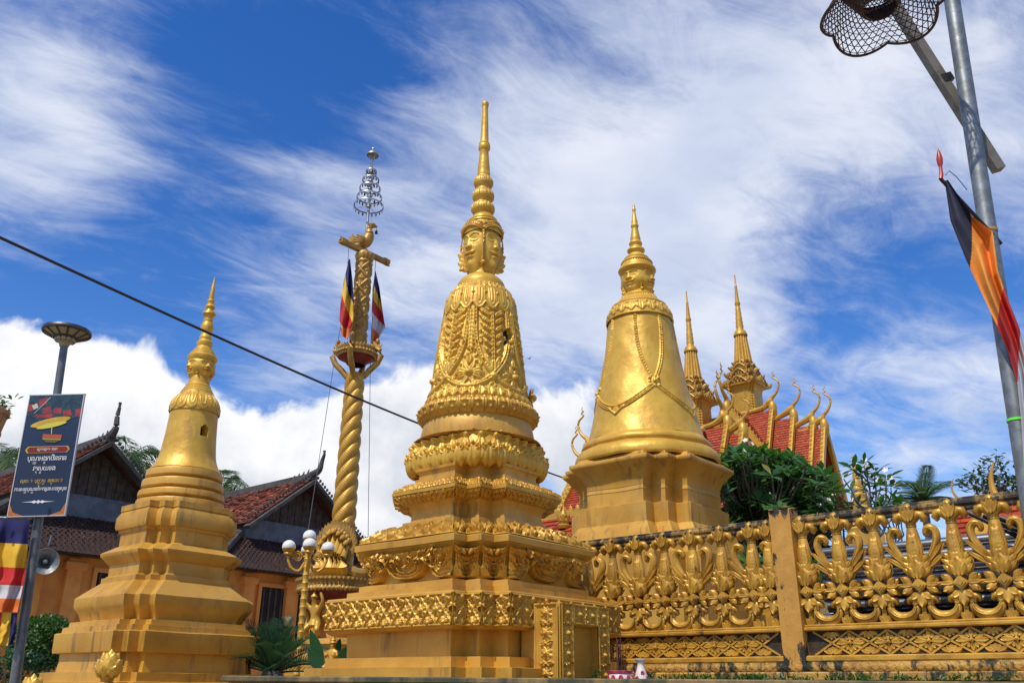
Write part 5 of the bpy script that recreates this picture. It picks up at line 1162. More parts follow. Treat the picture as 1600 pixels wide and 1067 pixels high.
    for (px, py, w_) in pil:
        p = onplane(px, py, A+RGX*(x1), gx.tolist()+[0]); ly = (p-A)@RGY; fr = MB(); box(fr, (x1+.06, ly, zw/2-.1), (.2, w_, zw-.2)); box(fr, (x1+.08, ly, zw-.35), (.26, w_+.14, .2), bev=.03); fr.build('pilaster', ORANGE, t)
    return t, x1, A
H1, hx1, HA1 = house((172, 688), 21., 1.85, 1.55, 11., 'old orange temple house at far left with wooden gable, behind the loudspeaker and blue banner', (188, 629), skirt=(1.5, 1.05), win=((166, 948, .75, 1.5),), pil=((100, 960, .35), (40, 960, .3), (190, 960, .35)))
H2, hx2, HA2 = house((489, 747), 25., 1.95, 1.55, 9., 'old orange temple house with brighter tiled roof, between the smallest stupa and the twisted column', (507, 704), skirt=(1.5, 1.02), win=((421, 966, .75, 1.55), (478, 966, .75, 1.55)), pil=((380, 960, .3), (446, 965, .3)))

# loudspeaker on the eave
def loudspeaker():
    p = onplane(71, 877, HA1+RGX*(hx1+.75), gx.tolist()+[0]); t = thing('loudspeaker', 'grey horn loudspeaker fixed under the eave of the far left house', 'loudspeaker', p, GRID-radians(22))
    M = np.array([[0, 0, 1], [0, 1, 0], [-1, 0, 0]], float); k = .255*21/19.
    mb = MB(); lathe(mb, [(k*.16, -.40), (k*.20, -.30), (k*.30, -.18), (k*.55, -.06), (k*.92, .02), (k, .03), (k*.97, .045), (k*.88, .02), (k*.52, -.05), (k*.27, -.16), (k*.1, -.2)], 36); mb.v[0] = mb.v[0]@M.T; mb.build('horn', STEEL, t)
    mb = MB(); lathe(mb, [(k*.05, -.22), (k*.16, -.12), (k*.2, -.05), (k*.14, .0), (.0, .01)], 20); mb.v[0] = mb.v[0]@M.T; mb.build('centre_cone', STEEL, t)
    mb = MB(); ell(mb, (-.42, 0, 0), (.12, .1, .1), 14, 10); tube(mb, [(-.35, 0, .05), (-.38, 0, .3), (-.40, .02, .62)], .025, 6); mb.build('driver_bracket', GREYP, t)
loudspeaker()

# ------------------------------------------------------------------ the vihara on the right
def flame_horn(par, base, fwd, h, matl=GOLD):
    """curling naga horn (chofa) on a roof peak"""
    f = np.array(fwd, float); P = np.array(smooth_prof([(-.22, -.10), (-.02, .03), (.17, .20), (.27, .42), (.25, .60), (.13, .70), (.07, .76), (.16, .82), (.08, .88), (.14, .94), (.10, 1.02)], 5))
    r = np.interp(np.linspace(0, 1, len(P)), [0, .1, .25, .5, .6, .8, 1], [.065, .062, .040, .026, .020, .020, .006])
    mb = MB(); tube(mb, np.array(base)+(P[:, :1]*f+np.stack([P[:, 0]*0, P[:, 0]*0, P[:, 1]], 1))*h, r*h, 8); return mb.build('horn_finial', matl, par, 80)
def vihara():
    Y0 = 45.; Xt = 12.86
    t = thing('vihara', 'large golden temple hall with two slender spires and red roofs ending in curled horns', 'temple', (Xt, Y0, 0), 0)
    ux, uy = RGX, RGY; O = V3(Xt, Y0, 0)
    def tower(X, Y, rows_top, rows_body, sc, body_z):
        tb = MB(); 
        C = lambda rows: prof_px(X, Y, rows)
        sp = C(rows_top); lathe(tb, sp, 24, c=(X-Xt, Y-Y0)); tw = tb.build('spire', GOLD, t)
        return tw
    def prang(X, Y, y0, k, drop):
        """pyramid of dwindling tiers under a spire; y0 photo row of the tip"""
        C = lambda rows: [(r, z) for r, z in prof_px(X, Y, [(y0+q*k, w*k) for q, w in rows])]
        mb = MB(); lathe(mb, C([(96, 10.5), (94, 11), (90, 9.2), (88, 8.2), (86, 6), (84, 5.4), (80, 6), (77, 5.2), (74, 5.6), (71, 4.8), (67, 5.2), (64, 4.3), (60, 4.6), (57, 3.8), (52, 4.1), (50, 3.3), (47, 3.6), (46, 4.3), (43, 4.2), (42, 3.2), (20, 1.9), (18, 2.2), (16, 1.4), (2, .8), (0, .9)]), 28, c=(X-Xt, Y-Y0)); mb.build('spire', GOLD, t)
        mb = MB(); lathe(mb, C([(142, 12.4), (96, 7.8)]), 96, c=(X-Xt, Y-Y0), flute=.20, nfl=14); mb.build('fluted_neck', GOLD, t)
        tiers = [(178, 165, 34, 29), (164, 152, 26, 23), (151, 144, 20, 18), (143, 137, 15, 13.5)]; a45 = GRID
        for i, (b, tp, wb, wt) in enumerate(tiers):
            q = C([(b, wb*.88), (b-1, wb), (b-3, wb*1.02), (b-5, wb*.86), (tp+1, wt*.90), (tp, wt*.92)]); mb = MB(); sweep(mb, [(r/1.25, z) for r, z in q], q[0][0]*.10, wobble=0, M=2); R = np.array([[cos(a45), -sin(a45)], [sin(a45), cos(a45)]]); v = mb.v[0]; v[:, :2] = v[:, :2]@R.T+[X-Xt, Y-Y0]; tr = mb.build('prang_tier', GOLD, t)
            mb = MB(); r0, zz = q[2]; hgt = (q[-1][1]-q[0][1])
            for sd in range(4):
                an = a45+sd*pi/2; e = V3(cos(an), sin(an), 0); s = V3(-sin(an), cos(an), 0); w = r0/1.25*1.02; nn = 9
                for k_ in range(nn):
                    o = (k_-(nn-1)/2)/(nn/2)*w*.9; p = V3(X-Xt, Y-Y0, zz)+e*w*.86+s*o; leaf(mb, p, p+V3(0, 0, hgt*(1.05 if k_ == 4 else .62+.2*(k_ % 2)))+e*.03, e, w*.26, .10, 0, 6, 4); ell(mb, p+V3(0, 0, hgt*.2)+e*.06, (w*.065, w*.065, w*.10), 7, 5)
                an = a45+sd*pi/2+pi/4; e = V3(cos(an), sin(an), 0); p = V3(X-Xt, Y-Y0, zz-.05)+e*w*1.25; leaf(mb, p, p+e*w*.28+V3(0, 0, hgt*.65), V3(-e[1], e[0], 0), w*.24, .12, .0, 7, 4); leaf(mb, p, p+e*w*.28+V3(0, 0, hgt*.65), -V3(-e[1], e[0], 0), w*.24, .12, .0, 7, 4)
                # little pediment on each side
                p = V3(X-Xt, Y-Y0, zz)+V3(cos(a45+sd*pi/2), sin(a45+sd*pi/2), 0)*w*1.02; ss = V3(-sin(a45+sd*pi/2), cos(a45+sd*pi/2), 0)
                tube(mb, [p-ss*w*.55, p-ss*w*.3+V3(0, 0, hgt*.5), p+V3(0, 0, hgt*.8), p+ss*w*.3+V3(0, 0, hgt*.5), p+ss*w*.55], .045, 6)
            mb.build('tier_antefixes', OLDG, tr)
        q = C([(drop, 24.5), (188, 24.5), (182, 26), (178, 30)]); mb = MB(); sweep(mb, [(r/1.25, z) for r, z in q], q[0][0]*.12, wobble=0, M=4); R = np.array([[cos(a45), -sin(a45)], [sin(a45), cos(a45)]]); mb.v[0][:, :2] = mb.v[0][:, :2]@R.T+[X-Xt, Y-Y0]
        tb = mb.build('tower_body', GOLD, t); mb = MB()
        w = q[1][0]/1.25; n_ = q[0][0]*.12
        for sd in range(4):
            for (o, d) in ((w-.35*n_, 0), (w-1.5*n_, 0),):
                for sg in (-1, 1):
                    an = a45+sd*pi/2; e = V3(cos(an), sin(an), 0); s = V3(-sin(an), cos(an), 0)
                    for k_ in range(26):
                        p = V3(X-Xt, Y-Y0, q[0][1]+(q[1][1]-q[0][1])*(k_+.5)/26)+e*(w+.02 if o < w-n_*2 else w-n_*(1 if o < w-n_ else 2)+.02)*1+s*sg*(o-n_*.5); ell(mb, p, (.10, .10, .11), 6, 4)
        mb.build('bead_strips', GOLD, tb)
    prang(12.86, 45., 430, 1.0, 300); prang(9.99, 45., 455, 1.0, 300)
    def roof(P0, fwd, L_, hw, rise, horn=1.9, lab=None, gable=True):
        """one roof tier: peak P0 (offset from the hall), ridge running back along -fwd"""
        f = np.array(fwd, float); s = V3(-f[1], f[0], 0); P0 = np.array(P0, float); sl = math.hypot(hw, rise)
        for sg in (-1, 1):
            mb = MB(); tile_slope(mb, P0-f*L_+s*sg*hw-V3(0, 0, rise), f, -s*sg*hw+V3(0, 0, rise), L_, sl, .17, .15, .04, .006, random.random); mb.build('roof_slope', TILER, t, 0)
            mb = MB(); bar(mb, P0+s*sg*hw*1.05-V3(0, 0, rise*1.05-.1)+f*.02, P0+f*.02+V3(0, 0, .12), .24, .20, up=f); bb = mb.build('gilded_verge', GOLD, t)
            mb = MB(); n = int(sl/.24)
            for k in range(n):
                g_ = (k+.5)/n; p = P0+s*sg*hw*1.05*(1-g_)-V3(0, 0, (rise*1.05-.1)*(1-g_))+f*.0+V3(0, 0, .22*g_+.10); leaf(mb, p-f*.02, p+V3(0, 0, .22)+s*sg*.05, f*.3+s*sg, .16, .06, 0, 5, 3); ell(mb, p-V3(0, 0, .06)+s*sg*.06, (.07, .07, .07), 6, 4)
            mb.build('verge_flames', GOLDB, bb)
        if gable:
            mb = MB(); poly_prism(mb, [P0-f*.5-V3(0, 0, .1), P0-f*.5+s*hw*.95-V3(0, 0, rise), P0-f*.5-s*hw*.95-V3(0, 0, rise)], -f*.1); mb.build('gable', REDP, t, 0)
        mb = MB(); P = np.array(smooth_prof([(-L_, .03), (-L_*.6, .05), (-.8, .14), (-.2, .38), (.06, .62)], 5)); tube(mb, P0+P[:, :1]*f+np.stack([P[:, 0]*0, P[:, 0]*0, P[:, 1]], 1), np.interp(np.linspace(0, 1, len(P)), [0, .5, .8, 1], [.10, .13, .19, .09]), 8)
        ell(mb, P0+f*.02+V3(0, 0, .08), (.22, .22, .42), 12, 8); lathe(mb, [(.20, P0[2]-.12), (.11, P0[2]-.40), (.03, P0[2]-.55)], 10, c=(P0[0]+f[0]*.05, P0[1]+f[1]*.05)); mb.build('ridge_crest', GOLD, t)
        flame_horn(t, P0+f*.05+V3(0, 0, .58), f, horn)
    L = lambda px, py, Y: at(px, py, Y)-O
    for (px, py, Y, ln) in ((1207, 640, 43.0, 6), (1240, 652, 42.3, 1.6), (1271, 664, 41.65, 1.6), (1288, 668, 41.3, 1.3)): roof(L(px, py, Y), ux, ln, 2.0, 4.6, 1.55)
    roof(L(1137, 664, 37.0), ux, 3.4, 1.7, 3.6, 1.25); roof(L(1161, 676, 36.5), ux, 1.6, 1.7, 3.6, 1.25)
    roof(L(1130, 655, 40.6), -uy, 4.0, 2.3, 3.4, 1.9); roof(L(1136, 640, 42.0), -uy, 3.0, 2.5, 3.6, 1.9)
    roof(L(908, 735, 38.), -ux, 5.0, 2.2, 3.0, 1.5); roof(L(918, 706, 39.), -ux, 6.0, 2.5, 3.4, 1.6)
    zb = L(1207, 636, 43.)[2]-4.2
    mb = MB(); a = GRID
    for (cx, cy, lx, ly, zz) in ((-1.5, 0, 8, 3.4, zb), (-2.5, -4.5, 6, 4, zb-1.6), (-8, 2, 9, 6, zb-1)): p = ux*cx+uy*cy; box(mb, (p[0], p[1], zz/2), (lx, ly, zz), rz=a)
    mb.build('hall_wall', GOLD, t)
    return t
vihara()
def gate_roof():
    """low red-roofed pavilion seen between the middle and the right stupa"""
    P = at(893, 800, 24.); t = thing('pavilion', 'low red-roofed pavilion with spiky gilt finials, glimpsed between the middle and broad stupas', 'pavilion', (P[0], P[1], 0), GRID)
    H = P[2]-.1; mb = MB(); tile_slope(mb, (-4.5, -1.7, H-1.5), (1, 0, 0), (0, 1.7, 1.5), 5.2, 2.27, .2, .2, .04, .005); tile_slope(mb, (-4.5, 1.7, H-1.5), (1, 0, 0), (0, -1.7, 1.5), 5.2, 2.27, .2, .2, .04, .005); mb.build('roof', TILER, t, 0)
    mb = MB(); bar(mb, (-4.5, 0, H+.05), (.7, 0, H+.05), .2, .2)
    for k in range(22): leaf(mb, (-4.4+k*.23, 0, H+.1), (-4.4+k*.23, 0, H+.30), (0, -1, 0), .14, .05, 0, 5, 3)
    mb.build('ridge_crest', GOLD, t)
    for (x, y, h) in ((.5, 0, 1.1), (.1, -.5, .7), (-.9, -1.2, .8)):
        mb = MB(); z0 = H-abs(y)*.88; lathe(mb, [(.16, z0), (.2, z0+h*.12), (.12, z0+h*.2), (.17, z0+h*.3), (.09, z0+h*.42), (.11, z0+h*.5), (.03, z0+h*.8), (.01, z0+h)], 12, c=(x, y))
        for k in range(6): a_ = k*pi/3; leaf(mb, (x+.12*cos(a_), y+.12*sin(a_), z0+h*.2), (x+.2*cos(a_), y+.2*sin(a_), z0+h*.55), (cos(a_), sin(a_), 0), .14, .04, 0, 5, 3)
        mb.build('finial', GOLD, t)
    mb = MB(); box(mb, (-1.9, 0, (H-1.45)/2), (4.6, 2.8, H-1.45)); mb.build('walls', ORANGE, t)
gate_roof()
def side_pavilion():
    P = at(1566, 782, 13.); t = thing('pavilion', 'red-tiled pavilion roof with carved gilt verge, peeping over the railing at the right edge', 'pavilion', (P[0], P[1], 0), GRID)
    H = P[2]; hw, rise, L_ = 2.2, 1.9, 5.5; sl = math.hypot(hw, rise)
    for s_ in (-1, 1):
        mb = MB(); tile_slope(mb, (-.2, s_*hw, H-rise), (1, 0, 0), (0, -s_*hw, rise), L_, sl, .17, .17, .035, .004); mb.build('roof_slope', TILER, t, 0)
        mb = MB(); bar(mb, (-.25, s_*hw*1.05, H-rise*1.05), (-.25, 0, H), .16, .24, up=(1, 0, 0))
        for k in range(22): f = (k+.5)/22; leaf(mb, (-.32, s_*hw*1.05*(1-f), H-rise*1.05*(1-f)), (-.34, s_*(hw*1.05*(1-f)+.07), H-rise*1.05*(1-f)+.16), (-1, 0, 0), .13, .04, 0, 5, 3)
        mb.build('gilded_verge', GOLD, t)
    mb = MB(); bar(mb, (-.3, 0, H+.03), (L_, 0, H+.03), .16, .14); mb.build('ridge', GOLD, t)
    for (px, py, b) in ((1552, 722, (1556, 775)),):
        a = at(*b, 13.)-P; c = at(px, py, 13.)-P; R = np.array([[cos(-GRID), -sin(-GRID), 0], [sin(-GRID), cos(-GRID), 0], [0, 0, 1]]); a, c = R@a, R@c; mb = MB(); P_ = np.array([a+V3(.12, 0, -.1), a, a*.5+c*.5+V3(-.05, 0, 0), c]); P_ = np.array(smooth_prof([tuple(q) for q in P_], 5)); P_[:, 2] += H; tube(mb, P_, np.linspace(.085, .012, len(P_)), 8); mb.build('horn_finial', GOLD, t)
    mb = MB(); box(mb, (L_/2, 0, (H-rise)/2), (L_-.8, hw*1.6, H-rise)); mb.build('walls', ORANGE, t)
    P = at(1498, 800, 18.); c = at(1497, 748, 18.); t2 = thing('pavilion', 'distant pavilion showing one thin wavy gilt horn above the railing, left of the dark tree', 'pavilion', (P[0], P[1], 0), GRID)
    h = c[2]-P[2]; mb = MB(); zz = np.linspace(0, 1, 16); tube(mb, np.stack([.05*np.sin(zz*6.5), zz*0, P[2]+zz*h], 1), np.linspace(.045, .010, 16), 7); mb.build('horn_finial', GOLD, t2)
    mb = MB(); H = P[2]+.05
    for s_ in (-1, 1): tile_slope(mb, (0, s_*1.5, H-1.2), (1, 0, 0), (0, -s_*1.5, 1.2), 3., 1.92, .2, .2, .04, .005)
    mb.build('roof', TILER, t2, 0); mb = MB(); box(mb, (1.5, 0, (H-1.2)/2), (2.4, 2.4, H-1.2)); mb.build('walls', ORANGE, t2)
side_pavilion()
def far_spire():
    Y = 15.; p = at(1345, 800, Y); q = at(1341, 712, Y); t = thing('spire_post', 'thin ochre stone spire half hidden by the sparse frangipani, right of the temple roofs', 'spire', (p[0], p[1], 0))
    z0, z1 = p[2], q[2]; h = z1-z0; mb = MB(); box(mb, (0, 0, z0/2-.2), (.5, .5, z0-.4)); mb.build('pedestal', OCHRE, t, 20)
    mb = MB(); pr = [(.25, z0-.4), (.27, z0-.3), (.2, z0-.2)]
    for k in range(7): f = k/7; r = .16*(1-f)+.03; pr += [(r, z0+f*h*.8-.15), (r*1.12, z0+f*h*.8-.05), (r*.9, z0+f*h*.8-.01)]
    lathe(mb, pr+[(.035, z0+h*.75), (.03, z1-.02), (.012, z1)], 16); mb.build('spire', OCHRE, t)
far_spire()
# ------------------------------------------------------------------ lamp pole and basket at the right
def right_pole():
    Y = 5.5; a = at(1478, -60, Y); b = at(1517, 200, Y); lo = at(1606, 760, Y); d = (a-lo)/np.linalg.norm(a-lo); base = lo+d*((0-lo[2])/d[2]); top = a+d*.4
    t = thing('lamp_post', 'galvanised steel pole at the right with a slanting square bar bolted across it', 'lamp post', base)
    mb = MB(); r = 24.5/2*proj(b)[2]/F; tube(mb, [V3(0, 0, 0), lo-base, a-base, top-base], r, 20); ell(mb, top-base, (r, r, r*.5), 16, 8); mb.build('pole', STEEL, t)
    mb = MB(); tube(mb, [V3(0, 0, 0), d*.10], [r*1.8, r*1.6], 16); mb.build('base_collar', STEEL, t)
    # the bar passes just behind the pole
    p1 = at(1561, 266, Y+.14); p0 = at(1392, 0, Y+.14); mb = MB(); e = (p1-p0)/np.linalg.norm(p1-p0); q0 = p0-e*.12; bar(mb, q0-base, p1-base, .075, .075, up=(0, 1, 0)); mb.build('cross_bar', mat('galvanised_bar', (.20,.175,.135), (.14,.12,.09), .5, .35, 8, .05), t)
    mb = MB(); c = at(1477, 125, Y+.14)-base; bar(mb, c-e*.035, c+e*.035, .088, .088, up=(0, 1, 0)); mb.build('clamp', DIRON, t)
    mb = MB(); ax = lambda zz: d*((zz-base[2])/d[2]); c = ax(at(1550, 362, Y)[2]); tube(mb, [c-d*.012, c+d*.012], r*1.08, 20); mb.build('wire_wrap', BAMBOO, t)
    mb = MB(); c = ax(at(1588, 657, Y)[2]); tube(mb, [c-d*.008, c+d*.008], r*1.1, 20); mb.build('cable_tie', mat('lime_plastic', (.15, .8, .05), None, .5, 0, 4, 0), t)
    return base, d, r, q0, e
RB, RD_, RR, BQ, BE = right_pole()
def basket():
    """openwork bamboo basket shade with a scalloped rim, hung mouth down from the bar"""
    Yb = 5.2; c = at(1374, -8, Yb); R0 = .425
    t = thing('basket_shade', 'dark openwork bamboo basket shade with a scalloped rim, hanging at the top right', 'lampshade', c)
    tilt = V3(.10, -.10, 1); tilt /= np.linalg.norm(tilt); N = 160
    def surf(u, v):      # u angle, v 0 (top) .. 1 (rim)
        rr = R0*(.30+.70*v**.75)*(.93+.14*np.abs(np.sin(2.5*u+.4))*v**2); z = .16-.32*v**1.6-.05*np.abs(np.sin(2.5*u+.4))*v**3
        return np.stack([rr*np.cos(u), rr*np.sin(u), z], -1)
    mb = MB()
    for k in range(44):
        for sg in (-1, 1):
            v = np.linspace(0.0, 1, 22); u = 2*pi*k/44+sg*(v*1.25); tube(mb, surf(u, v), .0042, 4, cap=False)
    for v0 in np.linspace(.08, .97, 13): u = np.linspace(0, 2*pi, 90); tube(mb, surf(u, np.full(90, v0)), .004, 4, cap=False)
    mb.build('woven_shade', WOVEN, t, 0)
    mb = MB(); u = np.linspace(0, 2*pi, 121); tube(mb, surf(u, np.full(121, 1.)), .011, 7, cap=False); mb.build('rim', WOVEN, t)
    mb = MB()      # inner funnel, denser weave
    def inn(u, v): rr = R0*(.60-.30*v); z = .10-.24*v; return np.stack([rr*np.cos(u)-.02, rr*np.sin(u), np.full_like(u, 0)+z], -1)
    for k in range(52):
        for sg in (-1, 1): v = np.linspace(0, 1, 10); tube(mb, inn(2*pi*k/52+sg*v*.6, v), .0062, 4, cap=False)
    for v0 in np.linspace(0, 1, 16): uu = np.linspace(0, 2*pi, 60); tube(mb, inn(uu, np.full(60, v0)), .0065, 4, cap=False)
    mb.build('inner_basket', WOVEN, t, 0)
    mb = MB(); top = surf(np.array([0.]), np.array([0.]))[0]; lathe(mb, [(.0, .175), (R0*.30, .165), (R0*.31, .15)], 24); tube(mb, [(0, 0, .16), (0, 0, .34)], .006, 6); tube(mb, [(0, 0, .34), tuple((BQ-c)+V3(0, 0, .02))], .006, 6); mb.build('hanger', DIRON, t)
basket()
def strip_cloth(mb, Lf, Rt, Y, bounds, folds=4, amp=.03, nu=16, nv=70, yfun=None):
    nu, nv = nu*2, nv*2
    """hanging cloth between two edges given in the photo at depth Y; bounds: (t at left edge, t at right edge, material)"""
    Lp = np.array(Lf, float); Rp = np.array(Rt, float); tl = np.linspace(0, 1, len(Lp)); tr = np.linspace(0, 1, len(Rp)); T = np.linspace(0, 1, nv); U = np.linspace(0, 1, nu); V = np.zeros((nv, nu, 3))
    for j, t in enumerate(T):
        l = [np.interp(t, tl, Lp[:, k]) for k in (0, 1)]; r = [np.interp(t, tr, Rp[:, k]) for k in (0, 1)]
        for i, u in enumerate(U):
            y = Y+amp*(sin(u*folds*2*pi+t*3)+.30*sin(u*folds*9.3+t*8+1)+.22*sin(t*23+u*6))*min(1, t*3+.15)+(yfun(u, t) if yfun else 0); V[j, i] = at(l[0]+(r[0]-l[0])*u, l[1]+(r[1]-l[1])*u, y)
    f = gridf(nu, nv); mi = np.zeros(len(f), int); jj = np.repeat(np.arange(nv-1), nu-1); ii = np.tile(np.arange(nu-1), nv-1)
    tm = (jj+.5)/(nv-1); um = (ii+.5)/(nu-1)
    for k, (a, b, m) in enumerate(bounds): mi[tm > a+(b-a)*um] = m
    s = mb.n; mb.v.append(V.reshape(-1, 3)); 
    for m in np.unique(mi): q = f[mi == m]; mb.f.append(q+s); mb.mi.append(np.full(len(q), m)); mb.tint.append(np.full(len(q), .5))
    mb.n += nv*nu; return mb
CLOTHS = [C_NAVY, C_AMB, C_RED, C_WHT, C_ORG, C_BLUE, C_YEL]
def ground_obj(o):      # put a mesh thing's origin at its own middle
    me = o.data; n = len(me.vertices); co = np.zeros(n*3, np.float32); me.vertices.foreach_get('co', co); co = co.reshape(-1, 3); c = co.mean(0); co -= c; me.vertices.foreach_set('co', co.ravel()); o.location = tuple(float(x) for x in c); return o
def right_flag():
    Y = 5.32; mb = MB()
    strip_cloth(mb, [(1476, 283), (1485, 345), (1509, 405), (1531, 452), (1552, 497), (1574, 545), (1590, 600), (1596, 660), (1600, 730), (1604, 800)],
                [(1481, 281), (1519, 338), (1551, 362), (1560, 425), (1573, 462), (1592, 510), (1606, 560), (1622, 640), (1636, 720), (1650, 800)], Y,
                [(0, 0, 0), (.255, .10, 1), (.475, .405, 2), (.665, .575, 3), (.93, .84, 4)], 1.6, .055, 26, 110)
    o = mb.build('flag', CLOTHS, None, 60); ground_obj(o); tag(o, 'large limp navy, amber, red and white flag hanging from its staff on the steel pole', 'flag')
    t = thing('flag_staff', 'dark flag staff with a red spearhead tip, tied to the steel pole at the right', 'flag staff', at(1470, 280, Y))
    p = at(1470, 280, Y); b = at(1556, 372, 5.46); c = b+(b-p)*.1; mb = MB(); tube(mb, [V3(0, 0, 0), b-p, c-p], .013, 10); mb.build('staff', RUBBER, t)
    a = at(1471, 274, Y)-p; e = at(1466, 232, Y)-p; mb = MB(); tube(mb, [a*0, a, a*.65+e*.35], [.015, .014, .011], 10); k = (e-a); ln = np.linalg.norm(k); k /= ln
    lathe_pts = [a+k*ln*f for f in (.28, .42, .6, .8, 1.0)]; tube(mb, lathe_pts, [.010, .019, .022, .014, .001], 12, flat=((0, 1, 0), 1.0)); mb.build('spear_tip', mat('red_plastic', (.42, .03, .012), (.36, .02, .01), .4, 0, 5, 0), t)
    mb = MB(); q = [at(x, y, Y) for x, y in ((1477, 274), (1483, 267), (1494, 276), (1511, 297))]; tube(mb, [x-p for x in q], .0035, 5); mb.build('blue_tie', mat('blue_string', (.03, .12, .35), None, .6, 0, 4, 0), t)
right_flag()

# ------------------------------------------------------------------ lamp post, banner and flag at the left
def left_post():
    Y = 10.; hi = at(101, 536, Y); lo = at(24, 1060, Y); d = (hi-lo)/np.linalg.norm(hi-lo); base = lo-d*(lo[2]/d[2]); depth = proj(hi)[2]; k = depth/F
    t = thing('lamp_post', 'grey lamp post at the left carrying a round saucer lamp above a blue banner', 'lamp post', base)
    mb = MB(); tube(mb, [V3(0, 0, 0), lo-base, (hi-base)], [.062, .055, .045], 16); mb.build('pole', GREYP, t)
    h = hi-base; mb = MB(); r = 35.5*k
    lathe(mb, [(.05, h[2]-.05), (.07, h[2]), (.12, h[2]+.02), (r*.45, h[2]+.06), (r*.94, h[2]+.13)], 48, c=(h[0], h[1])); ld = mb.build('diffuser', mat('lamp_diffuser', (.30, .26, .16), (.24, .2, .12), .4, 0, 4, 0), t)
    mb = MB(); lathe(mb, [(r*.93, h[2]+.12), (r, h[2]+.125), (r*1.02, h[2]+.145), (r*.98, h[2]+.175), (r*.5, h[2]+.22), (.02, h[2]+.24)], 48, c=(h[0], h[1]))
    for j in range(12): a = 2*pi*j/12; e = V3(cos(a), sin(a), 0); tube(mb, [h+e*.10+V3(0, 0, .012), h+e*r*.45+V3(0, 0, .055), h+e*r*.94+V3(0, 0, .125)], .011, 5)
    q = 2*pi*np.arange(41)/40; tube(mb, np.stack([h[0]+r*.5*np.cos(q), h[1]+r*.5*np.sin(q), np.full(41, h[2]+.06)], 1), .011, 5, cap=False); mb.build('lamp_rim', DIRON, t)
    return base, d
LB, LD = left_post()
def khmer(mb_parent, clusters, h, matl, loc, w_target, name='lettering'):
    """lay out Khmer clusters: base glyphs on a line, subscripts small beneath them"""
    mb = MB(); x = 0.; dgc = bpy.context
    def glyph(s, size):
        cu = bpy.data.curves.new('tmp', 'FONT'); cu.body = s; cu.size = size; cu.resolution_u = 3; cu.extrude = 0.0; ob = bpy.data.objects.new('tmp', cu); COL.objects.link(ob); dg = bpy.context.evaluated_depsgraph_get(); me = bpy.data.meshes.new_from_object(ob.evaluated_get(dg)); bpy.data.objects.remove(ob)
        n = len(me.vertices); co = np.zeros(n*3, np.float32); me.vertices.foreach_get('co', co); co = co.reshape(-1, 3).copy(); fs = [tuple(p.vertices) for p in me.polygons]; bpy.data.meshes.remove(me); return co, fs
    for cl in clusters:
        if cl == ' ': x += h*.45; continue
        parts = cl.split('+'); co, fs = glyph(parts[0], h)
        if not len(co): x += h*.3; continue
        x0, x1 = co[:, 0].min(), co[:, 0].max(); co[:, 0] += x-x0; mb.add(co.copy(), fs) if fs else None; wd = x1-x0
        for sub in parts[1:]:
            c2, f2 = glyph(sub, h*.56)
            if len(c2): cx = (c2[:, 0].min()+c2[:, 0].max())/2; c2[:, 0] += x+wd*.5-cx; c2[:, 1] -= h*.50; mb.add(c2, f2)
        x += wd+h*.05
    v = np.concatenate(mb.v); s = w_target/(v[:, 0].max()-v[:, 0].min()); cx = (v[:, 0].max()+v[:, 0].min())/2; fs = mb.f; m2 = MB()
    P = np.stack([(v[:, 0]-cx)*s, np.zeros(len(v)), v[:, 1]*s], 1)+np.array(loc); m2.v = [P]; m2.f = fs; m2.mi = mb.mi; m2.tint = mb.tint; m2.n = mb.n
    return m2.build(name, matl, mb_parent, 0)
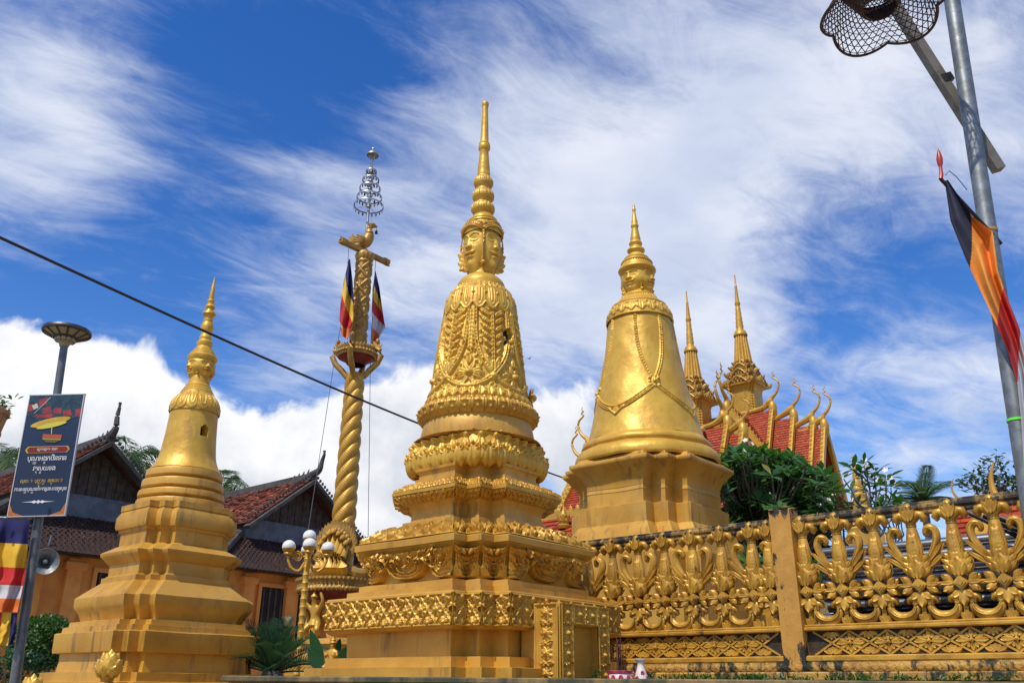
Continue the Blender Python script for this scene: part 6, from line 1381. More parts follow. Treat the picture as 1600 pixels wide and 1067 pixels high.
def banner():
    Y = 9.88; tl, tr, br, bl = (at(x, y, Y) for x, y in ((49, 611), (130, 622), (100, 809), (12, 803))); c = (tl+tr+bl+br)/4
    W = (np.linalg.norm(tr-tl)+np.linalg.norm(br-bl))/2; H = (np.linalg.norm(tl-bl)+np.linalg.norm(tr-br))/2; up = (tl+tr-bl-br); up /= np.linalg.norm(up); rt = (tr+br-tl-bl); rt -= up*(rt@up); rt /= np.linalg.norm(rt); n = np.cross(rt, up)
    t = thing('banner', 'tall blue printed banner with Khmer writing, fixed to the grey lamp post at the left', 'banner', c)
    t.rotation_euler = Matrix(((rt[0], -n[0], up[0]), (rt[1], -n[1], up[1]), (rt[2], -n[2], up[2]))).to_euler()
    # local x right, y away from us, z up
    NAVY = mat('banner_navy', (.006, .024, .068), (.005, .019, .055), .45, 0, 2, 0); mb = MB(); box(mb, (0, .012, 0), (W, .02, H)); mb.build('panel', NAVY, t)
    mb = MB(); f = .010
    for a, b, w_, h_ in ((0, H/2, W+2*f, f), (0, -H/2, W+2*f, f), (-W/2, 0, f, H), (W/2, 0, f, H)): box(mb, (a, .012, b), (w_, .032, h_))
    for zz in (-.3*H, .3*H): bar(mb, (0, .02, zz), (0, .10, zz), .05, .03)
    mb.build('frame', mat('banner_edge', (.5, .5, .5), None, .5, .3, 4, 0), t)
    flat = lambda pts, y, name, m, par=t: (lambda q: q.build(name, m, par, 0))(MB().add([(x*W, -y, z*H) for x, z in pts], [tuple(range(len(pts)))]))
    # photograph printed along the top: dark trees, red roofs
    PH = mat('banner_photo', (.012, .055, .06), (.006, .02, .05), .45, 0, 14, 0, lo=.45, hi=.55); flat([(-.5, .5), (-.5, .33), (-.2, .27), (.2, .27), (.5, .31), (.5, .5)], .001, 'printed_trees', PH)
    RF = mat('banner_red', (.36, .035, .03), (.22, .02, .03), .45, 0, 9, 0)
    for k, q in enumerate(([(-.32, .46), (-.14, .475), (-.16, .42), (-.30, .395)], [(-.49, .42), (-.40, .42), (-.38, .37), (-.48, .36)], [(-.22, .385), (-.08, .40), (-.03, .345), (-.20, .335)], [(-.02, .38), (.12, .385), (.14, .335), (-.01, .34)], [(.16, .36), (.30, .365), (.34, .315), (.18, .32)], [(.38, .37), (.49, .375), (.49, .30), (.40, .31)], [(-.34, .33), (.0, .335), (-.02, .30), (-.3, .305)])): flat(q, .0025, 'printed_roof', RF)
    flat([(-.43, .41), (-.34, .43), (-.30, .39), (-.38, .375)], .0035, 'printed_house', mat('banner_cream', (.5, .47, .40), None, .5, 0, 4, 0)); flat([(-.12, .475), (-.10, .478), (-.35, .345), (-.37, .34)], .004, 'printed_ridge', mat('banner_pale', (.45, .5, .55), None, .5, 0, 4, 0))
    YL = mat('banner_yellow', (.62, .42, .04), (.5, .30, .02), .45, 0, 6, 0); YL2 = mat('banner_lemon', (.6, .55, .06), None, .45, 0, 4, 0)
    a = np.linspace(0, 2*pi, 25)[:-1]; el = lambda cx, cz, rx, rz, rot: [(cx+rx*cos(q)*cos(rot)-rz*sin(q)*sin(rot)*H/W, cz+(rx*cos(q)*sin(rot))*W/H+rz*sin(q)*cos(rot)) for q in a]
    flat(el(-.03, .265, .36, .032, .20), .005, 'printed_canopy', YL); flat(el(0, .238, .27, .020, .20), .0065, 'printed_canopy', YL2); flat([(-.005, .245), (.012, .245), (.035, .165), (.02, .165)], .007, 'printed_stem', YL2)
    flat([(-.13, .165), (.22, .155), (.215, .118), (-.125, .128)], .005, 'printed_box', mat('banner_rust', (.42, .08, .025), None, .45, 0, 4, 0)); flat([(-.125, .128), (.215, .118), (.21, .108), (-.12, .118)], .005, 'printed_stripe', mat('banner_green', (.22, .30, .04), None, .45, 0, 4, 0)); flat([(-.10, .116), (.18, .106), (.12, .088), (-.05, .095)], .005, 'printed_bowl', mat('banner_brown', (.13, .09, .02), None, .45, 0, 4, 0))
    flat([(-.40, .035), (-.36, .062), (.36, .062), (.40, .035), (.36, .008), (-.36, .008)], .002, 'title_border', YL); flat([(-.37, .035), (-.335, .057), (.335, .057), (.37, .035), (.335, .013), (-.335, .013)], .0045, 'title_plate', mat('banner_maroon', (.20, .012, .012), None, .45, 0, 4, 0))
    WH = mat('banner_white', (.72, .72, .72), None, .5, 0, 4, 0)
    khmer(t, ['សូ', 'ម', 'អ', 'នុ', 'មោ', 'ទ', 'នា'], .1, WH, (0, -.007, .028*H), W*.36)
    khmer(t, ['បុ', 'ណ+យ', 'អ', 'ង+គ', 'ក', 'ឋិ', 'ន', 'ទា', 'ន'], .1, WH, (.02*W, -.003, -.055*H), W*.70)
    khmer(t, ['វ', 'ត+ត', 'ស+វា', 'យ', 'ទ', 'ង'], .1, WH, (.0*W, -.003, -.135*H), W*.40)
    khmer(t, ['សុ', 'ខោ', ' ', 'បុ', 'ញ+ញ', 'ស+ស', ' ', 'ឧ', 'ច+ច', 'យោ'], .1, YL, (-.01*W, -.003, -.232*H), W*.74)
    khmer(t, ['ការ', 'ស', 'ន+សំ', 'បុ', 'ណ+យ', 'នាំ', 'ម', 'ក', 'នូ', 'វ', 'សេ', 'ច', 'ក+តី', 'សុ', 'ខ'], .1, WH, (0, -.003, -.298*H), W*.92)
    P = [(-.30, -.388), (-.12, -.384), (-.07, -.376), (-.03, -.384), (0, -.372), (.03, -.384), (.07, -.376), (.12, -.384), (.30, -.388), (.12, -.391), (.07, -.400), (.03, -.391), (0, -.404), (-.03, -.391), (-.07, -.400), (-.12, -.391)]; flat(P, .003, 'printed_flourish', WH)
    for s_ in (-1, 1): flat([(s_*.495, -.40), (s_*.455, -.43), (s_*.42, -.465), (s_*.33, -.48), (s_*.22, -.497), (s_*.495, -.497)][::s_], .003, 'corner_ornament', mat('banner_orange', (.5, .16, .02), (.38, .1, .015), .45, 0, 30, 0))
    return t
banner()
def left_flag():
    Y = 9.85; r0 = at(50, 810, 9.9); r1 = at(-60, 806, 9.9); m = MB(); tube(m, [V3(0, 0, 0), r1-r0], .014, 8); o = m.build('flag_rod', STEEL); tag(o, 'thin steel rod reaching left from the grey lamp post below the banner', 'rod', loc=r0)
    mb = MB(); strip_cloth(mb, [(-55, 809), (-58, 900), (-60, 954)], [(47, 812), (38, 905), (27, 956)], Y, [(0, 0, 5), (.2, .20, 6), (.40, .40, 2), (.60, .60, 3), (.80, .80, 4)], 3.2, .05, 34, 60)
    o = mb.build('flag', CLOTHS, None, 60); ground_obj(o); tag(o, 'flag of blue, yellow, red, white and orange stripes hanging flat below the banner', 'flag')
    mb = MB()
    strip_cloth(mb, [(-30, 957), (-32, 990), (-20, 1004)], [(3, 957), (0, 985), (-4, 1006)], Y+.03, [(0, 0, 2)], 1, .02, 8, 16); strip_cloth(mb, [(3, 957), (0, 985), (-4, 1006)], [(18, 957), (16, 985), (12, 1008)], Y+.03, [(0, 0, 6)], 1, .02, 8, 16); strip_cloth(mb, [(18, 957), (16, 985), (12, 1008)], [(27, 957), (25, 985), (20, 1006)], Y+.03, [(0, 0, 5)], 1, .02, 8, 16)
    o = mb.build('flag', CLOTHS, None, 60); ground_obj(o); tag(o, 'lower flag edge with red, yellow and blue pieces, below the striped flag at far left', 'flag')
left_flag()

# ------------------------------------------------------------------ flags on the twisted column
def column_flags():
    Y = 15.6; mb = MB(); strip_cloth(mb, [(545, 405), (537, 440), (532, 475), (530, 505), (534, 524)], [(547, 405), (551, 440), (553, 470), (552, 500), (543, 531)], Y, [(0, 0, 5), (.15, .55, 6), (.38, .80, 2), (.72, 1.2, 3), (.84, .86, 4)], 1.5, .06, 16, 50)
    o = mb.build('flag', CLOTHS, None, 60); ground_obj(o); tag(o, 'narrow striped flag hanging limp on the left side of the twisted column', 'flag')
    mb = MB(); strip_cloth(mb, [(586, 424), (582, 452), (581, 480), (580, 510), (580, 537)], [(587, 424), (593, 450), (597, 480), (602, 512), (584, 541)], Y+.9, [(0, 0, 5), (.10, .46, 6), (.36, .58, 2), (.56, .74, 3), (.76, .88, 4)], 1.3, .06, 16, 50)
    o = mb.build('flag', CLOTHS, None, 60); ground_obj(o); tag(o, 'striped flag hanging limp on the right side of the twisted column', 'flag')
    for pts, lab, y in ((((545, 385), (540, 470), (523, 560), (480, 838)), 'thin halyard slanting from the column crossbeam down left past the house', 15.5), (((587, 405), (579, 540), (577, 700), (575, 850)), 'thin halyard hanging straight down on the right of the twisted column', 16.4)):
        q = np.array([at(a, b, y) for a, b in pts]); m = MB(); tube(m, q-q[0], .006, 5); tag(m.build('halyard', GREYP), lab, 'rope', loc=q[0])
column_flags()

# ------------------------------------------------------------------ overhead cable
def cable():
    a = at(-40, 353, 5.6); b = at(885, 748, 13.5); e = a+(b-a)*1.25; s = np.linspace(-.5, 1.25, 60); P = a+(b-a)*s[:, None]; P[:, 2] -= .10*np.sin(np.clip(s, 0, 1)*pi); m = MB(); tube(m, P-a, .0125, 8); tag(m.build('overhead_cable', RUBBER), 'black overhead cable slanting across the sky behind the middle stupa', 'cable', loc=a)
cable()

# ------------------------------------------------------------------ five-globe garden lamp
def globe_lamp():
    Y = 11.5; top = at(472, 838, Y); lo = at(464, 1050, Y); base = V3(lo[0], lo[1], 0); t = thing('garden_lamp', 'gilded garden lamp with five white globes, in front of the brighter-roofed house', 'lamp', base)
    X, Yb = base[0], base[1]; z = lambda py: zpix(X, Yb, py); mb = MB(); zt = z(856); pr = [(.11, 0), (.11, .2), (.07, .3)]; zz = .4
    while zz < zt-.1: pr += [(.036, zz), (.046, zz+.03), (.036, zz+.06)]; zz += .10
    lathe(mb, pr+[(.04, zt), (.07, zt+.04), (.03, zt+.12)], 16); mb.build('stem', GOLDB, t)
    k = proj((X, Yb, zt))[2]/F; R = 10.3*k
    mb = MB(); za = z(872); globes = []
    arms = [(-22, 858), (-5, 866), (15, 857), (32, 861)]; angs = [radians(200), radians(110), radians(-60), radians(25)]; rad = .25
    for an in (radians(195), radians(285), radians(15), radians(105)):
        e = V3(cos(an), sin(an), 0); P = smooth_prof([(.03, za-.05), (.10, za-.16), (.20, za-.12), (rad, za+.0), (rad, za+.05)], 5); tube(mb, [e*p[0]+V3(0, 0, p[1]) for p in P], .017, 7); th = np.linspace(0, 4.4*pi, 40); rr = np.linspace(.07, .012, 40); tube(mb, np.stack([e[0]*(.13+rr*np.cos(th)), e[1]*(.13+rr*np.cos(th)), za+.02+rr*np.sin(th)], 1), .010, 5); globes.append(e*rad+V3(0, 0, za+.06+R*.9))
        lathe(mb, [(.03, za+.03), (.06, za+.05), (.05, za+.07)], 12, c=(e[0]*rad, e[1]*rad))
    mb.build('scroll_arms', GOLDB, t); globes.append(V3(0, 0, z(838)))
    mb = MB(); lathe(mb, [(.03, zt), (.05, z(838)-R*1.1), (.06, z(838)-R*.9)], 12); mb.build('top_socket', GOLDB, t)
    for g_ in globes:
        m = MB(); ell(m, (0, 0, 0), (R, R, R), 24, 16); o = m.build('globe', WHITEG, t); o.location = tuple(g_); m = MB(); lathe(m, [(R*.3, -R*1.0), (R*.72, -R*.74), (R*.90, -R*.48), (R*.99, -R*.26)], 24); m.build('globe_cup', GOLDB, o)
globe_lamp()

# ------------------------------------------------------------------ small guardian figure at the corner of the stupa base
def guardian():
    Y = 7.6; p = at(518, 1038, Y); p[2] = zpix(p[0], p[1], 1046); h = (zpix(p[0], p[1], 988)-p[2])
    t = thing('guardian_statuette', 'small golden kneeling guardian with a pointed crown, at the left corner of the middle stupa', 'statue', p, radians(-20))
    J = [(0, 0, .18), (0, 0, .34), (0, 0, .48), (0, 0, .56), (0, -.01, .66), (0, -.01, .72), (.13, 0, .48), (.19, -.06, .34), (.08, -.16, .42), (-.13, 0, .48), (-.19, -.06, .34), (-.08, -.16, .42), (.10, -.02, .14), (.15, -.24, .20), (.14, -.20, .02), (-.10, 0, .12), (-.16, -.20, .06), (-.13, .10, .03)]
    B = [(0, 1), (1, 2), (2, 3), (3, 4), (4, 5), (2, 6), (6, 7), (7, 8), (2, 9), (9, 10), (10, 11), (0, 12), (12, 13), (13, 14), (0, 15), (15, 16), (16, 17)]
    R_ = [.13, .105, .125, .05, .085, .07, .06, .05, .04, .06, .05, .04, .09, .07, .05, .09, .07, .05]
    skin_figure('body', [tuple(np.array(j)*h) for j in J], B, [r*h for r in R_], GOLD, t, 2)
    mb = MB(); lathe(mb, [(.095*h, .70*h), (.11*h, .73*h), (.08*h, .77*h), (.085*h, .80*h), (.05*h, .85*h), (.055*h, .87*h), (.02*h, .94*h), (.004*h, 1.02*h)], 16); mb.build('crown', GOLD, t)
guardian()

# ------------------------------------------------------------------ plants
def rot_to(d, roll=0.):
    d = np.array(d, float); d /= np.linalg.norm(d); a = np.cross(d, (0, 0, 1.)); a = a/np.linalg.norm(a) if np.linalg.norm(a) > 1e-4 else V3(1, 0, 0); b = np.cross(a, d); c, s = cos(roll), sin(roll); return np.stack([a*c+b*s, -a*s+b*c, d], 1)
def flat_leaf(mb, base, tip, nrm, wid, bend, n=5, mi=0, fat=.55, fold=.18):
    a = np.array(base, float); t = np.array(tip, float)-a; L_ = np.linalg.norm(t); t /= L_; nn = np.array(nrm, float); nn -= t*(nn@t); nn /= np.linalg.norm(nn)+1e-9; s = np.cross(t, nn); u = np.linspace(0, 1, n); e = math.log(.5)/math.log(fat); w = wid/2*np.maximum(np.sin(pi*u**e), .04)
    c = a+t*(u*L_)[:, None]+nn*(bend*u**2)[:, None]; v = np.stack([c-s*w[:, None]+nn*(fold*w)[:, None], c, c+s*w[:, None]+nn*(fold*w)[:, None]], 1).reshape(-1, 3); mb.add(v, [gridf(3, n)], mi, tint=random.random())
def branchy(mb, base, tip, r0, r1, wig=.06, n=7):
    s = np.linspace(0, 1, n); P = np.array(base)+(np.array(tip)-np.array(base))*s[:, None]; P[1:-1] += np.random.default_rng(int(abs(P.sum())*1e3) % 99999).normal(0, wig, (n-2, 3)); P = np.array(smooth_prof([tuple(p) for p in P], 3)); tube(mb, P, np.linspace(r0, r1, len(P)), 7); return P
def frangipani(name, lab, base, tips, leafL, nl, blossom, seed, trunk_r=.10, fork=.45):
    rg = random.Random(seed); t = thing(name, lab, 'tree', base); b = np.array(base); tr = MB(); lf = MB(); fl = MB(); cen = np.mean(tips, 0)-b; hub = cen*fork; branchy(tr, (0, 0, 0), hub, trunk_r, trunk_r*.7, .03)
    hubs = [hub+(np.array(q)-b-hub)*.35+V3(*[rg.gauss(0, .08) for _ in range(3)]) for q in rg.sample(list(tips), max(2, len(tips)//7))]
    for q in hubs: branchy(tr, hub, q, trunk_r*.6, trunk_r*.38, .04)
    for q in tips:
        q = np.array(q)-b; h = min(hubs, key=lambda x: np.linalg.norm(x-q)); branchy(tr, h, q, trunk_r*.22, trunk_r*.12, .03)
        d = q-h; d /= np.linalg.norm(d)+1e-9; d = d*.6+V3(0, 0, .55); Mx = rot_to(d)
        for k in range(nl):
            a = k*2.4+rg.uniform(-.3, .3); el = rg.uniform(.05, 1.0)*(.35+.75*k/nl); e = Mx@V3(cos(a)*cos(el), sin(a)*cos(el), sin(el)); L_ = leafL*rg.uniform(.7, 1.12); flat_leaf(lf, q+e*.03, q+e*L_, Mx[:, 2]+V3(0, 0, .3), L_*rg.uniform(.27, .34), -L_*rg.uniform(.05, .22), 5)
        if rg.random() < blossom:
            for j in range(rg.randint(2, 5)):
                c = q+Mx[:, 2]*.11+V3(*[rg.gauss(0, .045) for _ in range(3)]); dd = rot_to(V3(rg.gauss(0, .5), -.8, .5))
                for m in range(5): a = m*2*pi/5; e = dd@V3(cos(a), sin(a), .25); flat_leaf(fl, c, c+e*.045, dd[:, 2], .034, 0, 4, fat=.65)
    tr.build('trunk', BARK, t); lf.build('crown', LEAFA, t, 60)
    if fl.n: fl.build('blossoms', PETALW, t, 60)
    return t
def cloud_tips(n, poly, Y, dy, seed):
    rg = random.Random(seed); out = []; P = np.array(poly, float); x0, y0 = P.min(0); x1, y1 = P.max(0)
    def inside(x, y):
        r = False
        for i in range(len(P)):
            a, b = P[i], P[i-1]
            if (a[1] > y) != (b[1] > y) and x < (b[0]-a[0])*(y-a[1])/(b[1]-a[1])+a[0]: r = not r
        return r
    while len(out) < n:
        x, y = rg.uniform(x0, x1), rg.uniform(y0, y1)
        if inside(x, y): out.append(at(x, y, Y+rg.gauss(0, dy)))
    return out
TP = cloud_tips(640, [(1118, 716), (1150, 704), (1196, 704), (1232, 716), (1262, 728), (1290, 738), (1302, 770), (1304, 850), (1282, 905), (1215, 930), (1150, 920), (1118, 850), (1132, 800), (1116, 760)], 12.6, .65, 3)
frangipani('frangipani_tree', 'large dense frangipani with dark leaves and white flowers, below the red temple roofs', V3(at(1215, 900, 12.8)[0], 12.8, 0), TP, .25, 12, .055, 5, .09, .66)
T2 = [at(x, y, 11.3+dy) for x, y, dy in ((1318, 748, 0), (1334, 733, .2), (1350, 726, -.1), (1368, 738, .1), (1385, 748, 0), (1392, 762, .2), (1312, 772, .1), (1330, 770, -.3), (1356, 752, .3), (1376, 760, -.1), (1318, 800, 0), (1340, 790, .2), (1303, 790, .3), (1310, 815, -.2), (1330, 812, .1), (1362, 768, .1), (1300, 765, -.2), (1346, 742, .2))]
frangipani('frangipani_tree', 'sparse frangipani with visible bare branches and white flowers, right of the dense one', V3(at(1335, 900, 11.3)[0], 11.3, 0), T2, .25, 8, .45, 11, .07, .72)
T3 = [at(x, y, 10.8+dy) for x, y, dy in ((1375, 792, 0), (1392, 785, .2), (1408, 790, -.1), (1385, 800, .1), (1400, 802, 0), (1366, 806, .2), (1415, 803, .1), (1352, 812, .1), (1380, 815, 0))]
frangipani('shrub', 'low leafy shrub with upright pointed leaves just above the railing, left of the small palm', V3(at(1385, 900, 10.8)[0], 10.8, 0), T3, .22, 10, 0, 12, .05, .8)
def palm(lab, c, base_z, fl, nf, seed, droop=1.0, hang=0, up=.2, trunk=.13, name='palm_tree'):
    rg = random.Random(seed); t = thing(name, lab, 'palm', (c[0], c[1], 0)); tr = MB(); branchy(tr, (0, 0, base_z), (0, 0, c[2]), trunk*1.3, trunk, .03); tr.build('trunk', BARK, t); lf = MB()
    for k in range(nf):
        a = 2*pi*k/nf+rg.uniform(-.2, .2); el = rg.uniform(up, 1.35) if k % 3 else rg.uniform(-.1, .5); L_ = fl*rg.uniform(.8, 1.1); e = V3(cos(a), sin(a), 0); s = np.linspace(0, 1, 14); P = V3(0, 0, c[2])+e*(L_*np.cos(el)*s*(1-.12*s))[:, None]+V3(0, 0, 1)*(L_*(np.sin(el)*s-droop*.75*s**2.2*np.cos(el*.6)))[:, None]
        tube(lf, P, np.linspace(.025, .006, 14), 5)
        for j in range(2, 40):
            q = j/40; p = np.array([np.interp(q, s, P[:, i]) for i in range(3)]); tg = np.array([np.interp(min(1, q+.05), s, P[:, i]) for i in range(3)])-np.array([np.interp(max(0, q-.05), s, P[:, i]) for i in range(3)]); tg /= np.linalg.norm(tg); sd = np.cross(tg, (0, 0, 1)); sd /= np.linalg.norm(sd)+1e-6; un = np.cross(sd, tg); ll = L_*.30*(sin(pi*min(1, q*.92+.10)))**.7
            for g_ in (-1, 1): d = sd*g_*.80+tg*.62-V3(0, 0, 1)*(.22+hang*rg.uniform(.2, .8))+un*.1; d /= np.linalg.norm(d); flat_leaf(lf, p, p+d*ll*rg.uniform(.85, 1.08), un, L_*.013, -ll*.12, 4, fat=.4, fold=.1)
    lf.build('crown', LEAFB, t, 60); return t
palm('coconut palm with drooping fronds behind the gable of the far left house', at(196, 722, 34.), 0, 2.9, 20, 2, 1.1, .7)
palm('palm crown showing between the smallest stupa and the brighter-roofed house', at(344, 768, 38.), 0, 2.6, 18, 3, 1.1, .6)
palm('palm at the far left edge, behind the blue banner', at(-2, 726, 30.), 0, 2.7, 18, 4, 1.1, .6)
palm('small fan-crowned palm standing above the railing at the right', at(1443, 782, 19.), 0, 1.05, 22, 6, .55, .0, .25, .08)
palm('leafy palm crown low behind the twisted column', at(562, 868, 30.), 0, 1.6, 14, 9, 1.0, .5)
def leafy(lab, base, tips, leafL, per, seed, matl, r=.10, spread=.22, name='tree', cat='tree', fork=.6):
    rg = random.Random(seed); b = np.array(base, float); t = thing(name, lab, cat, base); tr = MB(); lf = MB(); cen = np.mean(tips, 0)-b; hub = cen*V3(.6, .6, fork); branchy(tr, (0, 0, 0), hub, r, r*.6, .05)
    for q in tips:
        q = np.array(q)-b; branchy(tr, hub, q, r*.28, r*.08, .05)
        for k in range(per):
            p = q+V3(*[rg.gauss(0, spread) for _ in range(3)])*V3(1, 1, .6); d = V3(rg.gauss(0, 1), rg.gauss(0, 1), rg.gauss(.1, .5)); d /= np.linalg.norm(d); flat_leaf(lf, p, p+d*leafL*rg.uniform(.7, 1.2), V3(rg.gauss(0, .4), rg.gauss(-.3, .4), 1), leafL*.42, -leafL*.1, 4)
    tr.build('trunk', BARK, t); lf.build('crown', matl, t, 60); return t
TT = [at(x, y, 16+dy) for x, y, dy in ((1510, 752, 0), (1522, 744, .3), (1530, 757, -.2), (1542, 738, .1), (1552, 730, 0), (1556, 719, .2), (1545, 752, .1), (1558, 748, 0), (1570, 746, -.2), (1582, 752, .2), (1592, 745, .1), (1598, 757, 0), (1535, 765, .2), (1566, 762, .1), (1585, 766, -.1), (1612, 748, 0), (1625, 758, .2), (1504, 757, .1), (1549, 726, .1))]
leafy('dark small-leaved tree in open sprays, above the railing beside the steel pole', V3(at(1560, 900, 16)[0], 16, 0), TT, .13, 30, 21, LEAFF, .09, .12, fork=.93)
def topiary():
    rg = random.Random(5); Y = 11.5; c = at(66, 1003, Y); t = thing('topiary_bush', 'clipped rounded green bush below the loudspeaker', 'bush', (c[0], c[1], 0)); k = Y*1.07/F; lf = MB(); r = V3(41*k, 41*k, 37*k*.93); core = MB()
    for i in range(5200):
        d = V3(rg.gauss(0, 1), rg.gauss(0, 1), rg.gauss(0, 1)); d /= np.linalg.norm(d); d2 = np.sign(d)*np.abs(d)**.72; d2 /= np.linalg.norm(d2)**.55; p = V3(0, 0, c[2])+d2*r*(rg.uniform(.80, 1.0)+.05*sin(d[0]*9+d[2]*7)); e = d+V3(rg.gauss(0, .6), rg.gauss(0, .6), rg.gauss(.2, .6)); e /= np.linalg.norm(e); flat_leaf(lf, p, p+e*rg.uniform(.035, .06), d+V3(0, 0, .4), .028, -.006, 3)
    ell(lf, (0, 0, c[2]), tuple(r*.80), 16, 10); lf.build('foliage', LEAFC, t, 60); m = MB(); tube(m, [(0, 0, 0), (0, .02, c[2]-.2)], .05, 8); m.build('stem', BARK, t)
topiary()
def low_bush():
    rg = random.Random(8); p = at(14, 1048, 10.9); t = thing('low_bush', 'low dark green bush at the foot of the lamp post, bottom left', 'bush', (p[0], p[1], 0)); lf = MB()
    for i in range(1500): d = V3(rg.gauss(0, .24), rg.gauss(0, .24), rg.gauss(0, .14)); q = V3(0, 0, p[2])+d; e = V3(rg.gauss(0, 1), rg.gauss(0, 1), rg.gauss(.4, .5)); e /= np.linalg.norm(e); flat_leaf(lf, q, q+e*.07, V3(0, 0, 1), .03, -.01, 3)
    lf.build('foliage', LEAFD, t, 60); m = MB()
    for k in range(4): branchy(m, (0, 0, 0), (rg.gauss(0, .15), rg.gauss(0, .15), p[2]), .03, .012, .03)
    m.build('stems', BARK, t)
low_bush()
def cycad():
    rg = random.Random(14); Y = 9.4; c = at(425, 1052, Y); t = thing('cycad', 'dark blue-green cycad with arching feathery fronds, right of the smallest stupa', 'cycad', (c[0], c[1], 0)); tr = MB(); lathe(tr, [(.16, 0), (.17, .5), (.15, c[2]-.05), (.08, c[2]+.03)], 14); tr.build('trunk', BARK, t); lf = MB()
    for k in range(46):
        a = k*2.4; el = .25+1.10*(k/46)+rg.uniform(-.1, .1); L_ = rg.uniform(.60, .86); e = V3(cos(a), sin(a), 0); s = np.linspace(0, 1, 12); P = V3(0, 0, c[2])+e*(L_*np.cos(el)*s)[:, None]+V3(0, 0, 1)*(L_*(np.sin(el)*s-.30*s**2.4))[:, None]; tube(lf, P, np.linspace(.011, .003, 12), 5)
        for j in range(2, 24):
            q = j/24; p = np.array([np.interp(q, s, P[:, i]) for i in range(3)]); tg = P[min(11, int(q*11)+1)]-P[int(q*11)]; tg /= np.linalg.norm(tg); sd = np.cross(tg, (0, 0, 1)); sd /= np.linalg.norm(sd)+1e-6; un = np.cross(sd, tg); ll = .17*sin(pi*min(1, q*.8+.2))**.6
            for g_ in (-1, 1): d = sd*g_*.75+tg*.6+un*.35; d /= np.linalg.norm(d); flat_leaf(lf, p, p+d*ll, un, .013, .0, 3, fat=.4)
    lf.build('fronds', LEAFD, t, 60)
cycad()
def broad():
    Y = 8.2; b = at(508, 1060, Y); t = thing('broadleaf_plant', 'plant with four broad upright green blades beside the kneeling guardian statuette', 'plant', (b[0], b[1], 0)); z0 = b[2]
    for (x, y, w, nb, x0, y0) in ((486, 982, .085, (-.5, -1, .4), 504, 1044), (482, 1013, .085, (-.3, -1, .5), 503, 1046), (545, 1008, .075, (.4, -1, .4), 520, 1046), (531, 996, .07, (.6, -1, .2), 516, 1044)):
        p = at(x, y, Y)-V3(b[0], b[1], 0); q = at(x0, y0, Y)-V3(b[0], b[1], 0); m = MB(); leaf(m, q, p, nb, w*1.35, .006, .02, 10, 5, vein=1.0, pw=.75, fat=.45); tube(m, [V3(0, 0, 0), q*.6+V3(0, 0, q[2]*.3), q], [.02, .014, .01], 6); m.build('leaf_blade', LEAFE, t, 60)
broad()
def edge_basket():
    Y = 9.; c = at(-26, 655, Y); k = proj(c)[2]/F; t = thing('bamboo_basket', 'tall bamboo-slat basket with green leaves on top, cut off by the left edge', 'basket', (c[0], c[1], 0)); zt, zb = zpix(c[0], c[1], 640), zpix(c[0], c[1], 712); r1, r0 = 34*k, 20*k; n = 26
    m = MB()
    for i in range(n): a = 2*pi*i/n; e = V3(cos(a), sin(a), 0); s = V3(-sin(a), cos(a), 0); p, q = e*r0+V3(0, 0, zb), e*r1+V3(0, 0, zt+.03*random.random()); w = r1*2*pi/n*.40; m.add([p-s*w*.6, p+s*w*.6, q+s*w, q-s*w, p-s*w*.6-e*.01, p+s*w*.6-e*.01, q+s*w-e*.01, q-s*w-e*.01], [(0, 1, 2, 3), (7, 6, 5, 4), (0, 4, 5, 1), (2, 6, 7, 3), (1, 5, 6, 2), (3, 7, 4, 0)])
    m.build('slats', BAMBOO, t, 20); m = MB()
    for f in (.06, .5, .93): r = r0+(r1-r0)*f; z = zb+(zt-zb)*f; lathe(m, [(r-.012, z-.015), (r+.012, z-.015), (r+.012, z+.015), (r-.012, z+.015)], 40)
    m.build('bands', BAMBOO, t); m = MB(); lathe(m, [(.0, zb+.02), (r0*.95, zb+.02), (r1*.93, zt-.04), (0, zt-.03)], 28); m.build('lining', WOOD, t)
    m = MB(); tube(m, [(0, 0, 0), (0, 0, zb+.03)], .05, 10); m.build('post', GREYP, t); m = MB(); rg = random.Random(3)
    for i in range(420): q = V3(rg.gauss(0, r1*.45), rg.gauss(0, r1*.45), zt+rg.gauss(.03, .055)); e = V3(rg.gauss(0, 1), rg.gauss(0, 1), rg.gauss(.4, .5)); e /= np.linalg.norm(e); flat_leaf(m, q, q+e*.075, V3(0, 0, 1), .04, -.01, 4)
    m.build('leaves', LEAFC, t, 60)
edge_basket()
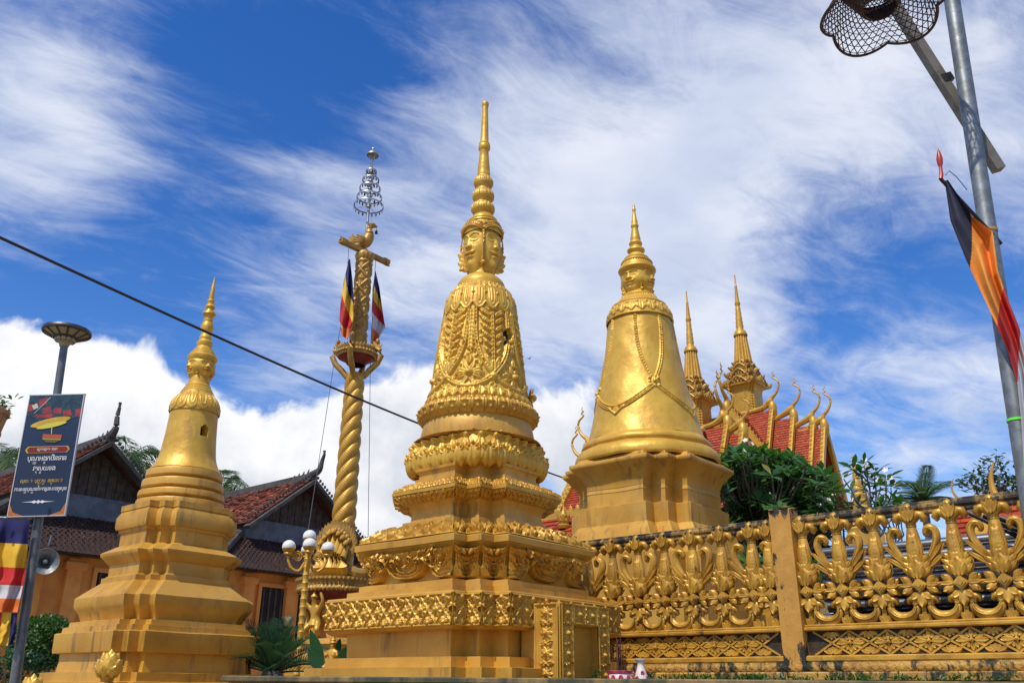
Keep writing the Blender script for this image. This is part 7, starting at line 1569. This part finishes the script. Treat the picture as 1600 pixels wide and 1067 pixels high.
def bird():
    p = at(826.6, 560.6, 9.); m = MB(); P = np.array(smooth_prof([(-.022, 0, 0), (-.010, 0, .003), (.004, 0, .004), (.014, 0, .003), (.020, 0, .002)], 4)); tube(m, P, np.interp(np.linspace(0, 1, len(P)), [0, .3, .6, .85, 1], [.001, .005, .006, .004, .001]), 8)
    for s_ in (-1, 1): leaf(m, V3(.003, s_*.003, .006), V3(-.004, s_*.034, .018), (0, 0, 1), .014, .001, 0, 5, 3)
    tag(m.build('bird', RUBBER), 'tiny dark bird flying in the sky right of the middle stupa', 'bird', loc=p, rz=radians(60))
bird()
def weeds():
    rg = random.Random(31); m = MB(); d = RD
    for k in range(330):
        s = rg.choice([rg.uniform(2.0, 3.1), rg.uniform(1.35, 2.6), rg.uniform(1.5, 1.75), rg.uniform(-.3, 1.3)] if k % 9 else [rg.uniform(-1, 1.3)]); p = RP0+d*s+RN*(.155+abs(rg.gauss(0, .05))); p[2] = PZ+rg.uniform(-.0, .03)
        for j in range(3): e = V3(rg.gauss(0, .6), rg.gauss(0, .6), rg.uniform(.3, 1)); e /= np.linalg.norm(e); flat_leaf(m, p, p+e*rg.uniform(.02, .055), V3(rg.gauss(0, 1), rg.gauss(0, 1), .6), .014, -.01, 3)
    o = m.build('weeds', LEAFC, None, 60); tag(o, None, None, kind='stuff'); m = MB()
    for (px, py) in ((858, 1050), (933, 1058)):
        p = at(px, py, 6.35); t = thing('weed', 'small green weed growing in front of the flower-framed panel, %s side' % ('left' if px < 900 else 'right'), 'weed', (p[0], p[1], PZ)); m = MB()
        for j in range(60): q = V3(rg.gauss(0, .02), rg.gauss(0, .02), abs(rg.gauss(.03, .045))); e = V3(rg.gauss(0, 1), rg.gauss(0, 1), rg.gauss(.3, .5)); e /= np.linalg.norm(e); flat_leaf(m, q, q+e*.03, V3(0, 0, 1), .016, -.004, 3)
        m.build('leaves', LEAFC, t, 60); m = MB(); tube(m, [(0, 0, -.01), (.005, 0, .06)], .004, 5); m.build('stem', BARK, t)
weeds()
def steps():
    p = at(60, 1062, 12.6); t = thing('stone_steps', 'grey stone steps behind the clipped bush at the lower left', 'steps', (p[0], p[1], 0), GRID)
    for k in range(6): m = MB(); box(m, (-.3*k-.6, -.2, 1.0+.10*k), (2.6, 4.2, .09), bev=.01); box(m, (-.3*k-.65, -.2, (.96+.10*k)/2), (2.5, 4.0, .96+.10*k-.0)); m.build('step', CONC, t)
steps()
